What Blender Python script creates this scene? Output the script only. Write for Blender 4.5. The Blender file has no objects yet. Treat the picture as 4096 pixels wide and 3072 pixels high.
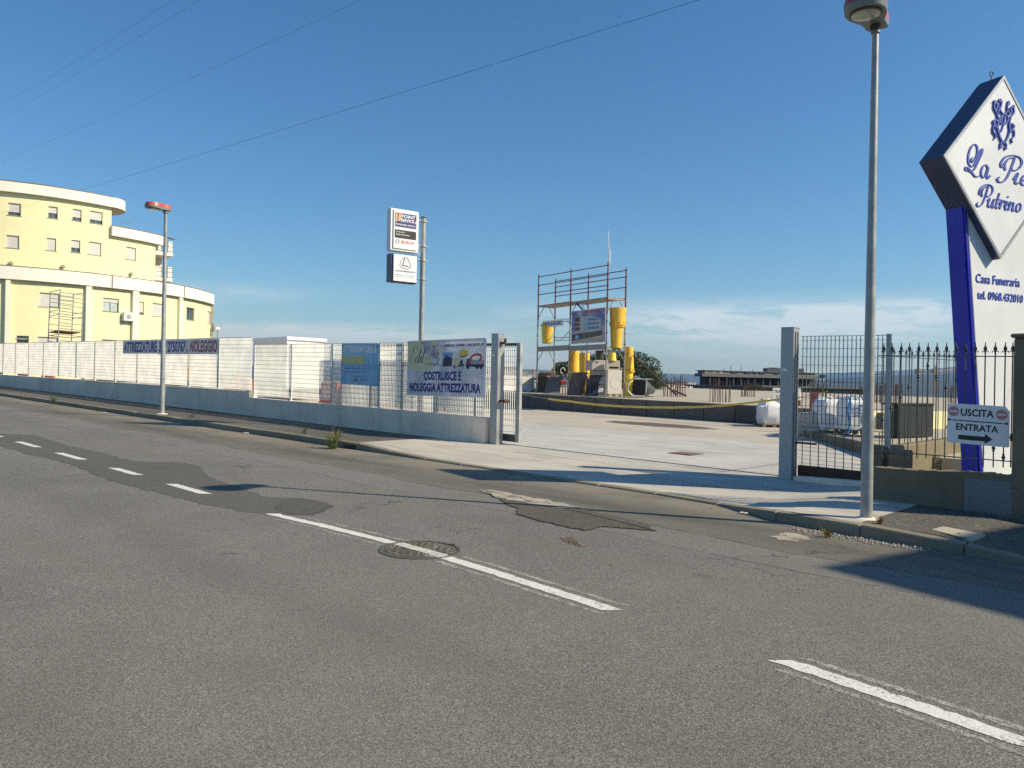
import bpy, bmesh, math, random
from mathutils import Vector, Matrix
import numpy as np
random.seed(7)
SC = bpy.context.scene
COL = SC.collection
R = math.radians

# ------------------------------------------------------------------ camera
# x runs along the road (right), y across it (away from the camera), z up
F, CX, CY, EYE = 3100.0, 2048.0, 1536.0, 1.6
YAW, ROLL, PITCH = R(43.75), R(1.1), R(0.0)
K = math.tan(R(0.9))                       # the road climbs to the left
f0 = Vector((-math.sin(YAW), math.cos(YAW), 0)); r0 = Vector((math.cos(YAW), math.sin(YAW), 0)); UP = Vector((0, 0, 1))
fw = f0*math.cos(PITCH)+UP*math.sin(PITCH); u0 = UP*math.cos(PITCH)-f0*math.sin(PITCH)
rr = r0*math.cos(ROLL)+u0*math.sin(ROLL); uu = -r0*math.sin(ROLL)+u0*math.cos(ROLL)
CAM = Vector((0, 0, EYE))
cd = bpy.data.cameras.new('camera'); cam = bpy.data.objects.new('camera', cd); COL.objects.link(cam)
m = Matrix((rr, uu, -fw)).transposed().to_4x4(); m.translation = CAM; cam.matrix_world = m
cd.sensor_width = 36.0; cd.lens = 36.0*F/4096.0; cd.clip_start = 0.05; cd.clip_end = 60000
SC.camera = cam

# ------------------------------------------------------------------ world, sun, exposure
SUN_AZ, SUN_EL = R(30), R(36)              # azimuth from +x towards +y
wd = bpy.data.worlds.new('World'); SC.world = wd; wd.use_nodes = True
wt = wd.node_tree; wt.nodes.clear()
def wn(t, **k):
    n = wt.nodes.new(t)
    for a, b in k.items(): setattr(n, a, b)
    return n
wo = wn('ShaderNodeOutputWorld'); bg = wn('ShaderNodeBackground'); wt.links.new(bg.outputs[0], wo.inputs[0])
sky = wn('ShaderNodeTexSky', sky_type='NISHITA', sun_disc=False); sky.sun_elevation = SUN_EL; sky.sun_rotation = R(90)-SUN_AZ
sky.altitude = 200; sky.air_density = 1.0; sky.dust_density = 0.35; sky.ozone_density = 2.6
bg.inputs[1].default_value = 0.105
tc = wn('ShaderNodeTexCoord'); sx = wn('ShaderNodeSeparateXYZ'); wt.links.new(tc.outputs['Generated'], sx.inputs[0])
def wmath(op, a, b=None, c=None):
    n = wn('ShaderNodeMath', operation=op)
    for i, v in enumerate((a, b, c)):
        if v is None: continue
        if isinstance(v, (int, float)): n.inputs[i].default_value = v
        else: wt.links.new(v, n.inputs[i])
    return n.outputs[0]
zc = wmath('ADD', wmath('MAXIMUM', sx.outputs[2], 0.0), 0.10)
cv = wn('ShaderNodeCombineXYZ'); wt.links.new(wmath('DIVIDE', sx.outputs[0], zc), cv.inputs[0]); wt.links.new(wmath('DIVIDE', sx.outputs[1], zc), cv.inputs[1])
def cloud(scale, detail, rough, lo, hi, off, stretch=None):
    mp = wn('ShaderNodeMapping'); mp.inputs['Location'].default_value = off
    if stretch: mp.inputs['Scale'].default_value = stretch
    wt.links.new(cv.outputs[0], mp.inputs[0])
    no = wn('ShaderNodeTexNoise'); no.inputs['Scale'].default_value = scale; no.inputs['Detail'].default_value = detail; no.inputs['Roughness'].default_value = rough
    no.inputs['Distortion'].default_value = 0.35
    wt.links.new(mp.outputs[0], no.inputs[0])
    mr = wn('ShaderNodeMapRange', interpolation_type='SMOOTHSTEP'); mr.inputs[1].default_value = lo; mr.inputs[2].default_value = hi
    wt.links.new(no.outputs[0], mr.inputs[0]); return mr.outputs[0]
def band(a, b, c, d):
    m1 = wn('ShaderNodeMapRange', interpolation_type='SMOOTHSTEP'); m1.inputs[1].default_value = a; m1.inputs[2].default_value = b
    m2 = wn('ShaderNodeMapRange', interpolation_type='SMOOTHSTEP'); m2.inputs[1].default_value = c; m2.inputs[2].default_value = d; m2.inputs[3].default_value = 1; m2.inputs[4].default_value = 0
    wt.links.new(sx.outputs[2], m1.inputs[0]); wt.links.new(sx.outputs[2], m2.inputs[0])
    return wmath('MULTIPLY', m1.outputs[0], m2.outputs[0])
CL_OFF = (2.9, 5.5, 0.0)
region = cloud(0.28, 1.0, 0.4, 0.43, 0.58, CL_OFF)
cirrus = wmath('MULTIPLY', wmath('MULTIPLY', cloud(0.9, 7, 0.60, 0.25, 0.60, (8.1, 2.2, 0)), region), band(-0.01, 0.015, 0.075, 0.125))
puff = wmath('MULTIPLY', wmath('MULTIPLY', cloud(2.6, 8, 0.60, 0.42, 0.54, (1.7, 7.3, 0)), region), band(0.05, 0.07, 0.085, 0.115))
strayp = wmath('MULTIPLY', cloud(1.1, 6, 0.6, 0.72, 0.82, (4.4, 0.6, 0)), band(0.03, 0.06, 0.22, 0.30))
cl = wmath('MINIMUM', wmath('ADD', wmath('ADD', wmath('MULTIPLY', cirrus, 0.95), wmath('MULTIPLY', puff, 0.8)), wmath('MULTIPLY', strayp, 0.35)), 0.92)
cm = wn('ShaderNodeMix', data_type='RGBA'); wt.links.new(cl, cm.inputs[0]); wt.links.new(sky.outputs[0], cm.inputs[6]); cm.inputs[7].default_value = (7.4, 7.4, 7.7, 1)
hsv = wn('ShaderNodeHueSaturation'); hsv.inputs['Saturation'].default_value = 1.16
tn_ = wn('ShaderNodeMix', data_type='RGBA', blend_type='MULTIPLY'); tn_.inputs[0].default_value = 1.0; tn_.inputs[7].default_value = (0.82, 0.955, 1.03, 1); wt.links.new(cm.outputs[2], tn_.inputs[6]); wt.links.new(tn_.outputs[2], hsv.inputs['Color']); wt.links.new(hsv.outputs[0], bg.inputs[0])

sl = bpy.data.lights.new('sun', 'SUN'); sl.energy = 5.0; sl.angle = R(0.5); sl.color = (1.0, 0.88, 0.66)
so = bpy.data.objects.new('sun', sl); COL.objects.link(so)
SUN = Vector((math.cos(SUN_AZ)*math.cos(SUN_EL), math.sin(SUN_AZ)*math.cos(SUN_EL), math.sin(SUN_EL)))
so.rotation_euler = SUN.to_track_quat('Z', 'Y').to_euler(); so.location = (20, 12, 30)
SC.view_settings.view_transform = 'Standard'; SC.view_settings.look = 'None'; SC.view_settings.gamma = 1.0
SC.view_settings.exposure = 0.28; SC.view_settings.use_curve_mapping = False
SC.render.engine = 'CYCLES'; SC.cycles.use_denoising = False
try: SC.cycles.denoiser = 'OPENIMAGEDENOISE'
except Exception: pass
SC.cycles.max_bounces = 6; SC.cycles.transparent_max_bounces = 12; SC.cycles.volume_bounces = 0

# ------------------------------------------------------------------ measuring helpers (survey of the place)
def ray(px, py): return fw+rr*((px-CX)/F)+uu*((CY-py)/F)
def gp(px, py, h=0.0):
    d = ray(px, py); return CAM+d*((h-EYE)/(d.z+K*d.x))
def aty(px, py, Y): d = ray(px, py); return CAM+d*(Y/d.y)
def atZ(px, py, Z): return CAM+ray(px, py)*Z
def pj(P):
    p = Vector(P)-CAM; z = p.dot(fw); return CX+F*p.dot(rr)/z, CY-F*p.dot(uu)/z, z
def hor(px): return CY+(px-CX)*math.tan(ROLL)
def colZ(px, Z):                            # plan position at image column px and camera depth Z
    p = atZ(px, hor(px), Z); return Vector((p.x, p.y, 0))
def plane_hit(px, py, P, n):
    d = ray(px, py); return CAM+d*((Vector(P)-CAM).dot(n)/d.dot(n))

# ------------------------------------------------------------------ materials
MATS = {}
def new_mat(name):
    mt = bpy.data.materials.new(name); mt.use_nodes = True; nt = mt.node_tree
    b = nt.nodes['Principled BSDF']; MATS[name] = mt
    return mt, nt, b
def N(nt, t, **k):
    n = nt.nodes.new(t)
    for a, v in k.items(): setattr(n, a, v)
    return n
def noise(nt, vec, scale, detail=4, rough=0.6, dist=0.0):
    n = N(nt, 'ShaderNodeTexNoise'); n.inputs['Scale'].default_value = scale; n.inputs['Detail'].default_value = detail
    n.inputs['Roughness'].default_value = rough; n.inputs['Distortion'].default_value = dist; nt.links.new(vec, n.inputs['Vector']); return n.outputs[0]
def mrange(nt, v, a, b, c=0.0, d=1.0, smooth=True):
    n = N(nt, 'ShaderNodeMapRange'); n.interpolation_type = 'SMOOTHSTEP' if smooth else 'LINEAR'
    for i, q in enumerate((a, b, c, d)): n.inputs[i+1].default_value = q
    nt.links.new(v, n.inputs[0]); return n.outputs[0]
def mixc(nt, fac, A, B, blend='MIX'):
    n = N(nt, 'ShaderNodeMix', data_type='RGBA', blend_type=blend)
    if isinstance(fac, (int, float)): n.inputs[0].default_value = fac
    else: nt.links.new(fac, n.inputs[0])
    for i, q in ((6, A), (7, B)):
        if isinstance(q, (tuple, list)): n.inputs[i].default_value = (*q[:3], 1)
        else: nt.links.new(q, n.inputs[i])
    return n.outputs[2]
def mth(nt, op, a, b=0.0):
    n = N(nt, 'ShaderNodeMath', operation=op)
    for i, q in enumerate((a, b)):
        if isinstance(q, (int, float)): n.inputs[i].default_value = q
        else: nt.links.new(q, n.inputs[i])
    return n.outputs[0]
def pos(nt):
    return N(nt, 'ShaderNodeNewGeometry').outputs['Position']
def objc(nt): return N(nt, 'ShaderNodeTexCoord').outputs['Object']
def scaled(nt, v, s):
    mp = N(nt, 'ShaderNodeMapping'); mp.inputs['Scale'].default_value = s; nt.links.new(v, mp.inputs[0]); return mp.outputs[0]
def gray(c, k): return tuple(max(0, x*k) for x in c)
def bump(nt, b, h, strength=0.3, dist=0.01):
    n = N(nt, 'ShaderNodeBump'); n.inputs['Strength'].default_value = strength; n.inputs['Distance'].default_value = dist
    nt.links.new(h, n.inputs['Height']); nt.links.new(n.outputs[0], b.inputs['Normal'])
def pm(name, col, rough=0.6, var=0.12, scale=3.0, fine=60.0, finev=0.06, metal=0.0, bmp=0.0, bscale=40.0, streak=0.0, dirt=None, dirtamt=0.0, spec=0.5, coat=0.0):
    """painted / cast / metal surface with blotches, fine grain, rain streaks and dirt"""
    mt, nt, b = new_mat(name); v = pos(nt)
    n1 = mrange(nt, noise(nt, v, scale, 5, 0.6), 0.3, 0.7); n2 = mrange(nt, noise(nt, v, fine, 3, 0.6), 0.3, 0.7)
    c = mixc(nt, n1, gray(col, 1-var), gray(col, 1+var))
    c = mixc(nt, mth(nt, 'MULTIPLY', n2, finev*3), c, gray(col, 0.6))
    if streak > 0:
        s = mrange(nt, noise(nt, scaled(nt, v, (5, 5, 0.25)), 1.6, 4, 0.7), 0.50, 0.75)
        c = mixc(nt, mth(nt, 'MULTIPLY', s, streak), c, gray(col, 0.45))
    if dirt:
        s = mrange(nt, noise(nt, v, scale*0.7+0.3, 6, 0.7), 0.50, 0.72)
        c = mixc(nt, mth(nt, 'MULTIPLY', s, dirtamt), c, dirt)
    nt.links.new(c, b.inputs['Base Color'])
    b.inputs['Metallic'].default_value = metal; b.inputs['Specular IOR Level'].default_value = spec
    nt.links.new(mrange(nt, n1, 0, 1, max(0.05, rough-0.08), min(1, rough+0.08), False), b.inputs['Roughness'])
    if coat: b.inputs['Coat Weight'].default_value = coat
    if bmp: bump(nt, b, noise(nt, v, bscale, 4, 0.65), bmp, 0.01)
    return mt

# ------------------------------------------------------------------ mesh helpers
class MB:
    def __init__(s): s.v = []; s.f = []
    def add(s, vs, fs):
        o = len(s.v); s.v += [tuple(x) for x in vs]; s.f += [tuple(i+o for i in f) for f in fs]; return s
    def hexa(s, p):
        return s.add(p, [(0, 3, 2, 1), (4, 5, 6, 7), (0, 1, 5, 4), (1, 2, 6, 5), (2, 3, 7, 6), (3, 0, 4, 7)])
    def box(s, x0, x1, y0, y1, z0, z1):
        return s.hexa([(x0, y0, z0), (x1, y0, z0), (x1, y1, z0), (x0, y1, z0), (x0, y0, z1), (x1, y0, z1), (x1, y1, z1), (x0, y1, z1)])
    def obox(s, o, a, b, c):
        """box from corner o along vectors a, b, c"""
        o, a, b, c = Vector(o), Vector(a), Vector(b), Vector(c)
        return s.hexa([o, o+a, o+a+b, o+b, o+c, o+a+c, o+a+b+c, o+b+c])
    def cbox(s, ctr, a, b, c):
        ctr, a, b, c = Vector(ctr), Vector(a), Vector(b), Vector(c)
        return s.obox(ctr-(a+b+c)/2, a, b, c)
    def tube(s, p0, p1, r, r1=None, n=8, cap=True):
        p0, p1 = Vector(p0), Vector(p1); r1 = r if r1 is None else r1
        d = (p1-p0).normalized(); a = d.cross(Vector((0, 0, 1)))
        if a.length < 1e-4: a = Vector((1, 0, 0))
        a.normalize(); b = d.cross(a)
        vs = []
        for p, q in ((p0, r), (p1, r1)):
            for i in range(n):
                t = 2*math.pi*i/n; vs.append(p+a*(q*math.cos(t))+b*(q*math.sin(t)))
        fs = [(i, (i+1) % n, n+(i+1) % n, n+i) for i in range(n)]
        if cap: fs += [tuple(range(n-1, -1, -1)), tuple(range(n, 2*n))]
        return s.add(vs, fs)
    def path(s, pts, r, n=6):
        pts = [Vector(p) for p in pts]; vs = []; L = len(pts); rad = r if isinstance(r, (list, tuple)) else [r]*L
        for i, p in enumerate(pts):
            d = (pts[min(i+1, L-1)]-pts[max(i-1, 0)]).normalized(); a = d.cross(Vector((0, 0, 1)))
            if a.length < 1e-3: a = Vector((1, 0, 0))
            a.normalize(); b = d.cross(a)
            for j in range(n):
                t = 2*math.pi*j/n; vs.append(p+a*(rad[i]*math.cos(t))+b*(rad[i]*math.sin(t)))
        fs = [(i*n+j, i*n+(j+1) % n, (i+1)*n+(j+1) % n, (i+1)*n+j) for i in range(L-1) for j in range(n)]
        fs += [tuple(range(n-1, -1, -1)), tuple(range((L-1)*n, L*n))]
        return s.add(vs, fs)
    def lathe(s, o, prof, n=20, axis=(0, 0, 1), cap=True):
        """prof: (radius, height) along axis from o"""
        o = Vector(o); ax = Vector(axis).normalized(); a = ax.orthogonal().normalized(); b = ax.cross(a); vs = []
        for r, h in prof:
            for j in range(n):
                t = 2*math.pi*j/n; vs.append(o+ax*h+a*(r*math.cos(t))+b*(r*math.sin(t)))
        L = len(prof); fs = [(i*n+j, i*n+(j+1) % n, (i+1)*n+(j+1) % n, (i+1)*n+j) for i in range(L-1) for j in range(n)]
        if cap: fs += [tuple(range(n-1, -1, -1)), tuple(range((L-1)*n, L*n))]
        return s.add(vs, fs)
    def prism(s, poly, ext):
        """planar polygon (3-D points) pushed along vector ext"""
        p = [Vector(q) for q in poly]; e = Vector(ext); n = len(p)
        fs = [tuple(range(n-1, -1, -1)), tuple(range(n, 2*n))]+[(i, (i+1) % n, n+(i+1) % n, n+i) for i in range(n)]
        return s.add(p+[q+e for q in p], fs)
    def grid(s, nx, ny, fn):
        vs = [fn(i/(nx), j/(ny)) for j in range(ny+1) for i in range(nx+1)]
        return s.add(vs, [(j*(nx+1)+i, j*(nx+1)+i+1, (j+1)*(nx+1)+i+1, (j+1)*(nx+1)+i) for j in range(ny) for i in range(nx)])
    def build(s, name, mat, parent=None, smooth=False, bevel=0.0):
        me = bpy.data.meshes.new(name); me.from_pydata(s.v, [], s.f); me.update()
        bm = bmesh.new(); bm.from_mesh(me); bmesh.ops.recalc_face_normals(bm, faces=bm.faces)
        if bevel: bmesh.ops.bevel(bm, geom=list(bm.edges), offset=bevel, segments=1, affect='EDGES', clamp_overlap=True)
        bm.to_mesh(me); bm.free()
        o = bpy.data.objects.new(name, me); COL.objects.link(o); me.materials.append(MATS[mat] if isinstance(mat, str) else mat)
        if smooth:
            for p in me.polygons: p.use_smooth = True
            try: me.set_sharp_from_angle(angle=R(40))
            except Exception: pass
        if parent is not None: adopt(o, parent)
        return o
WLOC = {}
def adopt(o, parent):
    o.parent = parent; o.matrix_parent_inverse = WM(parent).inverted()
def WM(o):
    m = Matrix.LocRotScale(o.location, o.rotation_euler, o.scale)
    return (WM(o.parent) @ o.matrix_parent_inverse @ m) if o.parent else m
def tag(o, label, cat, group=None, kind=None):
    if label: o['label'] = label
    if cat: o['category'] = cat
    if group: o['group'] = group
    if kind: o['kind'] = kind
    return o
def thing(name, label, cat, loc, group=None):
    o = bpy.data.objects.new(name, None); COL.objects.link(o); o.location = Vector(loc); o.empty_display_size = 0.2
    return tag(o, label, cat, group)
def struct(o): o['kind'] = 'structure'; return o
def stuff(o, label=None, cat=None): o['kind'] = 'stuff'; tag(o, label, cat); return o
def clone(o, loc, rotz=0.0, label=None, parent=None):
    """copy a thing (built around the origin) with its parts"""
    c = o.copy(); COL.objects.link(c); c.location = Vector(loc); c.rotation_euler = (0, 0, rotz)
    if label: c['label'] = label
    for ch in o.children:
        d = ch.copy(); COL.objects.link(d); d.parent = c
        for g in ch.children:
            e = g.copy(); COL.objects.link(e); e.parent = d
    return c

def text_geo(s, bold=0.0, res=3):
    cu = bpy.data.curves.new('t', 'FONT'); cu.body = s; cu.resolution_u = res; cu.offset = bold; cu.fill_mode = 'FRONT'
    ob = bpy.data.objects.new('t', cu); COL.objects.link(ob)
    dg = bpy.context.evaluated_depsgraph_get(); me = bpy.data.meshes.new_from_object(ob.evaluated_get(dg))
    v = [tuple(q.co[:2]) for q in me.vertices]; f = [tuple(p.vertices) for p in me.polygons]
    bpy.data.objects.remove(ob); bpy.data.curves.remove(cu); bpy.data.meshes.remove(me); return v, f
def lettering(s, parent, mat, o, ux, uz, w, h, bold=0.0, shear=0.0, depth=0.0, name='lettering', curvefn=None):
    """writing fitted into a w x h field whose lower left is o; depth 0 is print lying 2 mm proud"""
    v, f = text_geo(s, bold); xs = [q[0] for q in v]; ys = [q[1] for q in v]
    x0, x1, y0, y1 = min(xs), max(xs), min(ys), max(ys)
    o, ux, uz = Vector(o), Vector(ux), Vector(uz); n = ux.cross(uz).normalized()
    P = [o+ux*((q[0]-x0)/(x1-x0)*w+shear*(q[1]-y0)/(y1-y0)*h)+uz*((q[1]-y0)/(y1-y0)*h) for q in v]
    mb = MB()
    if depth <= 0: mb.add([p+n*0.002 for p in P], f)
    else:
        L = len(P); mb.add([p+n*depth for p in P], f)
        cnt = {}
        for q in f:
            for i in range(len(q)):
                e = (q[i], q[(i+1) % len(q)]); k = tuple(sorted(e)); cnt.setdefault(k, []).append(e)
        mb.v += [tuple(p) for p in P]
        mb.f += [(e[0][1], e[0][0], e[0][0]+L, e[0][1]+L) for e in cnt.values() if len(e) == 1]
    me = bpy.data.meshes.new(name); me.from_pydata(mb.v, [], mb.f); me.update()
    ob = bpy.data.objects.new(name, me); COL.objects.link(ob); me.materials.append(MATS[mat])
    adopt(ob, parent); return ob
def smooth_pts(pts, n=6, closed=False):
    out = []; L = len(pts)
    for i in range(L if closed else L-1):
        if closed: p = [pts[(i+k) % L] for k in (-1, 0, 1, 2)]
        else: p = [pts[max(0, min(L-1, i+k))] for k in (-1, 0, 1, 2)]
        for j in range(n):
            t = j/n; out.append(tuple(0.5*((2*p[1][a])+(-p[0][a]+p[2][a])*t+(2*p[0][a]-5*p[1][a]+4*p[2][a]-p[3][a])*t*t+(-p[0][a]+3*p[1][a]-3*p[2][a]+p[3][a])*t**3) for a in (0, 1)))
    if not closed: out.append(tuple(pts[-1]))
    return out
GLY = {  # pen strokes of a slanted script hand: (advance, strokes)
 'a': (.44, [[(.30, .33), (.20, .42), (.07, .34), (.03, .14), (.10, .0), (.22, .06), (.31, .36), (.29, .08), (.35, .0), (.44, .1)]]),
 'i': (.22, [[(-.02, .14), (.08, .40), (.06, .08), (.12, .0), (.22, .1)], [(.10, .60), (.10, .64)]]),
 'e': (.30, [[(.03, .17), (.18, .20), (.25, .33), (.16, .42), (.05, .28), (.05, .08), (.15, .0), (.30, .1)]]),
 't': (.24, [[(.10, .72), (.06, .12), (.12, .0), (.24, .1)], [(-.02, .42), (.22, .43)]]),
 'u': (.42, [[(-.02, .28), (.06, .40), (.04, .10), (.12, .0), (.22, .08), (.30, .40), (.28, .08), (.34, .0), (.42, .1)]]),
 'r': (.28, [[(-.02, .2), (.06, .42), (.06, .0)], [(.06, .2), (.13, .38), (.22, .41), (.25, .34)]]),
 'n': (.42, [[(-.02, .25), (.05, .41), (.05, .0)], [(.05, .18), (.15, .38), (.25, .36), (.25, .08), (.31, .0), (.42, .1)]]),
 'o': (.32, [[(.16, .42), (.05, .33), (.04, .12), (.13, .0), (.25, .09), (.26, .32), (.16, .42)]]),
 'd': (.44, [[(.30, .33), (.20, .42), (.07, .34), (.03, .14), (.10, .0), (.22, .06), (.31, .40), (.33, .92), (.29, .08), (.35, .0), (.44, .1)]]),
 'l': (.22, [[(-.02, .1), (.14, .80), (.12, .95), (.06, .80), (.05, .08), (.11, .0), (.22, .1)]]),
 'P': (.56, [[(.42, .96), (.36, .40), (.26, .05), (.10, -.06), (.0, .04), (.06, .12)], [(.14, .60), (.05, .50), (.0, .66), (.10, .90), (.36, 1.02), (.60, .97), (.70, .78), (.62, .56), (.46, .46), (.38, .52)], [(.20, .42), (.13, .62), (.22, .86), (.40, .93)]]),
 'L': (.66, [[(.26, .56), (.21, .50), (.26, .42), (.35, .50), (.43, .72), (.40, .93), (.28, 1.0), (.14, .88), (.07, .60), (.11, .38), (.22, .28), (.33, .29)], [(.34, .32), (.46, .56), (.56, .84), (.63, .90), (.63, .78), (.54, .55), (.42, .28), (.30, .13), (.12, .20), (.01, .22), (.02, .13), (.13, .12), (.30, .08), (.46, -.02), (.62, .02)]]),
 'E': (.62, [[(.56, .82), (.50, .96), (.32, 1.0), (.18, .88), (.22, .66), (.40, .58), (.18, .52), (.04, .32), (.06, .08), (.24, -.02), (.46, .06), (.60, .28)]]),
 'T': (.62, [[(.02, .60), (-.02, .78), (.10, .96), (.34, .94), (.60, .88), (.92, 1.08), (1.02, 1.04)], [(.56, .90), (.48, .40), (.36, .06), (.18, -.04), (.06, .08), (.12, .16)]]),
 ' ': (.25, [])}
def script_writing(s, parent, mat, o, ux, uz, w, h, depth=0.0, wmin=.02, wmax=.085, shear=.30, name='lettering', accent=False):
    """joined-up lettering drawn with a broad pen, fitted into w x h (h is the capital height)"""
    o, ux, uz = Vector(o), Vector(ux), Vector(uz); n = ux.cross(uz).normalized(); x = 0.0; strokes = []
    for ch in s:
        adv, st = GLY[ch]
        strokes += [[(x+p[0]+shear*p[1], p[1]) for p in q] for q in st]; x += adv
    if accent: strokes.append([(x-.32+shear*.7, .74), (x-.20+shear*.6, .58)])
    sc = w/max(p[0] for q in strokes for p in q); mb = MB()
    for q in strokes:
        pts = smooth_pts(q, 7); L = len(pts); A = []; B = []
        for i, p in enumerate(pts):
            a, b = pts[max(i-1, 0)], pts[min(i+1, L-1)]; dx, dy = b[0]-a[0], b[1]-a[1]; l = math.hypot(dx, dy) or 1
            wd_ = wmin+(wmax-wmin)*max(0.0, abs(dy)/l-0.15)
            if 0 < i < L-1: wd_ = max(wd_, wmin)
            nx, ny = -dy/l*wd_/2, dx/l*wd_/2
            A.append((p[0]+nx, p[1]+ny)); B.append((p[0]-nx, p[1]-ny))
        P = lambda q_, e: o+ux*(q_[0]*sc)+uz*(q_[1]*h)+n*e
        d = max(depth, .002)
        vs = [P(a, d) for a in A]+[P(b, d) for b in B]; fs = [(i, L+i, L+i+1, i+1) for i in range(L-1)]
        if depth > 0:
            vs += [P(a, 0) for a in A]+[P(b, 0) for b in B]
            fs += [(i+1, 2*L+i+1, 2*L+i, i) for i in range(L-1)]+[(L+i, 3*L+i, 3*L+i+1, L+i+1) for i in range(L-1)]+[(0, 2*L, 3*L, L), (L-1, 2*L-1, 4*L-1, 3*L-1)]
        mb.add(vs, fs)
    me = bpy.data.meshes.new(name); me.from_pydata(mb.v, [], mb.f); me.update()
    ob = bpy.data.objects.new(name, me); COL.objects.link(ob); me.materials.append(MATS[mat]); adopt(ob, parent); return ob
def ribbon(mb, pts, o, ux, uz, sx_, sz_, w, depth, closed=False, sub=6):
    o, ux, uz = Vector(o), Vector(ux), Vector(uz); n = ux.cross(uz).normalized()
    p = smooth_pts(pts, sub, closed) if sub > 1 else pts; L = len(p); A = []; B = []
    for i in range(L):
        a, b = (p[(i-1) % L], p[(i+1) % L]) if closed else (p[max(i-1, 0)], p[min(i+1, L-1)])
        dx, dy = (b[0]-a[0])*sx_, (b[1]-a[1])*sz_; l = math.hypot(dx, dy) or 1
        q = o+ux*(p[i][0]*sx_)+uz*(p[i][1]*sz_); nn = (ux*(-dy/l)+uz*(dx/l))*(w/2); A.append(q+nn); B.append(q-nn)
    M = L if closed else L-1
    vs = [a+n*depth for a in A]+[b+n*depth for b in B]+A+B
    fs = [(i, L+i, L+(i+1) % L, (i+1) % L) for i in range(M)]+[((i+1) % L, 2*L+(i+1) % L, 2*L+i, i) for i in range(M)]+[(L+i, 3*L+i, 3*L+(i+1) % L, L+(i+1) % L) for i in range(M)]
    mb.add(vs, fs)
def disc(mb, c, ux, uz, r, depth, n=20, squash=1.0):
    c, ux, uz = Vector(c), Vector(ux), Vector(uz); nn = ux.cross(uz).normalized()
    mb.prism([c+ux*(r*math.cos(2*math.pi*i/n))+uz*(r*squash*math.sin(2*math.pi*i/n)) for i in range(n)], nn*depth)
X, Z3 = Vector((1, 0, 0)), Vector((0, 0, 1))
XS = Vector((1, 0, -K))                     # along the road, following its fall
HAZE = 0.00014
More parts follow.
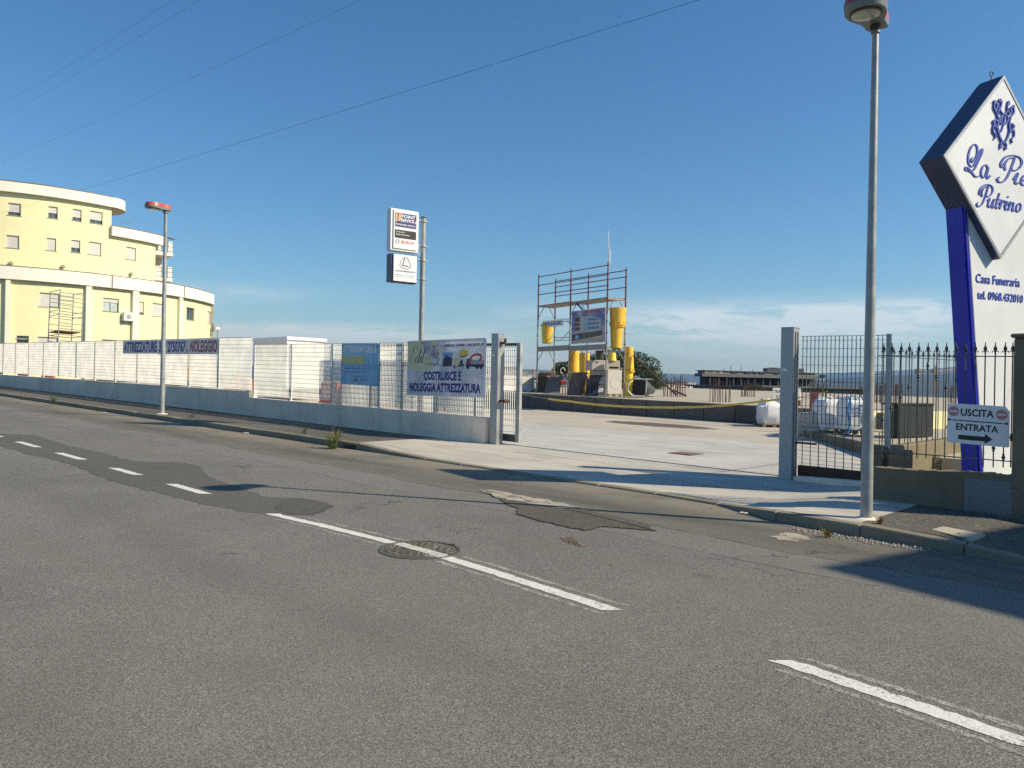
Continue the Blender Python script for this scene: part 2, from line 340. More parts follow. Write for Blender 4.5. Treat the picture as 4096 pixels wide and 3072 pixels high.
# ------------------------------------------------------------------ material library
def asphalt(name, base, dark=0.45, light=1.75, grain=95.0, dust=None, bands=False, blot=0.16):
    mt, nt, b = new_mat(name); v = pos(nt)
    vo = N(nt, 'ShaderNodeTexVoronoi'); vo.inputs['Scale'].default_value = grain; nt.links.new(v, vo.inputs['Vector'])
    sep = N(nt, 'ShaderNodeSeparateColor'); nt.links.new(vo.outputs['Color'], sep.inputs[0])
    st = mrange(nt, sep.outputs[0], 0.0, 1.0, 0.0, 1.0, False)
    n2 = noise(nt, v, grain*0.42, 4, 0.7)
    n3 = mrange(nt, noise(nt, v, 1.1, 5, 0.62), 0.3, 0.7); n4 = mrange(nt, noise(nt, v, 0.22, 3, 0.5), 0.35, 0.65)
    c = mixc(nt, st, gray(base, dark), gray(base, light))
    c = mixc(nt, mrange(nt, n2, 0.42, 0.66, 0, 0.75), c, gray(base, 0.42))
    c = mixc(nt, mth(nt, 'MULTIPLY', n3, blot), c, gray(base, 0.45)); c = mixc(nt, mth(nt, 'MULTIPLY', n4, blot), c, gray(base, 1.35))
    if bands:
        sp = N(nt, 'ShaderNodeSeparateXYZ'); nt.links.new(v, sp.inputs[0])
        wob = mth(nt, 'MULTIPLY', mth(nt, 'SUBTRACT', noise(nt, v, 0.5, 5, 0.6), 0.5), 0.55)
        yy = mth(nt, 'ADD', sp.outputs[1], wob)
        # the old repaved lane beside the kerb: browner, dusty towards the gutter
        lane = mrange(nt, yy, 7.22, 7.27); c = mixc(nt, mth(nt, 'MULTIPLY', lane, 0.62), c, (0.158, 0.142, 0.112))
        strip = mth(nt, 'MULTIPLY', mrange(nt, yy, 6.52, 6.56), mth(nt, 'SUBTRACT', 1.0, lane)); c = mixc(nt, mth(nt, 'MULTIPLY', strip, 0.35), c, (0.215, 0.205, 0.185))
        tyre = mth(nt, 'MULTIPLY', mrange(nt, yy, 7.3, 7.7), mrange(nt, yy, 8.1, 8.5, 1, 0)); c = mixc(nt, mth(nt, 'MULTIPLY', tyre, mrange(nt, noise(nt, scaled(nt, v, (0.3, 1.5, 1)), 1.3, 4, 0.6), 0.35, 0.7, 0, 0.55)), c, (0.062, 0.06, 0.056))
        dst = mth(nt, 'MULTIPLY', mrange(nt, yy, 7.9, 9.1), mrange(nt, noise(nt, v, 0.9, 6, 0.7), 0.28, 0.60)); c = mixc(nt, mth(nt, 'MULTIPLY', dst, 0.8), c, (0.285, 0.25, 0.19))
        for y0_, wdt, amt in ((7.245, 0.022, 0.85), (6.54, 0.018, 0.7)):
            d = mth(nt, 'ABSOLUTE', mth(nt, 'SUBTRACT', yy, y0_)); s = mth(nt, 'MULTIPLY', mrange(nt, d, 0.0, wdt, 1, 0), mrange(nt, noise(nt, v, 2.5, 3, 0.6), 0.36, 0.5, 0.1, 1.0))
            c = mixc(nt, mth(nt, 'MULTIPLY', s, amt), c, (0.018, 0.018, 0.018))
        for y0_, wdt, amt, cc in ((1.1, 0.5, 0.30, (0.10, 0.094, 0.08)), (2.9, 0.5, 0.26, (0.10, 0.094, 0.08)), (2.0, 0.35, 0.20, (0.19, 0.175, 0.14)), (5.6, 0.45, 0.30, (0.19, 0.175, 0.142)), (-0.6, 0.4, 0.2, (0.10, 0.094, 0.08))):
            d = mth(nt, 'ABSOLUTE', mth(nt, 'SUBTRACT', mth(nt, 'ADD', sp.outputs[1], mth(nt, 'MULTIPLY', wob, 1.6)), y0_)); s = mth(nt, 'MULTIPLY', mrange(nt, d, 0.0, wdt, 1, 0), mrange(nt, noise(nt, scaled(nt, v, (0.18, 0.9, 1)), 1.0, 5, 0.6), 0.32, 0.68))
            c = mixc(nt, mth(nt, 'MULTIPLY', s, amt), c, cc)
        # hairline cracks
        cr = N(nt, 'ShaderNodeTexVoronoi', feature='DISTANCE_TO_EDGE'); cr.inputs['Scale'].default_value = 0.55
        wv = N(nt, 'ShaderNodeVectorMath', operation='ADD'); nn = N(nt, 'ShaderNodeTexNoise'); nn.inputs['Scale'].default_value = 1.6; nn.inputs['Detail'].default_value = 6; nt.links.new(v, nn.inputs['Vector'])
        sc2 = N(nt, 'ShaderNodeVectorMath', operation='SCALE'); sc2.inputs['Scale'].default_value = 1.3; nt.links.new(nn.outputs['Color'], sc2.inputs[0]); nt.links.new(v, wv.inputs[0]); nt.links.new(sc2.outputs[0], wv.inputs[1]); nt.links.new(wv.outputs[0], cr.inputs['Vector'])
        ck = mth(nt, 'MULTIPLY', mrange(nt, cr.outputs[0], 0.0, 0.012, 1, 0), mth(nt, 'MULTIPLY', mrange(nt, noise(nt, v, 0.35, 2, 0.5), 0.50, 0.60), mrange(nt, yy, 4.9, 5.4)))
        c = mixc(nt, mth(nt, 'MULTIPLY', ck, 0.6), c, (0.022, 0.022, 0.022))
        # drips and stains with their own shape
        sp2 = mrange(nt, noise(nt, v, 3.1, 3, 0.5), 0.74, 0.80); c = mixc(nt, mth(nt, 'MULTIPLY', sp2, 0.55), c, (0.03, 0.03, 0.03))
    nt.links.new(c, b.inputs['Base Color']); b.inputs['Roughness'].default_value = 0.88; b.inputs['Specular IOR Level'].default_value = 0.3
    hgt = mth(nt, 'ADD', mth(nt, 'MULTIPLY', sep.outputs[1], 0.7), n2); bump(nt, b, hgt, 0.9, 0.004)
    return mt
asphalt('road_asphalt', (0.178, 0.171, 0.152), dark=0.25, light=2.3, grain=190.0, bands=True, blot=0.26)
asphalt('patch_asphalt', (0.130, 0.125, 0.112), dark=0.7, light=1.35, grain=120, blot=0.10)
asphalt('patch_dark', (0.114, 0.109, 0.096), dark=0.7, light=1.4, grain=120, blot=0.10)
asphalt('patch_coarse', (0.128, 0.116, 0.092), dark=0.45, light=1.6, grain=110, blot=0.25)
def crumbled(name):
    """a laid patch whose rim breaks up into the older surface"""
    nt = MATS[name].node_tree; b = nt.nodes['Principled BSDF']; v = pos(nt); at = N(nt, 'ShaderNodeAttribute'); at.attribute_name = 'rim'
    f = mth(nt, 'ADD', at.outputs['Fac'], mth(nt, 'ADD', mth(nt, 'MULTIPLY', mth(nt, 'SUBTRACT', noise(nt, v, 4, 5, 0.7), 0.5), 1.3), mth(nt, 'MULTIPLY', mth(nt, 'SUBTRACT', noise(nt, v, 60, 3, 0.7), 0.5), 0.9)))
    nt.links.new(mrange(nt, f, 0.22, 0.50), b.inputs['Alpha'])
for q in ('patch_asphalt', 'patch_dark', 'patch_coarse'): crumbled(q)
asphalt('pavement_asphalt', (0.125, 0.117, 0.10), dark=0.35, light=1.9, grain=60, blot=0.35)

def concrete(name, base, var=0.14, stain=0.35, tracks=False, bmp=0.12, puddle=None, runs=0.0):
    mt, nt, b = new_mat(name); v = pos(nt)
    c = mixc(nt, mrange(nt, noise(nt, v, 0.7, 6, 0.65), 0.3, 0.7), gray(base, 1-var), gray(base, 1+var))
    c = mixc(nt, mth(nt, 'MULTIPLY', mrange(nt, noise(nt, v, 9, 5, 0.7), 0.45, 0.75), 0.18), c, gray(base, 0.6))
    c = mixc(nt, mth(nt, 'MULTIPLY', mrange(nt, noise(nt, v, 45, 3, 0.6), 0.5, 0.8), 0.22), c, gray(base, 0.55))
    c = mixc(nt, mth(nt, 'MULTIPLY', mrange(nt, noise(nt, v, 0.35, 5, 0.6, 0.4), 0.52, 0.72), stain), c, gray(base, 0.55))
    if tracks:
        t = mrange(nt, noise(nt, scaled(nt, v, (0.35, 2.6, 1)), 0.9, 6, 0.65, 1.6), 0.48, 0.66)
        c = mixc(nt, mth(nt, 'MULTIPLY', t, 0.5), c, gray(base, 0.50))
        t = mrange(nt, noise(nt, scaled(nt, v, (0.12, 1.4, 1)), 1.4, 7, 0.7, 2.4), 0.55, 0.70); c = mixc(nt, mth(nt, 'MULTIPLY', t, 0.4), c, gray(base, 1.22))
    if runs:
        t = mrange(nt, noise(nt, scaled(nt, v, (2.2, 2.2, 0.22)), 1.3, 5, 0.7), 0.48, 0.72); c = mixc(nt, mth(nt, 'MULTIPLY', t, runs), c, gray(base, 0.45))
        t = mrange(nt, noise(nt, scaled(nt, v, (7, 7, 0.3)), 1.0, 4, 0.7), 0.58, 0.74); c = mixc(nt, mth(nt, 'MULTIPLY', t, runs), c, gray(base, 0.38))
    rgh = 0.85
    if puddle:
        sp = N(nt, 'ShaderNodeSeparateXYZ'); nt.links.new(v, sp.inputs[0]); px_, py_, rx_, ry_ = puddle
        dx = mth(nt, 'DIVIDE', mth(nt, 'SUBTRACT', sp.outputs[0], px_), rx_); dy = mth(nt, 'DIVIDE', mth(nt, 'SUBTRACT', sp.outputs[1], py_), ry_)
        d = mth(nt, 'ADD', mth(nt, 'ADD', mth(nt, 'MULTIPLY', dx, dx), mth(nt, 'MULTIPLY', dy, dy)), mth(nt, 'MULTIPLY', noise(nt, v, 1.2, 5, 0.65), 1.4))
        w = mrange(nt, d, 1.35, 1.75, 1, 0); c = mixc(nt, mth(nt, 'MULTIPLY', w, 0.86), c, (0.075, 0.062, 0.05))
    nt.links.new(c, b.inputs['Base Color']); b.inputs['Roughness'].default_value = rgh; b.inputs['Specular IOR Level'].default_value = 0.25
    if bmp: bump(nt, b, noise(nt, v, 35, 5, 0.7), bmp, 0.006)
    return mt
concrete('apron_concrete', (0.49, 0.46, 0.40), var=0.12, stain=0.32, tracks=True)
concrete('yard_concrete', (0.50, 0.485, 0.45), var=0.09, stain=0.28, tracks=True)
concrete('yard_beige', (0.47, 0.43, 0.36), var=0.10, stain=0.22, puddle=(-13.6, 20.9, 2.1, 0.75))
concrete('slab_concrete', (0.44, 0.395, 0.315), var=0.12, stain=0.3)
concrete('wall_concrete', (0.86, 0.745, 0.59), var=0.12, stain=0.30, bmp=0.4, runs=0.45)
concrete('kerb_concrete', (0.235, 0.21, 0.155), var=0.2, stain=0.5, bmp=0.4)
concrete('block_concrete', (0.125, 0.122, 0.112), var=0.2, stain=0.6, bmp=0.3)
concrete('precast_concrete', (0.52, 0.50, 0.45), var=0.08, stain=0.2)
concrete('brown_plaster', (0.20, 0.17, 0.115), var=0.22, stain=0.5, bmp=0.8, runs=0.3)
concrete('spill_cement', (0.42, 0.385, 0.315), var=0.2, stain=0.4, bmp=0.3)
def ragged(name):
    """thin laid stuff that fades out in crumbs towards its rim"""
    mt = MATS[name]; nt = mt.node_tree; b = nt.nodes['Principled BSDF']; v = pos(nt)
    f = mth(nt, 'ADD', mth(nt, 'MULTIPLY', noise(nt, v, 5, 5, 0.7), 0.75), mth(nt, 'MULTIPLY', noise(nt, v, 55, 3, 0.7), 0.45)); nt.links.new(mrange(nt, f, 0.47, 0.60), b.inputs['Alpha'])
ragged('spill_cement')
pm('galvanised', (0.37, 0.385, 0.38), 0.5, 0.16, 6, 40, 0.10, metal=0.30)
pm('galvanised_dull', (0.40, 0.415, 0.42), 0.5, 0.18, 5, 40, 0.12, metal=0.30, streak=0.12)
pm('grating_zinc', (0.66, 0.67, 0.65), 0.5, 0.08, 2, 40, 0.04, metal=0.15)
pm('rod_zinc_shaded', (0.22, 0.24, 0.25), 0.5, 0.1, 2, 40, 0.04, metal=0.15)  # darker than the grating: the rods' shade is put into their colour
pm('gate_steel', (0.42, 0.43, 0.43), 0.42, 0.07, 1.2, 80, 0.05, metal=0.55, streak=0.18)
pm('dark_iron', (0.085, 0.105, 0.100), 0.5, 0.2, 6, 60, 0.15, metal=0.2)
pm('rust_brown', (0.105, 0.050, 0.036), 0.8, 0.3, 6, 50, 0.3, bmp=0.3)
pm('rust_red', (0.26, 0.060, 0.045), 0.7, 0.25, 5, 50, 0.2, dirt=(0.10, 0.045, 0.03), dirtamt=0.5)
pm('rebar', (0.075, 0.032, 0.024), 0.85, 0.3, 10, 60, 0.3)
pm('scaffold_zinc', (0.30, 0.29, 0.27), 0.55, 0.25, 6, 40, 0.2, metal=0.2, dirt=(0.17, 0.10, 0.06), dirtamt=0.4)
pm('scaffold_red', (0.20, 0.042, 0.045), 0.6, 0.3, 6, 40, 0.2, dirt=(0.12, 0.07, 0.05), dirtamt=0.4)
pm('chute_yellow', (0.86, 0.52, 0.05), 0.42, 0.10, 3, 60, 0.05, streak=0.14, dirt=(0.42, 0.25, 0.06), dirtamt=0.25)
pm('chute_lemon', (0.86, 0.66, 0.05), 0.42, 0.10, 3, 60, 0.05, streak=0.10)
pm('barrier_orange', (0.72, 0.20, 0.10), 0.5, 0.12, 3, 60, 0.05, dirt=(0.5, 0.25, 0.17), dirtamt=0.4)
pm('barrier_red', (0.50, 0.07, 0.05), 0.5, 0.15, 3, 60, 0.05, dirt=(0.4, 0.17, 0.12), dirtamt=0.4)
pm('barrier_white', (0.66, 0.65, 0.61), 0.5, 0.10, 3, 60, 0.05, streak=0.25)
pm('white_paint', (0.80, 0.80, 0.78), 0.45, 0.04, 2, 60, 0.03, streak=0.05)
pm('sign_white', (0.82, 0.83, 0.83), 0.35, 0.02, 2, 60, 0.0, streak=0.03)
pm('sign_cream', (0.76, 0.79, 0.82), 0.38, 0.03, 1.2, 60, 0.0, streak=0.07)
pm('sign_grey_edge', (0.40, 0.43, 0.46), 0.4, 0.05, 2, 60, 0.02, metal=0.2)
pm('letter_blue', (0.06, 0.10, 0.46), 0.4, 0.08, 8, 60, 0.03)
pm('totem_blue', (0.028, 0.036, 0.50), 0.28, 0.06, 2, 60, 0.02, coat=0.4)
pm('box_navy', (0.040, 0.055, 0.12), 0.35, 0.15, 2, 60, 0.04, streak=0.15)
pm('print_navy', (0.030, 0.032, 0.20), 0.5, 0.05, 6, 60, 0.02)
pm('print_blue', (0.035, 0.05, 0.28), 0.5, 0.06, 6, 60, 0.02)
pm('print_faded_blue', (0.15, 0.16, 0.42), 0.6, 0.22, 6, 60, 0.05, dirt=(0.30, 0.28, 0.38), dirtamt=0.5)
pm('print_faded_red', (0.52, 0.20, 0.16), 0.6, 0.22, 6, 60, 0.05, dirt=(0.45, 0.30, 0.27), dirtamt=0.5)
pm('print_plum', (0.16, 0.06, 0.12), 0.5, 0.08, 6, 60, 0.02)
pm('print_dark', (0.045, 0.045, 0.06), 0.5, 0.08, 6, 60, 0.02)
pm('print_black', (0.018, 0.019, 0.022), 0.5, 0.1, 6, 60, 0.02)
pm('print_red', (0.55, 0.055, 0.05), 0.5, 0.1, 6, 60, 0.02)
pm('print_rose', (0.58, 0.24, 0.25), 0.55, 0.08, 6, 60, 0.02)
pm('print_yellow', (0.78, 0.62, 0.06), 0.5, 0.06, 6, 60, 0.02)
pm('print_orange', (0.80, 0.46, 0.20), 0.5, 0.06, 6, 60, 0.02)
pm('print_skyblue', (0.20, 0.40, 0.62), 0.5, 0.08, 4, 60, 0.02)
pm('print_pale', (0.84, 0.84, 0.86), 0.5, 0.05, 4, 60, 0.02)
pm('print_grey', (0.36, 0.37, 0.38), 0.5, 0.1, 8, 60, 0.05)
pm('print_tan', (0.42, 0.36, 0.27), 0.5, 0.12, 8, 60, 0.05)
pm('print_stone', (0.42, 0.45, 0.40), 0.5, 0.1, 10, 60, 0.05)
pm('print_teal', (0.06, 0.22, 0.42), 0.4, 0.25, 10, 60, 0.05)
pm('lamp_red', (0.50, 0.090, 0.060), 0.35, 0.06, 4, 60, 0.03)
pm('lamp_grey', (0.20, 0.235, 0.225), 0.4, 0.08, 4, 60, 0.03)
pm('lamp_glass', (0.50, 0.55, 0.42), 0.15, 0.10, 14, 60, 0.03, spec=0.8)
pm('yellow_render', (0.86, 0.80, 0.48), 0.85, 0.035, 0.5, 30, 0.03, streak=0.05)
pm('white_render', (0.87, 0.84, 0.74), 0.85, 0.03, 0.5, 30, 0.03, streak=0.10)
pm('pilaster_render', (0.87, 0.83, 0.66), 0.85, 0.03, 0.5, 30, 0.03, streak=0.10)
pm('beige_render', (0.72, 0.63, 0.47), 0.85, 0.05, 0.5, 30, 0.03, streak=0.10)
pm('shutter_grey', (0.60, 0.59, 0.55), 0.6, 0.05, 2, 60, 0.03)
pm('window_frame', (0.20, 0.20, 0.19), 0.5, 0.1, 4, 60, 0.03)
pm('sill_stone', (0.34, 0.30, 0.23), 0.7, 0.12, 4, 60, 0.05)
pm('flashing', (0.22, 0.17, 0.15), 0.5, 0.12, 4, 60, 0.05)
pm('unit_white', (0.74, 0.74, 0.71), 0.5, 0.05, 4, 60, 0.03, streak=0.12)
pm('wood_pallet', (0.30, 0.215, 0.13), 0.85, 0.2, 6, 40, 0.2, bmp=0.3)
pm('wood_pale', (0.50, 0.42, 0.29), 0.85, 0.15, 6, 40, 0.15)
pm('bag_white', (0.78, 0.79, 0.80), 0.7, 0.05, 3, 30, 0.05, bmp=0.6, bscale=6, dirt=(0.6, 0.58, 0.52), dirtamt=0.35)
pm('bag_blue', (0.10, 0.30, 0.62), 0.6, 0.12, 4, 40, 0.05)
pm('black_plastic', (0.010, 0.012, 0.013), 0.5, 0.2, 3, 50, 0.1)
pm('dark_bucket', (0.055, 0.060, 0.066), 0.55, 0.15, 3, 50, 0.1)
pm('olive_box', (0.075, 0.078, 0.062), 0.7, 0.2, 3, 40, 0.15)
pm('slate_panel', (0.17, 0.185, 0.195), 0.75, 0.15, 4, 40, 0.1)
pm('terracotta_panel', (0.24, 0.175, 0.145), 0.8, 0.15, 4, 40, 0.15)
pm('maroon_panel', (0.17, 0.045, 0.040), 0.6, 0.2, 3, 40, 0.1)
pm('hose_yellow', (0.66, 0.52, 0.10), 0.55, 0.12, 6, 60, 0.06)
pm('cable_black', (0.015, 0.016, 0.018), 0.6, 0.1, 5, 40, 0.05)
pm('cast_iron', (0.135, 0.120, 0.095), 0.62, 0.22, 10, 80, 0.15, metal=0.3, dirt=(0.22, 0.18, 0.12), dirtamt=0.5)
pm('drain_rust', (0.20, 0.13, 0.10), 0.75, 0.25, 10, 80, 0.15)
pm('cabinet_grey', (0.17, 0.19, 0.205), 0.55, 0.06, 2, 60, 0.04, streak=0.08)
pm('crane_orange', (0.55, 0.27, 0.08), 0.6, 0.12, 1, 10, 0.05)
pm('far_cream', (0.62, 0.57, 0.46), 0.85, 0.08, 0.3, 5, 0.05)
pm('far_pink', (0.55, 0.42, 0.33), 0.85, 0.08, 0.3, 5, 0.05)
pm('far_dark', (0.035, 0.036, 0.038), 0.6, 0.15, 0.4, 5, 0.05)
pm('far_grey', (0.14, 0.145, 0.15), 0.7, 0.10, 0.4, 5, 0.05)
pm('far_brown', (0.25, 0.22, 0.18), 0.8, 0.10, 0.4, 5, 0.05)
pm('far_window', (0.10, 0.11, 0.13), 0.3, 0.2, 0.6, 5, 0.05)
pm('turbine_white', (0.82, 0.82, 0.82), 0.6, 0.02, 1, 5, 0.0)
pm('litter_white', (0.75, 0.74, 0.70), 0.7, 0.1, 20, 80, 0.1)
pm('litter_cork', (0.55, 0.38, 0.22), 0.7, 0.15, 20, 80, 0.1)
pm('pebble', (0.42, 0.38, 0.31), 0.85, 0.3, 18, 80, 0.2)
def glassy(name, col, rough=0.08):
    mt, nt, b = new_mat(name); v = pos(nt)
    c = mixc(nt, mrange(nt, noise(nt, v, 0.8, 3), 0.35, 0.65), gray(col, 0.6), gray(col, 1.5)); nt.links.new(c, b.inputs['Base Color'])
    b.inputs['Roughness'].default_value = rough; b.inputs['Specular IOR Level'].default_value = 0.9; return mt
glassy('pane_glass', (0.05, 0.075, 0.09)); glassy('curtain_glass', (0.32, 0.38, 0.38), 0.15)
def leafy(name, a, c2, trans=0.25):
    mt, nt, b = new_mat(name); v = pos(nt)
    oi = N(nt, 'ShaderNodeNewGeometry'); c = mixc(nt, oi.outputs['Random Per Island'], a, c2)
    c = mixc(nt, mrange(nt, noise(nt, v, 0.9, 4), 0.35, 0.65), c, gray(a, 0.6)); nt.links.new(c, b.inputs['Base Color']); b.inputs['Roughness'].default_value = 0.7
    b.inputs['Specular IOR Level'].default_value = 0.2
    tr = N(nt, 'ShaderNodeBsdfTranslucent'); nt.links.new(c, tr.inputs[0]); mx = N(nt, 'ShaderNodeMixShader'); mx.inputs[0].default_value = trans
    nt.links.new(b.outputs[0], mx.inputs[1]); nt.links.new(tr.outputs[0], mx.inputs[2]); nt.links.new(mx.outputs[0], nt.nodes['Material Output'].inputs[0]); return mt
leafy('pine_needles', (0.035, 0.062, 0.022), (0.085, 0.125, 0.042)); leafy('shrub_leaf', (0.05, 0.075, 0.03), (0.11, 0.14, 0.055)); leafy('weed_leaf', (0.09, 0.13, 0.03), (0.22, 0.26, 0.07)); leafy('dry_weed', (0.22, 0.17, 0.06), (0.36, 0.27, 0.12))
pm('bark', (0.11, 0.075, 0.05), 0.9, 0.25, 5, 30, 0.2, bmp=0.6)
def paint(name, wear_lo, wear_hi, col=(0.72, 0.71, 0.66), under=(0.17, 0.16, 0.14), big=2.0):
    """road paint worn through to the stones below"""
    mt, nt, b = new_mat(name); v = pos(nt)
    vo = N(nt, 'ShaderNodeTexVoronoi'); vo.inputs['Scale'].default_value = 95; nt.links.new(v, vo.inputs['Vector']); sep = N(nt, 'ShaderNodeSeparateColor'); nt.links.new(vo.outputs['Color'], sep.inputs[0])
    f = mth(nt, 'ADD', mth(nt, 'MULTIPLY', sep.outputs[0], 0.45), mth(nt, 'ADD', mth(nt, 'MULTIPLY', noise(nt, v, big, 5, 0.7), 0.8), mth(nt, 'MULTIPLY', noise(nt, v, 30, 3, 0.6), 0.35)))
    w = mrange(nt, f, wear_lo, wear_hi)
    pc = mixc(nt, mrange(nt, noise(nt, v, 60, 3, 0.6), 0.3, 0.7), gray(col, 0.8), gray(col, 1.08))
    uc = mixc(nt, sep.outputs[1], gray(under, 0.5), gray(under, 1.6)); c = mixc(nt, w, pc, uc)
    nt.links.new(c, b.inputs['Base Color']); b.inputs['Roughness'].default_value = 0.8; bump(nt, b, sep.outputs[0], 0.6, 0.003); return mt
paint('line_paint', 0.92, 1.14); paint('ghost_paint', 0.58, 0.86, (0.44, 0.43, 0.39), (0.19, 0.18, 0.155), 6.0)
paint('lid_paint', 0.92, 1.12, (0.62, 0.60, 0.52), (0.13, 0.115, 0.09), 8.0)
paint('nub_paint', 0.62, 0.80, (0.50, 0.45, 0.34), (0.115, 0.10, 0.08), 5.0)
def cloudprint(name, a, c2, scale=1.6):
    mt, nt, b = new_mat(name); v = pos(nt); c = mixc(nt, mrange(nt, noise(nt, v, scale, 5, 0.55), 0.35, 0.68), a, c2); nt.links.new(c, b.inputs['Base Color'])
    b.inputs['Roughness'].default_value = 0.4; return mt
cloudprint('board_clouds', (0.46, 0.49, 0.58), (0.80, 0.79, 0.83)); cloudprint('board_sky', (0.13, 0.19, 0.46), (0.50, 0.50, 0.60), 2.2); cloudprint('board_blue', (0.15, 0.36, 0.60), (0.24, 0.48, 0.68), 1.2)
pm('banner_grey', (0.66, 0.67, 0.70), 0.6, 0.10, 2.5, 40, 0.06, streak=0.2)
pm('print_warm', (0.70, 0.66, 0.40), 0.5, 0.08, 2.5, 60, 0.02)
def translucent(name, f):
    """plastic sheet that lets some of the sun behind it through"""
    nt = MATS[name].node_tree; b = nt.nodes['Principled BSDF']; tr = N(nt, 'ShaderNodeBsdfTranslucent'); nt.links.new(b.inputs['Base Color'].links[0].from_socket, tr.inputs[0])
    mx = N(nt, 'ShaderNodeMixShader'); mx.inputs[0].default_value = f; nt.links.new(b.outputs[0], mx.inputs[1]); nt.links.new(tr.outputs[0], mx.inputs[2]); nt.links.new(mx.outputs[0], nt.nodes['Material Output'].inputs[0])
translucent('banner_grey', 0.30)
for q in ('board_clouds', 'board_blue', 'board_sky'): translucent(q, 0.26)
for q in ('print_faded_blue', 'print_faded_red'): translucent(q, 0.25)

# ------------------------------------------------------------------ the setting
YW = 12.4                                   # line of the wall, fence and gate
def kerb_y(x):                              # outer face of the kerb
    return 9.2 if x < -5.2 else (9.2-(x+5.2)/1.4*0.62 if x < -3.8 else 8.58-(x+3.8)*0.07)
def drop(x):                                # lowered kerb in front of the gate
    t = lambda a, b, q: max(0, min(1, (q-a)/(b-a)))
    s = lambda t_: t_*t_*(3-2*t_)
    return s(t(-13.2, -11.0, x))*(1-s(t(-4.9, -3.7, x)))
def kerb_h(x): return 0.125-0.10*drop(x)-(0.0 if x < -2.25 else min(0.115, (x+2.25)*0.10))
def pave_h(x, y):
    t = max(0, min(1, (y-9.2)/3.2)); far = 0.035 if x < -4.6 else (0.035+(x+4.6)/0.8*0.085 if x < -3.8 else 0.12)
    return kerb_h(x)*(1-t)+far*t
def yard_h(y): return 0.035+max(0, y-12.4)*0.0172
def G(x, y, h=0): return Vector((x, y, -K*x+h))

# terrain: one sheet from under the road out to the far ridges
RIDGE2 = [(-60, 90), (1200, 150), (2050, 165), (2300, 150), (2650, 152), (2800, 142), (3000, 150), (3300, 168), (3500, 200), (3700, 220), (3900, 262), (4300, 300)]
RIDGE1 = [(-60, 10), (2050, 30), (2600, 8), (2900, 10), (3100, 40), (3400, 66), (3700, 84), (4000, 92), (4400, 98)]
def lerp_tab(tab, x):
    if x <= tab[0][0]: return tab[0][1]
    for (a, b), (c, d) in zip(tab, tab[1:]):
        if x <= c: return b+(d-b)*(x-a)/(c-a)
    return tab[-1][1]
from mathutils import noise as mnoise
def terrain_z(x, y):
    r = math.hypot(x, y); p = Vector((x, y, 0)); a = p.dot(r0); d = p.dot(f0)
    px = CX+F*a/d if d > 0.2*r else (-60 if a < 0 else 4400)
    s = lambda t_: (lambda q: q*q*(3-2*q))(max(0.0, min(1.0, t_)))
    base = -K*max(-110, min(40, x))-0.10
    z = base*(1-s((r-120)/200)) - 34*s((y*0.8+max(0, r-150)*0.3-60)/260)*s((r-70)/250)
    n1 = mnoise.fractal(p*0.0011, 1.0, 2.0, 5); n2 = mnoise.fractal(p*0.0005+Vector((5, 1, 0)), 1.0, 2.0, 5)
    if r > 1500:
        t1 = math.exp(-((r-4200)/1500)**2); t2 = s((r-4800)/3600)
        z += t1*(lerp_tab(RIDGE1, px)+34)*(1+0.16*n1)
        z = max(z, -34*(1-t2)+t2*lerp_tab(RIDGE2, px)*(1+0.07*n2)+12*n1*t2)
    return z
rings = [0.0]+[6*1.21**i for i in range(0, 40)]; rings = [q for q in rings if q < 9400]+[9600]
NA = 240; tm = MB(); tv = [(0, 0, terrain_z(0, 0))]; tf = []
for q in rings[1:]:
    for j in range(NA):
        t = 2*math.pi*j/NA; x, y = q*math.cos(t), q*math.sin(t); tv.append((x, y, terrain_z(x, y)))
for j in range(NA): tf.append((0, 1+j, 1+(j+1) % NA))
for i in range(len(rings)-2):
    for j in range(NA): a, b = 1+i*NA+j, 1+i*NA+(j+1) % NA; tf.append((a, a+NA, b+NA, b))
tm.add(tv, tf)
mt, nt, b = new_mat('countryside'); v = pos(nt)
c = mixc(nt, mrange(nt, noise(nt, v, 0.012, 6, 0.7), 0.38, 0.62), (0.016, 0.028, 0.016), (0.042, 0.050, 0.026))
c = mixc(nt, mrange(nt, noise(nt, v, 0.0032, 5, 0.65), 0.50, 0.62), c, (0.024, 0.040, 0.020)); c = mixc(nt, mrange(nt, noise(nt, v, 0.9, 5, 0.7), 0.4, 0.7, 0, 0.5), c, (0.17, 0.145, 0.085))
nt.links.new(c, b.inputs['Base Color']); b.inputs['Roughness'].default_value = 0.95; b.inputs['Specular IOR Level'].default_value = 0.1
struct(tm.build('terrain', 'countryside', smooth=True))

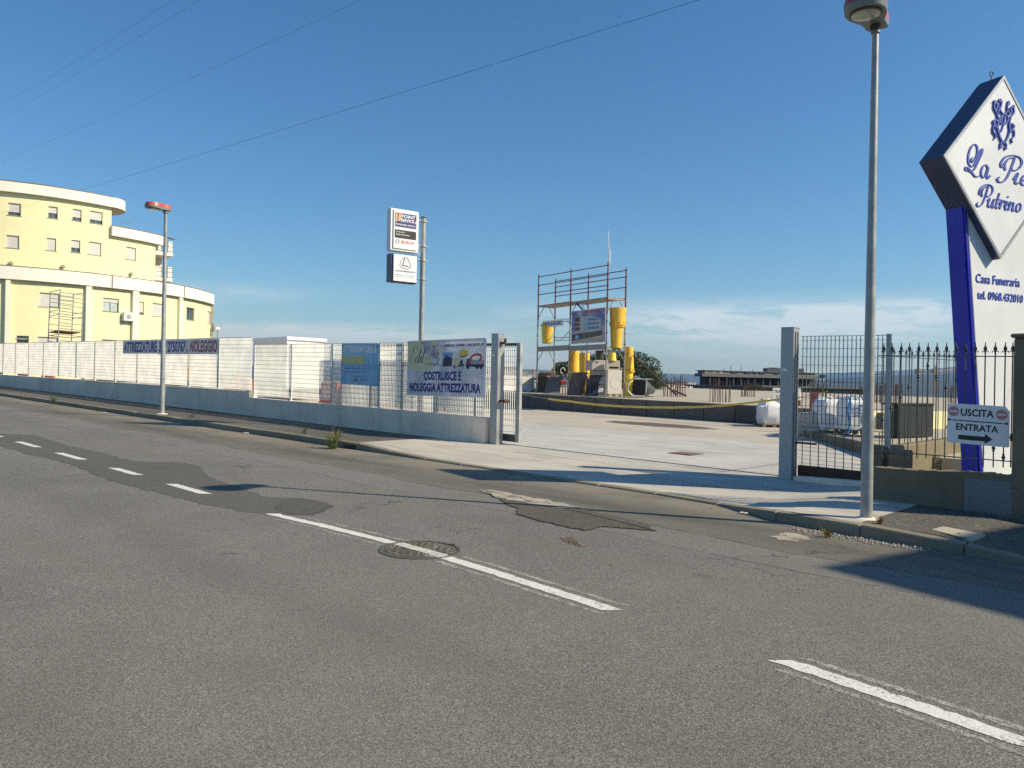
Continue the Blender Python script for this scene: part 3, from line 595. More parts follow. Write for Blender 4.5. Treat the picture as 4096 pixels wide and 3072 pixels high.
struct(MB().grid(44, 3, lambda u, w: G(-150+210*u, -9+20.5*w)).build('road', 'road_asphalt'))
def sheet(name, mat, pts, h=0.0025, jit=0.03, sub=5, parent=None, rough=True, rim=0.09):
    """a thin laid patch with a ragged outline"""
    q = [gp(*p) for p in pts]; out = []; L = len(q)
    for i in range(L):
        a, b_ = q[i], q[(i+1) % L]; d = b_-a; nrm = Vector((-d.y, d.x, 0)).normalized() if d.length > 0 else Vector((0, 0, 0))
        n_ = max(2, min(14, int(d.length/0.09))) if rough else 1
        for k in range(n_): out.append(a+d*(k/n_)+nrm*(random.uniform(-1, 1)*jit if k else 0))
    bm = bmesh.new(); vs = [bm.verts.new(G(p.x, p.y, h)) for p in out]; f = bm.faces.new(vs); bm.normal_update()
    if f.normal.z < 0: bmesh.ops.reverse_faces(bm, faces=[f])
    lay = bm.verts.layers.float.new('rim')
    bmesh.ops.inset_region(bm, faces=bm.faces[:], thickness=rim, use_even_offset=False, use_boundary=True)
    for vv in bm.verts: vv[lay] = 0.0 if any(e.is_boundary for e in vv.link_edges) else 1.0
    bmesh.ops.triangulate(bm, faces=bm.faces[:]); me = bpy.data.meshes.new(name); bm.to_mesh(me); bm.free()
    o = bpy.data.objects.new(name, me); COL.objects.link(o); me.materials.append(MATS[mat])
    if parent: adopt(o, parent)
    return struct(o)
sheet('asphalt_patch', 'patch_asphalt', [(-160, 1690), (0, 1733), (145, 1740), (285, 1784), (405, 1809), (538, 1844), (728, 1850), (791, 1860), (854, 1911), (960, 1950), (1076, 1987), (1202, 1990), (1297, 2005), (1342, 2025), (1266, 2063), (1076, 2060), (981, 2053), (791, 2018), (614, 1971), (500, 1942), (380, 1904), (278, 1857), (127, 1822), (0, 1787), (-160, 1742)])
sheet('asphalt_patch', 'patch_dark', [(1085, 2040), (1120, 2005), (1202, 1992), (1297, 2006), (1340, 2025), (1266, 2061), (1160, 2061)], h=0.004, jit=0.02)
sheet('asphalt_patch', 'patch_coarse', [(2029, 2026), (2064, 2041), (2050, 2058), (2135, 2082), (2253, 2108), (2335, 2126), (2420, 2112), (2500, 2118), (2640, 2128), (2560, 2085), (2311, 2034), (2150, 1996), (2047, 1980), (1990, 1996)], h=0.010, jit=0.03)
sheet('cement_spill', 'spill_cement', [(1912, 1962), (1959, 1962), (2335, 2034), (2264, 2036), (2120, 2018), (1988, 1994)], h=0.014, jit=0.05)
sheet('cement_spill', 'spill_cement', [(3075, 2146), (3120, 2134), (3190, 2136), (3240, 2160), (3190, 2168), (3110, 2160)], h=0.004, jit=0.05)
pm('clay_stain', (0.30, 0.235, 0.175), 0.9, 0.2, 6, 60, 0.3); ragged('clay_stain'); sheet('clay_smear', 'clay_stain', [(2245, 2150), (2275, 2146), (2335, 2180), (2320, 2188), (2275, 2170)], h=0.004, jit=0.06)
# the far side of the street, behind the camera
struct(MB().grid(30, 1, lambda u, w: G(-150+210*u, -12+3.2*w, 0.12)).build('pavement_opposite', 'pavement_asphalt'))
# centre line dashes
CLT = [(-20, 4.29), (-9.9, 4.38), (-7.7, 4.35), (-6.5, 4.45), (-5.43, 4.50), (-4.3, 4.45), (-3.2, 4.37), (-1.9, 4.33), (-.74, 4.19), (0.4, 4.02)]
def centre_y(x): return lerp_tab(CLT, x)
def dash(a, b_, wdt=0.125, mat='line_paint', off=0.0, h=0.003, name='lane_dash', jit=0.0):
    A, B = gp(*a), gp(*b_); n_ = 30; mb = MB()
    e = [random.uniform(-jit, jit) for _ in range(4*n_+8)]
    mb.grid(n_, 1, lambda u, w: G(A.x+(B.x-A.x)*u+(w-0.5)*0.10, centre_y(A.x+(B.x-A.x)*u)+off+(w-0.5)*(wdt+e[int(u*n_+.5)*2])+e[int(u*n_+.5)*2+1], h))
    return struct(mb.build(name, mat))
for a, b_ in (((-95, 1730), (8, 1748)), ((62, 1768), (150, 1790)), ((238, 1812), (352, 1838)), ((467, 1872), (597, 1898)), ((695, 1936), (853, 1974))): dash(a, b_, 0.125, h=0.005, jit=0.006)
for a, b_ in (((1085, 2056), (1600, 2170)), ((1750, 2216), (2430, 2448)), ((3120, 2640), (4240, 3050))):
    dash(a, b_, 0.115, jit=0.008)
    for o_, w_ in ((0.155, 0.045), (-0.135, 0.04)): dash((a[0]+40, a[1]+20), b_, w_, 'ghost_paint', o_, 0.0015, 'old_line_paint', jit=0.012)
# kerb stones
kerb = struct(thing('kerb', None, None, G(-20, 9.3)))
xs = []; x = -62.0
while x < -1.0: xs.append(x); x += 1.0
for i, x in enumerate(xs):
    mb = MB(); x1 = x+0.992; dz = random.uniform(-.006, .006); dy = random.uniform(-.006, .006); p = []
    for (xx, yo, t) in ((x, 0, 0), (x1, 0, 0), (x1, .15, 0), (x, .15, 0), (x, 0, 1), (x1, 0, 1), (x1, .15, 1), (x, .15, 1)):
        p.append(G(xx, kerb_y(xx)+yo+dy, -.1 if t == 0 else kerb_h(xx)+dz+(0.006 if yo else 0)))
    mb.hexa(p).build('kerb_stone', 'kerb_concrete', kerb, bevel=0.012)
# pavements
def pave(name, mat, x0, x1, y0f, y1f, nx=40, lift=0.0):
    return struct(MB().grid(nx, 6, lambda u, w: (lambda xx: (lambda yy: G(xx, yy, pave_h(xx, yy)+lift))(y0f(xx)+(y1f(xx)-y0f(xx))*w))(x0+(x1-x0)*u)).build(name, mat))
struct(MB().grid(60, 6, lambda u, w: (lambda yy: (lambda xx: G(xx, yy, pave_h(xx, yy)))((-62)*(1-u)+u*(-13.4-(yy-9.4)*0.30)))(9.352+(YW-.10-9.352)*w)).build('pavement', 'pavement_asphalt'))
struct(MB().grid(40, 8, lambda u, w: (lambda yy: (lambda xx: G(xx, kerb_y(xx)+.152+(yy-9.352)*((YW+.06-kerb_y(xx)-.152)/(YW+.06-9.352)), pave_h(xx, yy)))((-13.4-(yy-9.4)*0.30)*(1-u)+u*(-3.05)))(9.352+(YW+.06-9.352)*w)).build('gate_apron', 'apron_concrete'))
struct(MB().grid(16, 6, lambda u, w: (lambda xx: G(xx, kerb_y(xx)+.152+(10.75-kerb_y(xx)-.152)*w, pave_h(xx, 10.5)+0.002 if w > .2 else kerb_h(xx)))(-3.05+6.5*u)).build('pavement', 'pavement_asphalt'))
# yard: two pours of concrete, then the terrace on the right
struct(MB().grid(40, 4, lambda u, w: (lambda xx, yy: G(xx, yy, yard_h(yy)))(-62+61*u, YW+.06+5.6*w)).build('yard', 'yard_concrete'))
struct(MB().grid(40, 4, lambda u, w: (lambda xx, yy: G(xx, yy, yard_h(yy)))(-62+61*u, YW+5.67+6.6*w)).build('yard', 'yard_beige'))
# ------------------------------------------------------------------ boundary wall, fence and gate (left)
wl = thing('boundary_wall', 'long low grey concrete wall carrying the metal fence along the pavement', 'wall', G(-30, YW))
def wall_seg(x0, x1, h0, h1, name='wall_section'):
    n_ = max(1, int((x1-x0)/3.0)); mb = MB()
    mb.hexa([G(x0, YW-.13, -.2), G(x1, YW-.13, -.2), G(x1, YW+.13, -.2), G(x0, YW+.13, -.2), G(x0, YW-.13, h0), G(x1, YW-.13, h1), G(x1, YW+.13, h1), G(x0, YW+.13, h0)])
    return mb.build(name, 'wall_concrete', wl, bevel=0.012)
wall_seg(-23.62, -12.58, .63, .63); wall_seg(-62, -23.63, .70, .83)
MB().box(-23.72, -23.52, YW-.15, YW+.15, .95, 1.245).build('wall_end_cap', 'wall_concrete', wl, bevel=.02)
fence = thing('grating_fence', 'galvanised grating fence panels and posts on top of the long grey wall', 'fence', G(-30, YW, .7))
def grating(mb, x0, x1, y, zb, zt, pitch=.062, rows=.132, depth=.025, th=.0028, rod=.0045, rods=None):
    """upright flat bars crossed by rods; zb, zt are heights above the road plane"""
    rods = rods if rods is not None else mb
    x = x0+pitch/2
    while x < x1:
        b, t = G(x, y, zb), G(x, y, zt); mb.box(x-th/2, x+th/2, y-depth/2, y+depth/2, b.z, t.z); x += pitch
    h = zb+rows*.4
    while h < zt:
        rods.obox(G(x0, y-depth/2-.004, h-rod), XS*(x1-x0), (0, .008, 0), (0, 0, rod*2)); h += rows
    for h in (zb, zt-.003): mb.obox(G(x0, y-depth/2-.002, h), XS*(x1-x0), (0, depth+.004, 0), (0, 0, .004))
def fpost(x, hb, ht):
    mb = MB(); b, t = G(x, YW+.03, hb), G(x, YW+.03, ht)
    mb.box(x-.03, x+.03, YW-.005, YW+.035, b.z, t.z); mb.box(x-.06, x+.06, YW-.06, YW+.08, b.z-.005, b.z+.012); mb.tube((x, YW-.01, b.z+.10), (x, YW-.035, b.z+.10), .012, n=6)
    mb.tube((x, YW-.01, t.z-.08), (x, YW-.035, t.z-.08), .012, n=6)
    return mb.build('post', 'grating_zinc', fence)
PX1 = [-61.4, -58.9, -56.4, -53.88, -51.26, -48.62, -46.0, -43.4, -40.8, -38.25, -35.75, -33.25, -30.8, -28.36, -26.0, -23.60]
for a, b_ in zip(PX1, PX1[1:]):
    mb = MB(); fpost(a, .74, 2.60)
    ha = .86; rd = MB(); grating(mb, a+.035, b_-.035, YW-.012, ha, 2.60, rods=rd); gp_ = mb.build('grating_panel', 'grating_zinc', fence); rd.build('cross_rods', 'rod_zinc_shaded', gp_)
fpost(-23.50, .63, 2.36)
PX2 = [-23.50, -21.2, -18.96, -16.75, -14.5, -12.70]
for a, b_ in zip(PX2, PX2[1:]):
    mb = MB()
    if a > -23: fpost(a, .63, 2.36)
    rd = MB(); grating(mb, a+.035, b_-.035, YW-.012, .73 if a < -19 else .66, 2.36, rods=rd); gp_ = mb.build('grating_panel', 'grating_zinc', fence); rd.build('cross_rods', 'rod_zinc_shaded', gp_)
# gate posts
def gate_post(x, label, stk):
    t = thing('gate_post', label, 'gate post', G(x, YW), 'gate posts')
    MB().hexa([G(x-.11, YW-.03, -.1), G(x+.11, YW-.03, -.1), G(x+.11, YW+.19, -.1), G(x-.11, YW+.19, -.1), G(x-.11, YW-.03, 2.53), G(x+.11, YW-.03, 2.53), G(x+.11, YW+.19, 2.53), G(x-.11, YW+.19, 2.53)]).build('post_body', 'gate_steel', t, bevel=.008)
    mb = MB(); mb.obox(G(x-.116, YW-.036, 2.53), XS*.232, (0, .232, 0), (0, 0, .008)); mb.build('cap', 'galvanised_dull', t)
    mb = MB(); c = G(x-.03, YW-.031, 2.53-stk); mb.prism([c+Vector((.055*math.cos(a), 0, .05*math.sin(a))) for a in [math.pi*i/10 for i in range(11)]], (0, -.003, 0)); mb.build('maker_plate', 'sign_white', t)
    return t
gl = gate_post(-12.41, 'square steel gate post at the end of the grey wall with a rusty latch', .50)
gr = gate_post(-5.575, 'square steel gate post standing right of the open gateway', .72)
# closing channel of the right post, latch of the left one
mb = MB(); x = -5.46
for y0 in (YW+.03, YW+.12): mb.box(x, x+.012, y0, y0+.02, .2, 2.55)
mb.build('closing_channel', 'galvanised_dull', gr)
mb = MB(); mb.cbox(G(-12.22, YW+.06, 1.02), (.16, 0, 0), (0, .06, 0), (0, 0, .05)); mb.tube(G(-12.14, YW+.02, 1.02), G(-12.14, YW+.16, 1.02), .04, n=10); mb.build('latch', 'rust_brown', gl)
mb = MB(); mb.cbox(G(-12.25, YW+.10, 2.33), (.12, 0, 0), (0, .06, 0), (0, 0, .05)); mb.tube(G(-12.2, YW+.10, 2.34), G(-12.2, YW+.10, 2.43), .03, n=8); mb.build('guide_roller', 'rust_brown', gl)
# left sliding leaf, pushed behind the fence
lf = thing('sliding_gate', 'left gate leaf of steel grating slid open behind the fence with the boards', 'gate', G(-15, YW+.42), 'sliding gate leaves')
yg = YW+.33
mb = MB(); mb.obox(G(-12.02, yg-.04, .10), XS*.11, (0, .08, 0), (0, 0, 2.24)); mb.build('end_stile', 'galvanised_dull', lf)
mb = MB(); mb.obox(G(-19.0, yg-.03, 2.28), XS*6.98, (0, .06, 0), (0, 0, .06)); mb.build('top_rail', 'dark_iron', lf)
mb = MB(); mb.obox(G(-19.0, yg-.04, .10), XS*6.98, (0, .08, 0), (0, 0, .16)); mb.build('bottom_beam', 'dark_iron', lf)
for x in (-18.98, -17.6, -16.2, -14.8, -13.4):
    mb = MB(); mb.obox(G(x, yg-.025, .26), XS*.05, (0, .05, 0), (0, 0, 2.02)); mb.build('stile', 'dark_iron', lf)
mb = MB(); grating(mb, -18.95, -12.02, yg, .27, 2.28); mb.build('grating_panel', 'grating_zinc', lf)
# right sliding leaf
rf = thing('sliding_gate', 'right gate leaf of dark open grating standing behind the lamp post', 'gate', G(-4.8, YW+.3), 'sliding gate leaves')
yr = YW+.24; xa, xb = aty(3206, 1345, yr).x, aty(3548, 1345, yr).x; hm = .95; ht = 2.40
def gbar(x0, h0, x1, h1, w=.006, name='bar'):
    mb = MB(); a, b_ = G(x0, yr, h0), G(x1, yr, h1)
    if abs(x1-x0) < 1e-6: mb.box(x0-w/2, x0+w/2, yr-.012, yr+.012, a.z, b_.z)
    else: mb.obox(a-Vector((0, .004, w/2)), b_-a, (0, .008, 0), (0, 0, w))
    return mb.build(name, 'dark_iron', rf)
x = xa+.03
while x < xb: gbar(x, hm, x, ht); x += .066
h = hm+.03
while h < ht: gbar(xa, h, xb, h); h += .135
gbar(xa, ht, xb, ht, .008, 'top_bar'); gbar(xa, hm-.05, xb, hm-.05, .012, 'middle_rail')
x = xa+.05
while x < xb: gbar(x, .26, x, hm-.06); x += .135
h = .30
while h < hm-.08: gbar(xa, h, xb, h, .005); h += .066
mb = MB(); mb.obox(G(xb, yr-.03, .10), XS*.06, (0, .06, 0), (0, 0, 2.32)); mb.build('end_stile', 'galvanised_dull', rf)
mb = MB(); mb.obox(G(xa, yr-.05, .07), XS*(xb-xa), (0, .10, 0), (0, 0, .19)); mb.build('bottom_beam', 'rust_brown', rf)
mb = MB(); mb.obox(G(-5.46, yr-.13, .62), XS*.34, (0, .03, 0), (0, 0, .035)); mb.build('guide_arm', 'dark_iron', rf)
# rail let into the ground across the gateway
mb = MB(); mb.obox(G(-12.1, YW+.20, .036), XS*8.2, (0, .07, 0), (0, 0, .010)); tag(mb.build('gate_track', 'dark_iron'), 'dark steel gate rail let into the concrete across the gateway', 'rail')
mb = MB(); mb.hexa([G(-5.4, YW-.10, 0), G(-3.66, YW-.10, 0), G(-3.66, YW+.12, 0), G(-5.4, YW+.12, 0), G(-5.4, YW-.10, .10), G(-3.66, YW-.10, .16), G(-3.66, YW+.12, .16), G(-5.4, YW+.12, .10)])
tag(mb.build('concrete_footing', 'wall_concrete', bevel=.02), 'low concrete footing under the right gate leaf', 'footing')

# ------------------------------------------------------------------ boards on the fence
def road_panel(pxs, Y, t=.025):
    """TL, TR, BL pixels of a board hung parallel to the fence -> lower left, along, up"""
    tl, tr, bl = (aty(*p, Y) for p in pxs); ux = (tr-tl); w = ux.length; ux.normalize(); return bl, ux, Z3, w, tl.z-bl.z
# big builder's board
o, ux, uz, w, h = road_panel(((1628, 1366), (1938, 1353), (1628, 1579)), YW-.07); w *= .995
eb = thing('advertising_board', 'large grey cloud printed builder board in dark blue letters beside the gate post', 'sign', o)
MB().grid(8, 5, lambda u, v_: o+ux*(u*w)+uz*(v_*h)+Vector((0, .002*math.sin(u*7+v_*3), 0))).build('board', 'board_clouds', eb)
mb = MB()
for a, b_, c_ in ((o-Vector((.01, .004, .01)), ux*(w+.02), uz*.02), (o+uz*(h-.01)-Vector((.01, .004, 0)), ux*(w+.02), uz*.02), (o-Vector((.01, .004, 0)), ux*.018, uz*h), (o+ux*(w-.008)-Vector((0, .004, 0)), ux*.018, uz*h)): mb.obox(a, b_, (0, .038, 0), c_)
mb.build('edge_trim', 'print_pale', eb)
def at_(o_, ux_, uz_, w_, h_): return lambda u, v_, n_=0.0: Vector(o_)+Vector(ux_)*(u*w_)+Vector(uz_)*(v_*h_)+Vector(ux_).cross(Vector(uz_)).normalized()*n_
A = at_(o, ux, uz, w, h)
def blob(name, mat, pts, A_, n_=.002, parent=None):
    mb = MB(); p = [A_(u, v_, n_) for u, v_ in pts]; mb.add(p, [tuple(range(len(p)))]); return mb.build(name, mat, parent)
def ell(cx, cy, rx, ry, n_=24, a0=0, a1=360): return [(cx+rx*math.cos(R(a0+(a1-a0)*i/n_)), cy+ry*math.sin(R(a0+(a1-a0)*i/n_))) for i in range(n_+(0 if a1-a0 == 360 else 1))]
blob('printed_sun', 'print_warm', [(.0, .99), (.0, .50)]+[(.08, .455), (.2, .43), (.32, .46), (.42, .56), (.455, .72), (.44, .88), (.40, .99)], A, .0015, eb)
script_writing('Edil', eb, 'print_plum', A(.02, .60), ux, uz, w*.235, h*.30, wmin=.014, wmax=.07, shear=.34)
script_writing('Tre', eb, 'print_plum', A(.255, .67), ux, uz, w*.185, h*.25, wmin=.014, wmax=.07, shear=.34)
lettering('COSTRUZIONI', eb, 'print_dark', A(.245, .545), ux, uz, w*.19, h*.045, .008)
lettering('LAMEZIA TERME - 348 8509519', eb, 'print_navy', A(.49, .875), ux, uz, w*.49, h*.05, .02)
lettering('COSTRUISCE E', eb, 'print_navy', A(.23, .275), ux, uz, w*.49, h*.165, .05)
lettering('NOLEGGIA ATTREZZATURA', eb, 'print_navy', A(.035, .065), ux, uz, w*.92, h*.165, .05)
blob('printed_house_photo', 'print_skyblue', [(.475, .52), (.605, .53), (.61, .77), (.48, .785)], A, .003, eb)
blob('printed_house', 'print_dark', [(.48, .525), (.60, .535), (.602, .66), (.57, .70), (.545, .70), (.53, .755), (.515, .70), (.49, .66)], A, .0045, eb)
blob('printed_generator', 'print_yellow', [(.70, .72), (.74, .70), (.795, .73), (.795, .80), (.75, .815), (.70, .80)], A, .003, eb); blob('printed_generator_base', 'print_dark', [(.70, .72), (.74, .70), (.795, .73), (.795, .712), (.74, .68), (.70, .70)], A, .0045, eb)
mb = MB(); ribbon(mb, [(.625, .50), (.645, .66), (.66, .64), (.70, .54)], A(0, 0, .001), ux, uz, w, h, .035, .003, sub=4); mb.build('printed_digger_arm', 'print_yellow', eb)
blob('printed_digger_cab', 'print_dark', [(.675, .52), (.755, .53), (.755, .56), (.735, .565), (.735, .63), (.705, .635), (.70, .56), (.675, .55)], A, .0045, eb); blob('printed_digger_bucket', 'print_red', [(.615, .52), (.635, .56), (.65, .51), (.63, .48)], A, .0045, eb)
blob('printed_truck_body', 'print_grey', [(.83, .56), (.99, .56), (.99, .63), (.83, .64)], A, .003, eb); blob('printed_truck_cab', 'print_plum', [(.775, .54), (.83, .54), (.83, .66), (.79, .66), (.775, .60)], A, .0045, eb); blob('printed_truck_chassis', 'print_dark', [(.775, .52), (.985, .51), (.99, .56), (.775, .56)], A, .006, eb)
for cx_ in (.80, .91, .955): blob('printed_wheel', 'print_black', ell(cx_, .515, .018, .036, 12), A, .0075, eb)
mb = MB(); ribbon(mb, [(.835, .62), (.84, .69), (.90, .73), (.95, .71), (.955, .66), (.93, .62)], A(0, 0, .001), ux, uz, w, h, .05, .004, sub=4); mb.build('printed_truck_crane', 'print_red', eb)
# rental board
o, ux, uz, w, h = road_panel(((1368, 1375), (1515, 1375), (1365, 1535)), YW-.07); A = at_(o, ux, uz, w, h)
rb_ = thing('advertising_board', 'blue rental board with white and yellow letters hung on the fence', 'sign', o)
MB().grid(8, 5, lambda u, v_: o+ux*(u*w)+uz*(v_*h)+Vector((0, .001*math.sin(u*7+v_*3), 0))).build('board', 'board_blue', rb_)
mb = MB()
for a, b_, c_ in ((o-Vector((.008, .003, .008)), ux*(w+.016), uz*.012), (o+uz*(h-.004)-Vector((.008, .003, 0)), ux*(w+.016), uz*.012), (o-Vector((.008, .003, 0)), ux*.012, uz*h), (o+ux*(w-.004)-Vector((0, .003, 0)), ux*.012, uz*h)): mb.obox(a, b_, (0, .016, 0), c_)
mb.build('edge_trim', 'print_skyblue', rb_)
lettering('ATTREZZATURE A', rb_, 'print_pale', A(.03, .78), ux, uz, w*.93, h*.17, .06); lettering('NOLEGGIO', rb_, 'print_yellow', A(.02, .50), ux, uz, w*.62, h*.21, .05)
lettering("Tutto cio' che cerchi", rb_, 'print_navy', A(.08, .375), ux, uz, w*.44, h*.055, .0, .25); lettering('a portata di mano!!', rb_, 'print_navy', A(.08, .275), ux, uz, w*.44, h*.055, .0, .25)
script_writing('Edil', rb_, 'print_navy', A(.27, .08), ux, uz, w*.20, h*.14, wmin=.02, wmax=.08); script_writing('Tre', rb_, 'print_navy', A(.475, .09), ux, uz, w*.17, h*.13, wmin=.02, wmax=.08); lettering('COSTRUZIONI', rb_, 'print_navy', A(.48, .035), ux, uz, w*.17, h*.025)
# long banner in three sheets
for txt, a, b_, mt_, lab, tx0, tw in (('ATTREZZATURE', 492, 631, 'print_faded_blue', 'grey banner sheet with faded blue capitals at the left end of the fence banners', .03, .95),
                                 ('3  7 2750767 .', 632, 757, 'print_faded_blue', 'grey banner sheet with a faded blue telephone number behind the far lamp post', .04, .92),
                                 ('NOLEGGIO', 758, 874, 'print_faded_red', 'grey banner sheet with faded red capitals nearest the step in the wall', .02, .94)):
    ya = lambda px: 1362-(px-492)*12/383; yb_ = 1415
    o, ux, uz, w, h = road_panel(((a, ya(a)), (b_, ya(b_)), (a, yb_+(2 if a > 600 else 0))), YW-.06); A = at_(o, ux, uz, w, h)
    bn = thing('fence_banner', lab, 'banner', o, 'banner sheets along the fence')
    mb = MB(); n_ = 14; mb.grid(n_, 3, lambda u, v_: A(u, v_, .006*math.sin(u*9+a)+.004*math.sin(v_*5+u*17))); mb.build('sheet', 'banner_grey', bn, smooth=True)
    lettering(txt, bn, mt_, A(tx0, .12, .012), ux, uz, w*tw, h*.74, .036)

# ------------------------------------------------------------------ sign on its pole
S0 = aty(1690, 1100, YW+.28); S0.z = 0; SX = Vector((.19, .982, 0)).normalized(); SN = SX.cross(Z3)
ps = thing('pole_sign', 'tall galvanised pole with two white lit sign boxes behind the fence', 'sign', G(S0.x, S0.y))
zt = aty(1697, 872, S0.y).z
mb = MB(); mb.tube(G(S0.x, S0.y), (S0.x, S0.y, zt), .075, .062, n=16); mb.build('pole', 'galvanised', ps, smooth=True)
MB().tube((S0.x, S0.y, zt), (S0.x, S0.y, zt+.03), .072, n=16).build('pole_cap', 'dark_iron', ps)
def sign_box(tl, tr, bl, thick, mat_side, name):
    P0 = S0+SN*.12
    a, b_, c_ = (plane_hit(*q, P0, SN) for q in (tl, tr, bl)); w_ = (b_-a).dot(SX); o_ = Vector((a.x, a.y, c_.z)); h_ = a.z-c_.z
    MB().obox(o_-SN*thick, SX*w_, Z3*h_, SN*thick).build(name, mat_side, ps, bevel=.012)
    return o_, w_, h_
o, w, h = sign_box((1563, 830), (1676, 846), (1563, 1000), .20, 'white_paint', 'upper_box')
A = at_(o, SX, Z3, w, h)
def spanel(mat, u0, u1, v0, v1, n0, n1, name):
    return MB().obox(A(u0, v0, n0), SX*(w*(u1-u0)), Z3*(h*(v1-v0)), SN*(n1-n0)).build(name, mat, ps)
spanel('sign_white', .10, .93, .06, .97, 0, .03, 'upper_face')
lb = spanel('print_navy', .14, .89, .57, .90, .03, .034, 'blue_field')
blob('slash', 'print_orange', [(.15, .67), (.21, .70), (.23, .885), (.16, .885)], A, .0365, ps); blob('slash', 'print_orange', [(.24, .70), (.32, .72), (.37, .885), (.27, .885)], A, .0365, ps); blob('slash', 'print_orange', [(.82, .70), (.88, .68), (.88, .77)], A, .0365, ps)
lettering('POINT', ps, 'sign_white', A(.37, .795, .0345), SX, Z3, w*.48, h*.075, .03); lettering('SERVICE', ps, 'sign_white', A(.33, .70, .0345), SX, Z3, w*.48, h*.075, .03); lettering('PROGRAMMA TECNICO', ps, 'sign_white', A(.16, .61, .0345), SX, Z3, w*.70, h*.035, .03)
spanel('print_black', .14, .89, .305, .50, .03, .034, 'black_field')
lettering('Powered by', ps, 'sign_white', A(.19, .43, .0345), SX, Z3, w*.30, h*.035, .02); lettering('Bosch Automotive', ps, 'sign_white', A(.19, .375, .0345), SX, Z3, w*.46, h*.035, .02)
lettering('BOSCH', ps, 'print_red', A(.38, .185, .0315), SX, Z3, w*.43, h*.07, .02)
mb = MB(); c = A(.245, .22, .031); ribbon(mb, [(math.cos(t), math.sin(t)) for t in [2*math.pi*i/20 for i in range(20)]], c, SX, Z3, .062, .062, .008, .003, True, 1)
for sgn in (-1, 1): ribbon(mb, [(sgn*.45, -.8), (sgn*.45, .8)], c, SX, Z3, .062, .062, .012, .003, False, 1)
ribbon(mb, [(-.45, 0), (.45, 0)], c, SX, Z3, .062, .062, .02, .003, False, 1); mb.build('ring_emblem', 'print_grey', ps)
o, w, h = sign_box((1562, 1012), (1668, 1020), (1562, 1126), .22, 'box_navy', 'lower_box'); A = at_(o, SX, Z3, w, h)
spanel('sign_white', .10, .97, .04, .98, 0, .04, 'lower_face')
mb = MB(); c = A(.54, .70, .041); ribbon(mb, [(-.95, -.55), (-.75, .35), (-.1, 1.0), (.35, .85), (.85, -.1), (.95, -.65), (.1, -1.0)], c, SX, Z3, .15, .145, .026, .003, True, 5); mb.build('emblem_outline', 'print_grey', ps)
mb = MB(); ribbon(mb, [(-.55, -.45), (-.15, .8)], c, SX, Z3, .15, .145, .022, .004, False, 1); ribbon(mb, [(-.55, -.45), (.6, -.55)], c, SX, Z3, .15, .145, .022, .004, False, 1); mb.build('emblem_angle', 'print_navy', ps)
lettering('LANDIRENZO', ps, 'print_navy', A(.15, .375, .0415), SX, Z3, w*.78, h*.05, .02)
lettering('Installazione e assistenza', ps, 'print_skyblue', A(.12, .245, .0415), SX, Z3, w*.80, h*.035, .02); lettering('impianti gpl e metano', ps, 'print_skyblue', A(.19, .175, .0415), SX, Z3, w*.66, h*.04, .02)
for py in (886, 985, 1042, 1117):
    z = aty(1690, py, S0.y).z; mb = MB(); q = plane_hit(1672, py, S0, SN)
    mb.tube((q.x, q.y, z), (S0.x, S0.y, z), .022, n=8); mb.tube((S0.x, S0.y, z-.03), (S0.x, S0.y, z+.03), .085, n=14); mb.tube((S0.x, S0.y, z), Vector((S0.x, S0.y, z))+SX*.16, .008, n=6)
    mb.build('bracket', 'galvanised_dull', ps)
mb = MB(); q = plane_hit(1680, 1000, S0, SN); mb.path([q+SX*(.05*math.cos(t)-.02)+Z3*(.09*math.sin(t)-.02*t/6) for t in [i*.5 for i in range(26)]], .006, 5); mb.build('wire_coil', 'litter_white', ps)

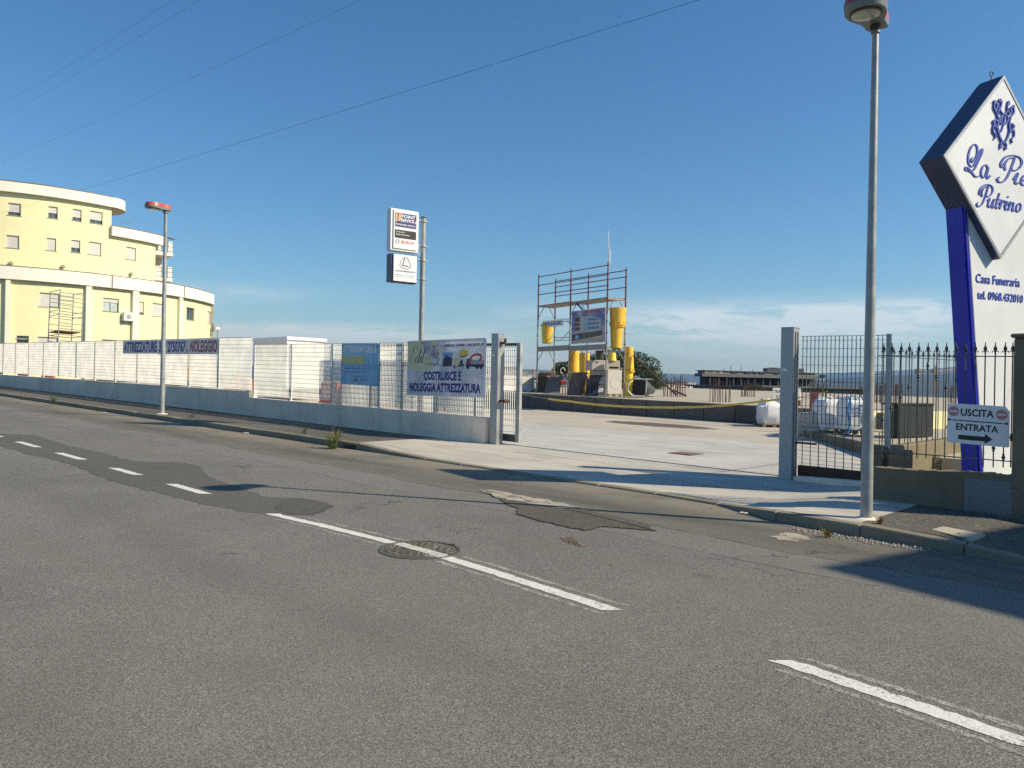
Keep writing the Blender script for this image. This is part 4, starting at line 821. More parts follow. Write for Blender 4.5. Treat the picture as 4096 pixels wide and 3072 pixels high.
# ------------------------------------------------------------------ street lamps
def lamp(base, top, dirv, label, rp=(.066, .034)):
    t = thing('street_lamp', label, 'street lamp', base, 'street lamps on the pavement edge'); d = Vector(dirv).normalized(); s = d.cross(Z3)
    MB().tube(base-Z3*.1, (base.x, base.y, top), rp[0], rp[1], n=20).build('pole', 'galvanised', t, smooth=True)
    MB().tube((base.x, base.y, top-.03), (base.x, base.y, top+.11), rp[1]*1.45, n=14).build('collar', 'lamp_grey', t, smooth=True)
    hz_ = top+.055; O = Vector((base.x, base.y, hz_))
    prof = [(-.14, .085), (-.10, .115), (0, .12), (.10, .125), (.18, .16), (.30, .205), (.42, .215), (.54, .18), (.60, .10), (.615, .0)]
    def shell(zb, zt_, kb, kt, n0=0):
        mb = MB(); top_ = []; bot = []
        out = [(u, w_) for u, w_ in prof]+[(u, -w_) for u, w_ in prof[-2::-1]]
        for u, w_ in out:
            cu = .24; bot.append(O+d*(cu+(u-cu)*kb)+s*(w_*kb)+Z3*zb); top_.append(O+d*(cu+(u-cu)*kt)+s*(w_*kt)+Z3*zt_)
        L = len(out); mb.add(bot+top_, [tuple(range(L-1, -1, -1)), tuple(range(L, 2*L))]+[(i, (i+1) % L, L+(i+1) % L, L+i) for i in range(L)]); return mb
    shell(.0, .058, .96, 1.0).build('housing', 'lamp_grey', t, smooth=True); shell(.059, .165, 1.0, .92).build('cover', 'lamp_red', t, smooth=True)
    MB().lathe(O+d*.37-Z3*.012, [(.165, .014), (.165, -.004), (.148, -.006), (.148, .012)], 28).build('bezel', 'dark_iron', t, smooth=True)
    MB().lathe(O+d*.37-Z3*.022, [(.146, .02), (.146, .0), (.09, -.012), (.02, -.016)], 24).build('lens', 'lamp_glass', t, smooth=True)
    MB().cbox(O+d*.02-Z3*.03, d*.10, s*.08, Z3*.05).build('hinge_clip', 'dark_iron', t)
    MB().obox(base+Vector((.0, 0, .62))+d*0-s*.03-d*(rp[0]+.012), s*.06, d*.02, Z3*.26).build('access_hatch', 'lamp_grey', t, bevel=.004)
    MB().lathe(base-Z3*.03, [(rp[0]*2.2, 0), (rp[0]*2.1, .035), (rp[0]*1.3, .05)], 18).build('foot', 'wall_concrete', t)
    return t
lb_ = gp(3465, 2075, .12); lr_top = aty(3497, 125, lb_.y).z
lamp(lb_, lr_top, (.06, -1, 0), 'near street lamp, tall grey pole in front of the right gate leaf')
ll = aty(648, 1648, 9.62); ll_top = aty(665, 850, 9.62).z; ll.z = -K*ll.x+.118
lamp(ll, ll_top, (.06, -1, 0), 'far street lamp with red topped head in front of the banner sheets', (.075, .05))
# ------------------------------------------------------------------ right-hand wall, railing and signs
YR = 10.66
rw = thing('garden_wall', 'low brown roughcast wall with iron railing right of the lamp post', 'wall', G(-2.5, YR))
x0 = aty(3492, 1900, YR).x; tops = [(3492, 1868), (3600, 1876), (3750, 1885), (3850, 1888), (3960, 1895), (4000, 1903), (4060, 1896), (4300, 1905), (5200, 1960)]
mb = MB(); prev = None
for p in tops:
    q = aty(*p, YR); q2 = (q, )
    if prev is not None:
        n_ = 6
        for k in range(n_):
            a = prev.lerp(q, k/n_); b_ = prev.lerp(q, (k+1)/n_); ja, jb = random.uniform(-.008, .008), random.uniform(-.008, .008)
            mb.hexa([(a.x, YR, -.2), (b_.x, YR, -.2), (b_.x, YR+.24, -.2), (a.x, YR+.24, -.2), (a.x, YR, a.z+ja), (b_.x, YR, b_.z+ja), (b_.x, YR+.24, b_.z+jb), (a.x, YR+.24, a.z+jb)])
    prev = q
mb.build('wall_body', 'brown_plaster', rw)
xp = aty(4058, 1352, YR).x; zp = aty(4058, 1352, YR).z
pl_ = thing('gate_pillar', 'tall brown roughcast pillar at the right end of the iron railing', 'pillar', G(xp, YR))
MB().box(xp, xp+.50, YR-.03, YR+.45, -.2, zp).build('pillar_body', 'brown_plaster', pl_, bevel=.02); MB().box(xp-.03, xp+.53, YR-.06, YR+.48, zp, zp+.05).build('cap', 'brown_plaster', pl_, bevel=.015)
cb = thing('meter_cabinet', 'grey metal meter cabinet door set into the low brown wall', 'cabinet', G(-2.2, YR))
ca, cz = aty(3857, 1912, YR-.012), aty(3857, 2052, YR-.012).z
MB().box(ca.x, ca.x+1.25, YR-.014, YR+.02, max(cz, .10), ca.z).build('frame', 'cabinet_grey', cb, bevel=.004)
MB().box(ca.x+.07, ca.x+1.18, YR-.024, YR-.016, max(cz, .10)+.04, ca.z-.05).build('door', 'cabinet_grey', cb, bevel=.004)
for dx in (.48, .66): MB().box(ca.x+dx, ca.x+dx+.07, YR-.034, YR-.024, ca.z-.075, ca.z-.058).build('latch', 'dark_iron', cb)
def finial(mb, x, y, z, k=1.0):
    a = .052*k
    mb.lathe((x, y, z), [(.008*k, 0), (.013*k, .010*k), (.008*k, .022*k), (.012*k, .03*k)], 6)
    mb.prism([(x+dx*a, y-.005, z+dz*a) for dx, dz in ((-.10, .5), (-.42, 1.25), (-.10, 2.0), (0, 2.9), (.10, 2.0), (.42, 1.25), (.10, .5))], (0, .010, 0))
    mb.prism([(x+.005, y+dx*a, z+dz*a) for dx, dz in ((-.10, .5), (-.34, 1.25), (0, 2.7), (.34, 1.25), (.10, .5))], (-.010, 0, 0))
    for s_ in (-1, 1): mb.path([(x, y, z+.42*a), (x+s_*.30*a, y, z+.75*a), (x+s_*.58*a, y, z+.62*a), (x+s_*.66*a, y, z+.36*a)], .006*k, 5)
def knot(mb, x, y, z, k=1.0): mb.lathe((x, y, z-.045*k), [(.010*k, 0), (.016*k, .012*k), (.010*k, .024*k), (.022*k, .036*k), (.022*k, .05*k), (.010*k, .062*k), (.016*k, .074*k), (.010*k, .088*k)], 8)
ir = thing('iron_railing', 'dark green iron railing with spear tips on the low brown wall', 'railing', G(-2.8, YR+.10)); yb = YR+.10
bars = [3535, 3568, 3605, 3638, 3675, 3712, 3748, 3786, 3824, 3862, 3901, 3941, 3981, 4021, 4051]
zr0, zr1 = aty(3520, 1423, yb).z, aty(4050, 1426, yb).z; xr0, xr1 = aty(3512, 1423, yb).x, aty(4056, 1425, yb).x
railz = lambda x_: zr0+(zr1-zr0)*(x_-xr0)/(xr1-xr0); zl0, zl1 = aty(3512, 1803, yb).z, aty(4045, 1846, yb).z
for a, b_, nm in ((zr0, zr1, 'top_rail'), (zl0, zl1, 'bottom_rail')): MB().obox((xr0, yb-.014, a-.006), (xr1-xr0, 0, b_-a), (0, .028, 0), (0, 0, .012)).build(nm, 'dark_iron', ir)
knots = {0: 1680, 1: 1632, 2: 1590, 3: 1549, 4: 1508, 5: 1464, 6: 1508, 7: 1552, 12: 1792, 13: 1830, 14: 1750}
for i, px in enumerate(bars):
    P = aty(px, 1423, yb); x_ = P.x; zt_ = railz(x_); zb_ = aty(px, 1834, yb).z if px < 3900 else aty(px, 1870, yb).z
    mb = MB(); mb.tube((x_, yb, zb_), (x_, yb, zt_+.03), .0075, n=6)
    if i in knots: knot(mb, x_, yb, aty(px, knots[i], yb).z)
    bo = mb.build('bar', 'dark_iron', ir); fm = MB(); finial(fm, x_, yb, zt_+.028); fm.build('spear_tip', 'dark_iron', bo)
MB().box(xr1, xr1+.03, yb-.015, yb+.015, zl1-.2, zr1+.02).build('end_post', 'dark_iron', ir)
# exit / entrance plate
us = thing('direction_sign', 'white exit and entrance plate with black arrow fixed to the railing', 'sign', aty(3900, 1780, yb-.03)); ys_ = yb-.03
tl, tr, bl, br = aty(3795, 1612, ys_), aty(4026, 1626, ys_), aty(3787, 1768, ys_), aty(4037, 1784, ys_)
ux = (tr-tl); ux.y = 0; ux.normalize(); w = (br-bl).length; h = tl.z-bl.z; o = Vector(bl); A = at_(o, ux, Z3, w, h)
c_ = .07; cz_ = c_*w/h
MB().prism([A(u, v_) for u, v_ in ((.012, 0), (.98, 0), (1, .02), (1, 1-cz_*1.3), (1-c_, 1), (c_*.7, 1), (0, 1-cz_), (0, .02))], (0, .006, 0)).build('plate', 'sign_white', us)
lettering('USCITA', us, 'print_black', A(.225, .70), ux, Z3, w*.53, h*.185, .026); lettering('ENTRATA', us, 'print_black', A(.15, .335), ux, Z3, w*.68, h*.17, .026)
blob('rule', 'print_black', [(.09, .565), (.89, .565), (.89, .59), (.09, .59)], A, .0025, us)
for cx_ in (.035, .95): blob('screw_cap', 'print_black', ell(cx_, .58, .035, .025, 14), A, .0025, us)
blob('arrow', 'print_black', [(.19, .10), (.62, .10), (.62, .04), (.74, .165), (.62, .29), (.62, .215), (.19, .215)], A, .0025, us)
for cx_, cy_ in ((.105, .80), (.875, .79)): d_ = blob('no_entry_disc', 'print_rose', ell(cx_, cy_, .09, .09*w/h, 24), A, .0025, us); blob('no_entry_bar', 'sign_white', [(cx_-.065, cy_-.02), (cx_+.065, cy_-.02), (cx_+.065, cy_+.025), (cx_-.065, cy_+.025)], A, .004, d_)
# second railing set back
sr = thing('iron_railing', 'second iron railing running back behind the front one, seen against the hills', 'railing', colZ(3600, 13)); k0, k1 = colZ(3565, 12.7), colZ(3818, 14.6)
zt0, zt1 = atZ(3570, 1426, 12.7).z, atZ(3815, 1441, 14.6).z
def kk(t): return k0.lerp(k1, t)
MB().obox((k0.x, k0.y, zt0-.006), (k1.x-k0.x, k1.y-k0.y, zt1-zt0), (.012, -.012, 0), (0, 0, .014)).build('top_rail', 'dark_iron', sr)
for i in range(12):
    t = (i+.35)/11.6; p = kk(t); z = zt0+(zt1-zt0)*t; mb = MB(); mb.tube((p.x, p.y, .45), (p.x, p.y, z+.03), .0085, n=6); bo = mb.build('bar', 'dark_iron', sr); fm = MB(); finial(fm, p.x, p.y, z+.028, .85); fm.build('spear_tip', 'dark_iron', bo)
q0, q1 = colZ(3532, 11.7), colZ(3860, 14.9); dv = (q1-q0); nv = Vector((-dv.y, dv.x, 0)).normalized()*.22
bwall = thing('garden_wall', 'short brown roughcast wall under the second railing behind the front wall', 'wall', q0)
MB().obox(q0-Z3*.2, dv, nv, Z3*(.2+.74)).build('wall_body', 'brown_plaster', bwall, bevel=.02)
q2 = colZ(3590, 11.55); MB().obox(q2-Z3*.2-nv*.6, dv.normalized()*.34, nv*1.1, Z3*(.2+.72)).build('pier', 'brown_plaster', bwall, bevel=.02)

# ------------------------------------------------------------------ the funeral home's totem
TA = R(68); TX = Vector((math.cos(TA), math.sin(TA), 0)); TN = TX.cross(Z3)    # along the face, out of the face
DL = Vector((-3.016, 11.313, 4.773)); HW, HH = 1.19, 1.275; DC = DL+TX*HW; DC.z = 4.735
tt = thing('totem_sign', 'tall blue and white totem with a diamond shaped lettered box behind the railing', 'sign', G(DC.x, DC.y))
def dia(k): return [DC+TX*(HW*k), DC+Z3*(HH*k), DC-TX*(HW*k), DC-Z3*(HH*k)]
MB().prism([p-TN*.34 for p in dia(1)], TN*.335).build('diamond_box', 'box_navy', tt)
MB().prism([p-TN*.37 for p in dia(.985)], TN*.03).build('back_frame', 'box_navy', tt)
mb = MB(); a, b_ = dia(1.0), dia(.955)
for i in range(4): j = (i+1) % 4; mb.hexa([a[i]-TN*.006, a[j]-TN*.006, b_[j]-TN*.006, b_[i]-TN*.006, a[i]+TN*.014, a[j]+TN*.014, b_[j]+TN*.014, b_[i]+TN*.014])
mb.build('face_frame', 'sign_grey_edge', tt)
MB().prism([p-TN*.002 for p in dia(.95)], TN*.008).build('diamond_face', 'sign_cream', tt)
mb = MB(); mb.tube(DC+Z3*HH-TN*.17, DC+Z3*(HH+.05)-TN*.17, .008, n=6); mb.path([DC+Z3*(HH+.08+.035*math.sin(t))-TN*.17+TX*(.035*math.cos(t)) for t in [i*2*math.pi/12 for i in range(13)]], .008, 6); mb.build('lifting_eye', 'dark_iron', tt)
# body: tapering blue side, pale front panel
def legx(z): return 1.055-.1205*z     # left edge along the face, measured from DL
def tp(u, z, n_): p = DL+TX*u+TN*n_; p.z = z; return p
zs = [4.3, 3.6, 2.9, 2.2, 1.5, .8, 0.0]
def column(ul, ur, n0, n1, name, mat, smooth=False):
    mb = MB()
    for za, zb2 in zip(zs, zs[1:]):
        mb.hexa([tp(ul(zb2), zb2, n0), tp(ur(zb2), zb2, n0), tp(ur(zb2), zb2, n1), tp(ul(zb2), zb2, n1), tp(ul(za), za, n0), tp(ur(za), za, n0), tp(ur(za), za, n1), tp(ul(za), za, n1)])
    return mb.build(name, mat, tt)
column(lambda z: legx(z), lambda z: legx(z)+.06, -.36, -.12, 'blue_flank', 'totem_blue')
column(lambda z: legx(z)+.02, lambda z: legx(z)+.06, -.119, -.095, 'blue_front_edge', 'totem_blue')
column(lambda z: legx(z)+.062, lambda z: legx(z)+.08, -.30, -.09, 'steel_trim', 'sign_grey_edge')
column(lambda z: legx(z)+.082, lambda z: 3.20-.02*z, -.30, -.10, 'front_panel', 'sign_cream')  # right part is out of view, widened to broaden the shadow on the apron
column(lambda z: 3.202-.02*z, lambda z: 3.28-.02*z, -.36, -.10, 'blue_flank', 'totem_blue')
# lettering, standing proud
def tpx(px, py, n_=0.0): return plane_hit(px, py, DL+TN*n_, TN)
def tl_(px0, py0, px1, py1, px2, py2, n_=0.0):      # baseline start, baseline end, cap height point above the start
    a = tpx(px0, py0, n_); b_ = tpx(px1, py1, n_); c_ = tpx(px2, py2, n_); return a, (b_-a).dot(TX), c_.z-a.z
o, w, h = tl_(3856, 702, 3958, 700, 3862, 574); o.z += .02
fz = TN*.008
script_writing('La', tt, 'letter_blue', o+fz, TX, Z3, w, h*.98, .010, wmin=.026, wmax=.078, shear=.12)
o2, w2, h2 = tl_(3985, 712, 4096, 735, 3990, 605); z0 = o.z+.0; o2.z = z0
script_writing('Pieta', tt, 'letter_blue', o2+fz, TX, Z3, w*2.1, h*.88, .010, wmin=.026, wmax=.08, shear=.2, accent=True)
o, w, h = tl_(3903, 820, 4080, 846, 3908, 725)
script_writing('Putrino', tt, 'letter_blue', o+fz, TX, Z3, w, h*.92, .010, wmin=.03, wmax=.088, shear=.22)
# crest
c = tpx(4010, 500); c = c+fz; sX, sZ = .235, .315; mb = MB(); wd_ = .022
shield = [(-.62, .42), (-.50, .1), (-.55, -.2), (-.35, -.55), (0, -.80), (.35, -.55), (.55, -.2), (.50, .1), (.62, .42)]
ribbon(mb, shield, c, TX, Z3, sX, sZ, wd_*1.2, .02); ribbon(mb, [(-.62, .42), (-.9, .65), (-.8, .9), (-.6, .78), (-.68, .6)], c, TX, Z3, sX, sZ, wd_, .02); ribbon(mb, [(.62, .42), (.9, .65), (.8, .9), (.6, .78), (.68, .6)], c, TX, Z3, sX, sZ, wd_, .02)
ribbon(mb, [(-.55, .5), (-.3, .75), (-.25, 1.0), (-.4, 1.02)], c, TX, Z3, sX, sZ, wd_, .02); ribbon(mb, [(.55, .5), (.3, .72), (.35, .98), (.5, .95)], c, TX, Z3, sX, sZ, wd_, .02); ribbon(mb, [(-.45, .72), (-.2, .5), (.1, .5), (.35, .72)], c, TX, Z3, sX, sZ, wd_*.9, .02)
for s_ in (-1, 1):
    ribbon(mb, [(s_*.52, .05), (s_*.8, .12), (s_*.88, -.08), (s_*.68, -.1)], c, TX, Z3, sX, sZ, wd_, .02); ribbon(mb, [(s_*.52, -.25), (s_*.9, -.15), (s_*.95, -.4), (s_*.72, -.55), (s_*.8, -.72)], c, TX, Z3, sX, sZ, wd_*.9, .02); ribbon(mb, [(s_*.05, -.75), (s_*.25, -.85), (s_*.2, -1.02)], c, TX, Z3, sX, sZ, wd_, .02)
    for u, v_ in ((.85, .9), (.4, 1.02), (.9, .03), (.22, -1.0)): disc(mb, c+TX*(s_*u*sX)+Z3*(v_*sZ), TX, Z3, .026, .018, 12)
mb.build('crest', 'letter_blue', tt); script_writing('P', tt, 'letter_blue', c-TX*.11-Z3*.11, TX, Z3, .20, .25, .015, wmin=.03, wmax=.10, shear=.2, name='crest_initial')
o, w, h = tl_(3902, 1130, 4078, 1155, 3902, 1090, -.10); lettering('Casa Funeraria', tt, 'letter_blue', o+TN*.003, TX, Z3, w, h*.92, .012, 0, .006)
o, w, h = tl_(3908, 1195, 4090, 1213, 3908, 1168, -.10); lettering('tel. 0968.432010', tt, 'letter_blue', o+TN*.003, TX, Z3, w*1.0, h*1.25, .012, 0, .006)

# ------------------------------------------------------------------ neighbouring house just out of view, whose shadow lies on the road
gp_c = gp(3260, 2268); HHs = 9.6; k_ = HHs/math.tan(SUN_EL); cor = Vector((gp_c.x+k_*math.cos(SUN_AZ), gp_c.y+k_*math.sin(SUN_AZ), 0)); ha = R(-13); hx = Vector((math.cos(ha), math.sin(ha), 0)); hy = Vector((-math.sin(ha), math.cos(ha), 0))
hb = thing('house', 'plain plastered house at the right, outside the picture, shading the road', 'house', cor)
MB().obox(cor-Z3*.5, hx*11, hy*12, Z3*(HHs+.3)).build('wall', 'beige_render', hb); MB().obox(cor+Z3*(HHs-.2)-hx*.0, hx*11.3, hy*12.3, Z3*.22).build('roof', 'sill_stone', hb)
for r_ in range(3):
    for q in range(3): wo_ = MB().obox(cor+hx*(1.6+3.3*q)-hy*.02+Z3*(1.1+3*r_), hx*1.2, hy*.03, Z3*1.5).build('window', 'pane_glass', hb); MB().obox(cor+hx*(1.5+3.3*q)-hy*.08+Z3*(1.0+3*r_), hx*1.4, hy*.08, Z3*.08).build('sill', 'sill_stone', wo_)

# ------------------------------------------------------------------ road furniture
mc = gp(1680, 2200); mh = thing('manhole_cover', 'round cast iron manhole cover crossed by the white centre line', 'manhole cover', mc); rad = .335
MB().lathe(G(mc.x, mc.y, -.03), [(rad+.035, 0), (rad+.035, .036), (rad+.008, .036), (rad+.008, .0)], 40, axis=(K, 0, 1)).build('frame', 'cast_iron', mh, smooth=False)
MB().lathe(G(mc.x, mc.y, -.03), [(rad, 0), (rad, .030), (rad-.02, .031)], 40, axis=(K, 0, 1)).build('lid', 'cast_iron', mh)
mb = MB(); n_ = 15; st_ = 2*rad/n_
for i in range(n_):
    for j in range(n_):
        u, v_ = -rad+(i+.5)*st_, -rad+(j+.5)*st_
        if math.hypot(u, v_) > rad-.03 or (abs(v_) < .056): continue
        a_ = .6 if (i+j) % 2 else -.9; d_ = Vector((math.cos(a_), math.sin(a_), 0))*st_*.40; e_ = Vector((-math.sin(a_), math.cos(a_), 0))*st_*.20; c_ = G(mc.x+u, mc.y+v_, .0005)
        mb.hexa([c_-d_-e_, c_+d_-e_, c_+d_+e_, c_-d_+e_, c_-d_-e_+Z3*.006, c_+d_-e_+Z3*.006, c_+d_+e_+Z3*.006, c_-d_+e_+Z3*.006])
stuff(mb.build('raised_pattern', 'nub_paint', mh))
lo = 0; xs_ = math.sqrt((rad-.01)**2-.06**2); mb = MB(); mb.grid(12, 1, lambda u, w_: G(mc.x-xs_+2*xs_*u, mc.y+lo+(w_-.5)*.115, .0065)); mb.build('line_across_lid', 'lid_paint', mh)
mb = MB(); c_ = gp(1812, 2181); mb.cbox(G(c_.x, c_.y, .006), (.06, .02, 0), (-.015, .035, 0), (0, 0, .014)); mb.build('hinge_lug', 'cast_iron', mh)
# yard drain
dr = thing('drain_grate', 'rusty square drain grate in the concrete inside the gateway', 'drain', gp(2695, 1845, .05)); dc = gp(2695, 1845, .04); dc.y += 1.35; dc.x -= .55; dc = G(dc.x, dc.y, yard_h(dc.y))
mb = MB()
for i in range(9): mb.cbox(dc+Vector((-.24+i*.06, 0, .008)), (.03, 0, 0), (0, .5, 0), (0, 0, .012))
for i in range(5): mb.cbox(dc+Vector((0, -.24+i*.12, .006)), (.52, 0, 0), (0, .03, 0), (0, 0, .010))
mb.build('grid', 'drain_rust', dr); MB().cbox(dc+Vector((0, 0, .003)), (.56, 0, 0), (0, .56, 0), (0, 0, .006)).build('frame', 'print_dark', dr)
# concrete chamber lid on the right pavement
cl_ = thing('chamber_lid', 'pale concrete inspection lid with slots beside the right kerb', 'drain cover', gp(3830, 2140, .13)); P = [gp(3722, 2122, .11), gp(3772, 2110, .11), gp(3945, 2143, .11), gp(3880, 2165, .11)]
MB().prism([p-Z3*.03 for p in P], Z3*.045).build('lid', 'slab_concrete', cl_, bevel=.008)
for a, b_ in (((3760, 2131), (3870, 2155)), ((3828, 2132), (3842, 2134))): p, q = gp(*a, .127), gp(*b_, .127); d_ = (q-p); e_ = Vector((-d_.y, d_.x, 0)).normalized()*.018; MB().obox(p-Z3*.002, d_, e_, Z3*.004).build('slot', 'print_black', cl_)
# gully mouth in the left kerb
g0, g1 = aty(1373, 1782, 9.19), aty(1421, 1790, 9.19)
gm = thing('gully_inlet', 'dark gully mouth in the kerb below the weeds', 'drain', g0); MB().box(g0.x, g0.x+.42, 9.186, 9.3, g0.z-.045, g0.z+.045).build('opening', 'print_black', gm); MB().box(g0.x-.03, g0.x+.45, 9.18, 9.3, g0.z+.045, g0.z+.06).build('lintel', 'kerb_concrete', gm)
# overhead cables
for i, (a, b_, za, zb2) in enumerate((((-90, 464), (700, -32), 62, 30), ((-90, 514), (800, -28), 62, 30), ((-90, 680), (1470, -42), 66, 26), ((-90, 872), (2760, -24), 70, 22))):
    p, q = atZ(*a, za), atZ(*b_, zb2); d_ = q-p; p = p-d_*.15; q = q+d_*.35
    mb = MB(); mb.path([p.lerp(q, t/30)-Z3*(4*.35*(t/30)*(1-t/30)) for t in range(31)], .004 if i < 3 else .006, 5)
    tag(mb.build('overhead_cable', 'cable_black'), ['highest thin overhead cable crossing the upper left corner of the sky', 'second overhead cable from the top left corner', 'third overhead cable down from the top left corner', 'longest overhead cable crossing in front of the yellow building'][i], 'cable', 'overhead cables')
# litter, pebbles, weeds
for i, (px, py, k_, mt_, lab) in enumerate(((3137, 2083, .05, 'litter_cork', 'crumpled tan scrap of litter lying below the right kerb'), (2975, 2057, .035, 'litter_white', 'small white paper scrap lying on the road before the gateway'), (985, 1735, .05, 'litter_white', 'white paper scrap below the kerb left of the weeds'), (420, 1653, .06, 'litter_white', 'white paper scrap below the kerb left of the far lamp'))):
    p = gp(px, py); mb = MB(); n_ = 7; mb.grid(n_, 3, lambda u, w_: G(p.x+(u-.5)*k_*3, p.y+(w_-.5)*k_*1.6, .006+.02*abs(math.sin(u*7+w_*5+i)))); tag(mb.build('litter', mt_), lab, 'litter')
mb = MB()
for i in range(420):
    t = random.random(); p = gp(3190, 2112).lerp(gp(3720, 2196), t); q = Vector((p.x+random.gauss(0, .05), p.y-abs(random.gauss(0, .11))-.01, 0)); r_ = random.choice((.006, .008, .011, .016))*random.uniform(.7, 1.3)
    c_ = G(q.x, q.y, r_*.4); mb.add([c_+Vector((r_*random.uniform(.7, 1.3), 0, 0)), c_+Vector((-r_, 0, 0)), c_+Vector((0, r_, 0)), c_+Vector((0, -r_*random.uniform(.7, 1.2), 0)), c_+Vector((0, 0, r_*.7)), c_-Vector((0, 0, r_*.7))], [(0, 2, 4), (2, 1, 4), (1, 3, 4), (3, 0, 4), (2, 0, 5), (1, 2, 5), (3, 1, 5), (0, 3, 5)])
stuff(mb.build('gravel', 'pebble'), 'loose gravel gathered in the gutter below the right kerb', 'gravel')
def weed(px, py, H, n_, lab, mat='weed_leaf', hh=.12, dry=False):
    p = gp(px, py, hh); t = thing('weed', lab, 'weed', p, 'weeds along the kerb'); mb = MB()
    for i in range(n_):
        a = random.uniform(0, 6.28); l = H*random.uniform(.4, 1.0); d_ = Vector((math.cos(a), math.sin(a), 0)); b_ = p+d_*random.uniform(0, H*.35); tip = b_+d_*l*random.uniform(.15, .7)+Z3*l; sw = Vector((-d_.y, d_.x, 0))*(.004+.002*random.random()); mid = b_.lerp(tip, .5)+Z3*l*.12
        mb.add([b_-sw, b_+sw, mid+sw*1.4, mid-sw*1.4, tip], [(0, 1, 2, 3), (3, 2, 4)])
        for j in range(4):
            m_ = b_.lerp(mid, random.random()) if j < 2 else mid.lerp(tip, random.random()); a2 = random.uniform(0, 6.28); e_ = Vector((math.cos(a2), math.sin(a2), random.uniform(-.2, .7)))*H*random.uniform(.10, .2); s2 = e_.cross(Z3).normalized()*H*.05
            mb.add([m_, m_+e_*.5+s2, m_+e_, m_+e_*.5-s2], [(0, 1, 2, 3)])
    mb.build('leaves', mat, t); return t
weed(1330, 1795, .34, 60, 'leafy green weed clump growing below the kerb beside the gully mouth', hh=0); weed(1345, 1752, .28, 22, 'dry grassy weed tuft on the kerb edge above the gully mouth', 'dry_weed'); weed(1215, 1733, .16, 22, 'small green weed on the kerb left of the tall clump'); weed(215, 1610, .30, 30, 'green weed at the kerb at the far left'); weed(395, 1645, .18, 18, 'low green weed between the far left weeds and the lamp', hh=.02)
weed(765, 1685, .26, 20, 'single thin weed at the kerb just right of the far lamp', hh=0); weed(3310, 2150, .12, 16, 'dry weed sprig at the foot of the right kerb', 'dry_weed', 0); weed(3518, 2098, .10, 18, 'dry weed tuft at the foot of the near lamp', 'dry_weed', .12)
weed(1420, 1700, .16, 30, 'dark weed at the foot of the grey wall', 'shrub_leaf', .04)
weed(90, 1600, .22, 20, 'small weed at the kerb at the left edge of the picture')
# ------------------------------------------------------------------ raised slab behind the yard
YP = 24.2; q = aty(2600, 1600, YP); HP = q.z+K*q.x
def S(x, y, dz=0): return Vector((x, y, -K*x+HP+dz))
pf = struct(thing('platform', None, None, S(-18, YP)))
MB().hexa([S(-46, YP+.02, -.02), S(-8.6, YP+.02, -.02), S(-8.6, 72, -.02), S(-46, 72, -.02), S(-46, YP+.02), S(-8.6, YP+.02), S(-8.6, 72), S(-46, 72)]).build('slab', 'slab_concrete', pf)
MB().hexa([S(-8.59, 27.3, -.02), S(6, 27.3, -.02), S(6, 72, -.02), S(-8.59, 72, -.02), S(-8.59, 27.3, -.001), S(6, 27.3, -.001), S(6, 72, -.001), S(-8.59, 72, -.001)]).build('slab', 'slab_concrete', pf)
x = -46.0
while x < -9.0:
    MB().hexa([G(x, YP, yard_h(YP)-.1), G(x+1.17, YP, yard_h(YP)-.1), G(x+1.17, YP+.4, yard_h(YP)-.1), G(x, YP+.4, yard_h(YP)-.1), S(x, YP, -.022), S(x+1.17, YP, -.022), S(x+1.17, YP+.4, -.022), S(x, YP+.4, -.022)]).build('wall_block', 'block_concrete', pf, bevel=.015); x += 1.19
yw_ = thing('yellow_wall', 'low pale yellow wall under the slab edge seen through the railings', 'wall', (-3, 27.3, .2))
yw0 = colZ(3490, 23)
for i in range(5): MB().obox(yw0+TX*(i*1.8)-Z3*.2, TX*1.79, -TN*.2, Z3*1.2).build('wall_panel', 'yellow_render', yw_)
# terrace on the right
ter = [(-9.0, 21.3), (-5.5, 16.8), (-3.9, 14.9), (5, 14.9), (5, 27.3), (-9.0, 27.3)]
struct(MB().prism([(a, b_, -.3) for a, b_ in ter], (0, 0, .76)).build('terrace', 'slab_concrete')); ZT = .46
mb = MB(); (ax, ay), (bx, by) = ter[0], ter[2]; d_ = Vector((bx-ax, by-ay, 0)); nv = Vector((d_.y, -d_.x, 0)).normalized()*-.14
mb.obox((ax, ay, -.2), d_, -nv, (0, 0, .68)); tag(mb.build('terrace_kerb', 'brown_plaster', bevel=.02), 'stained low concrete upstand edging the terrace behind the right gate leaf', 'kerb')

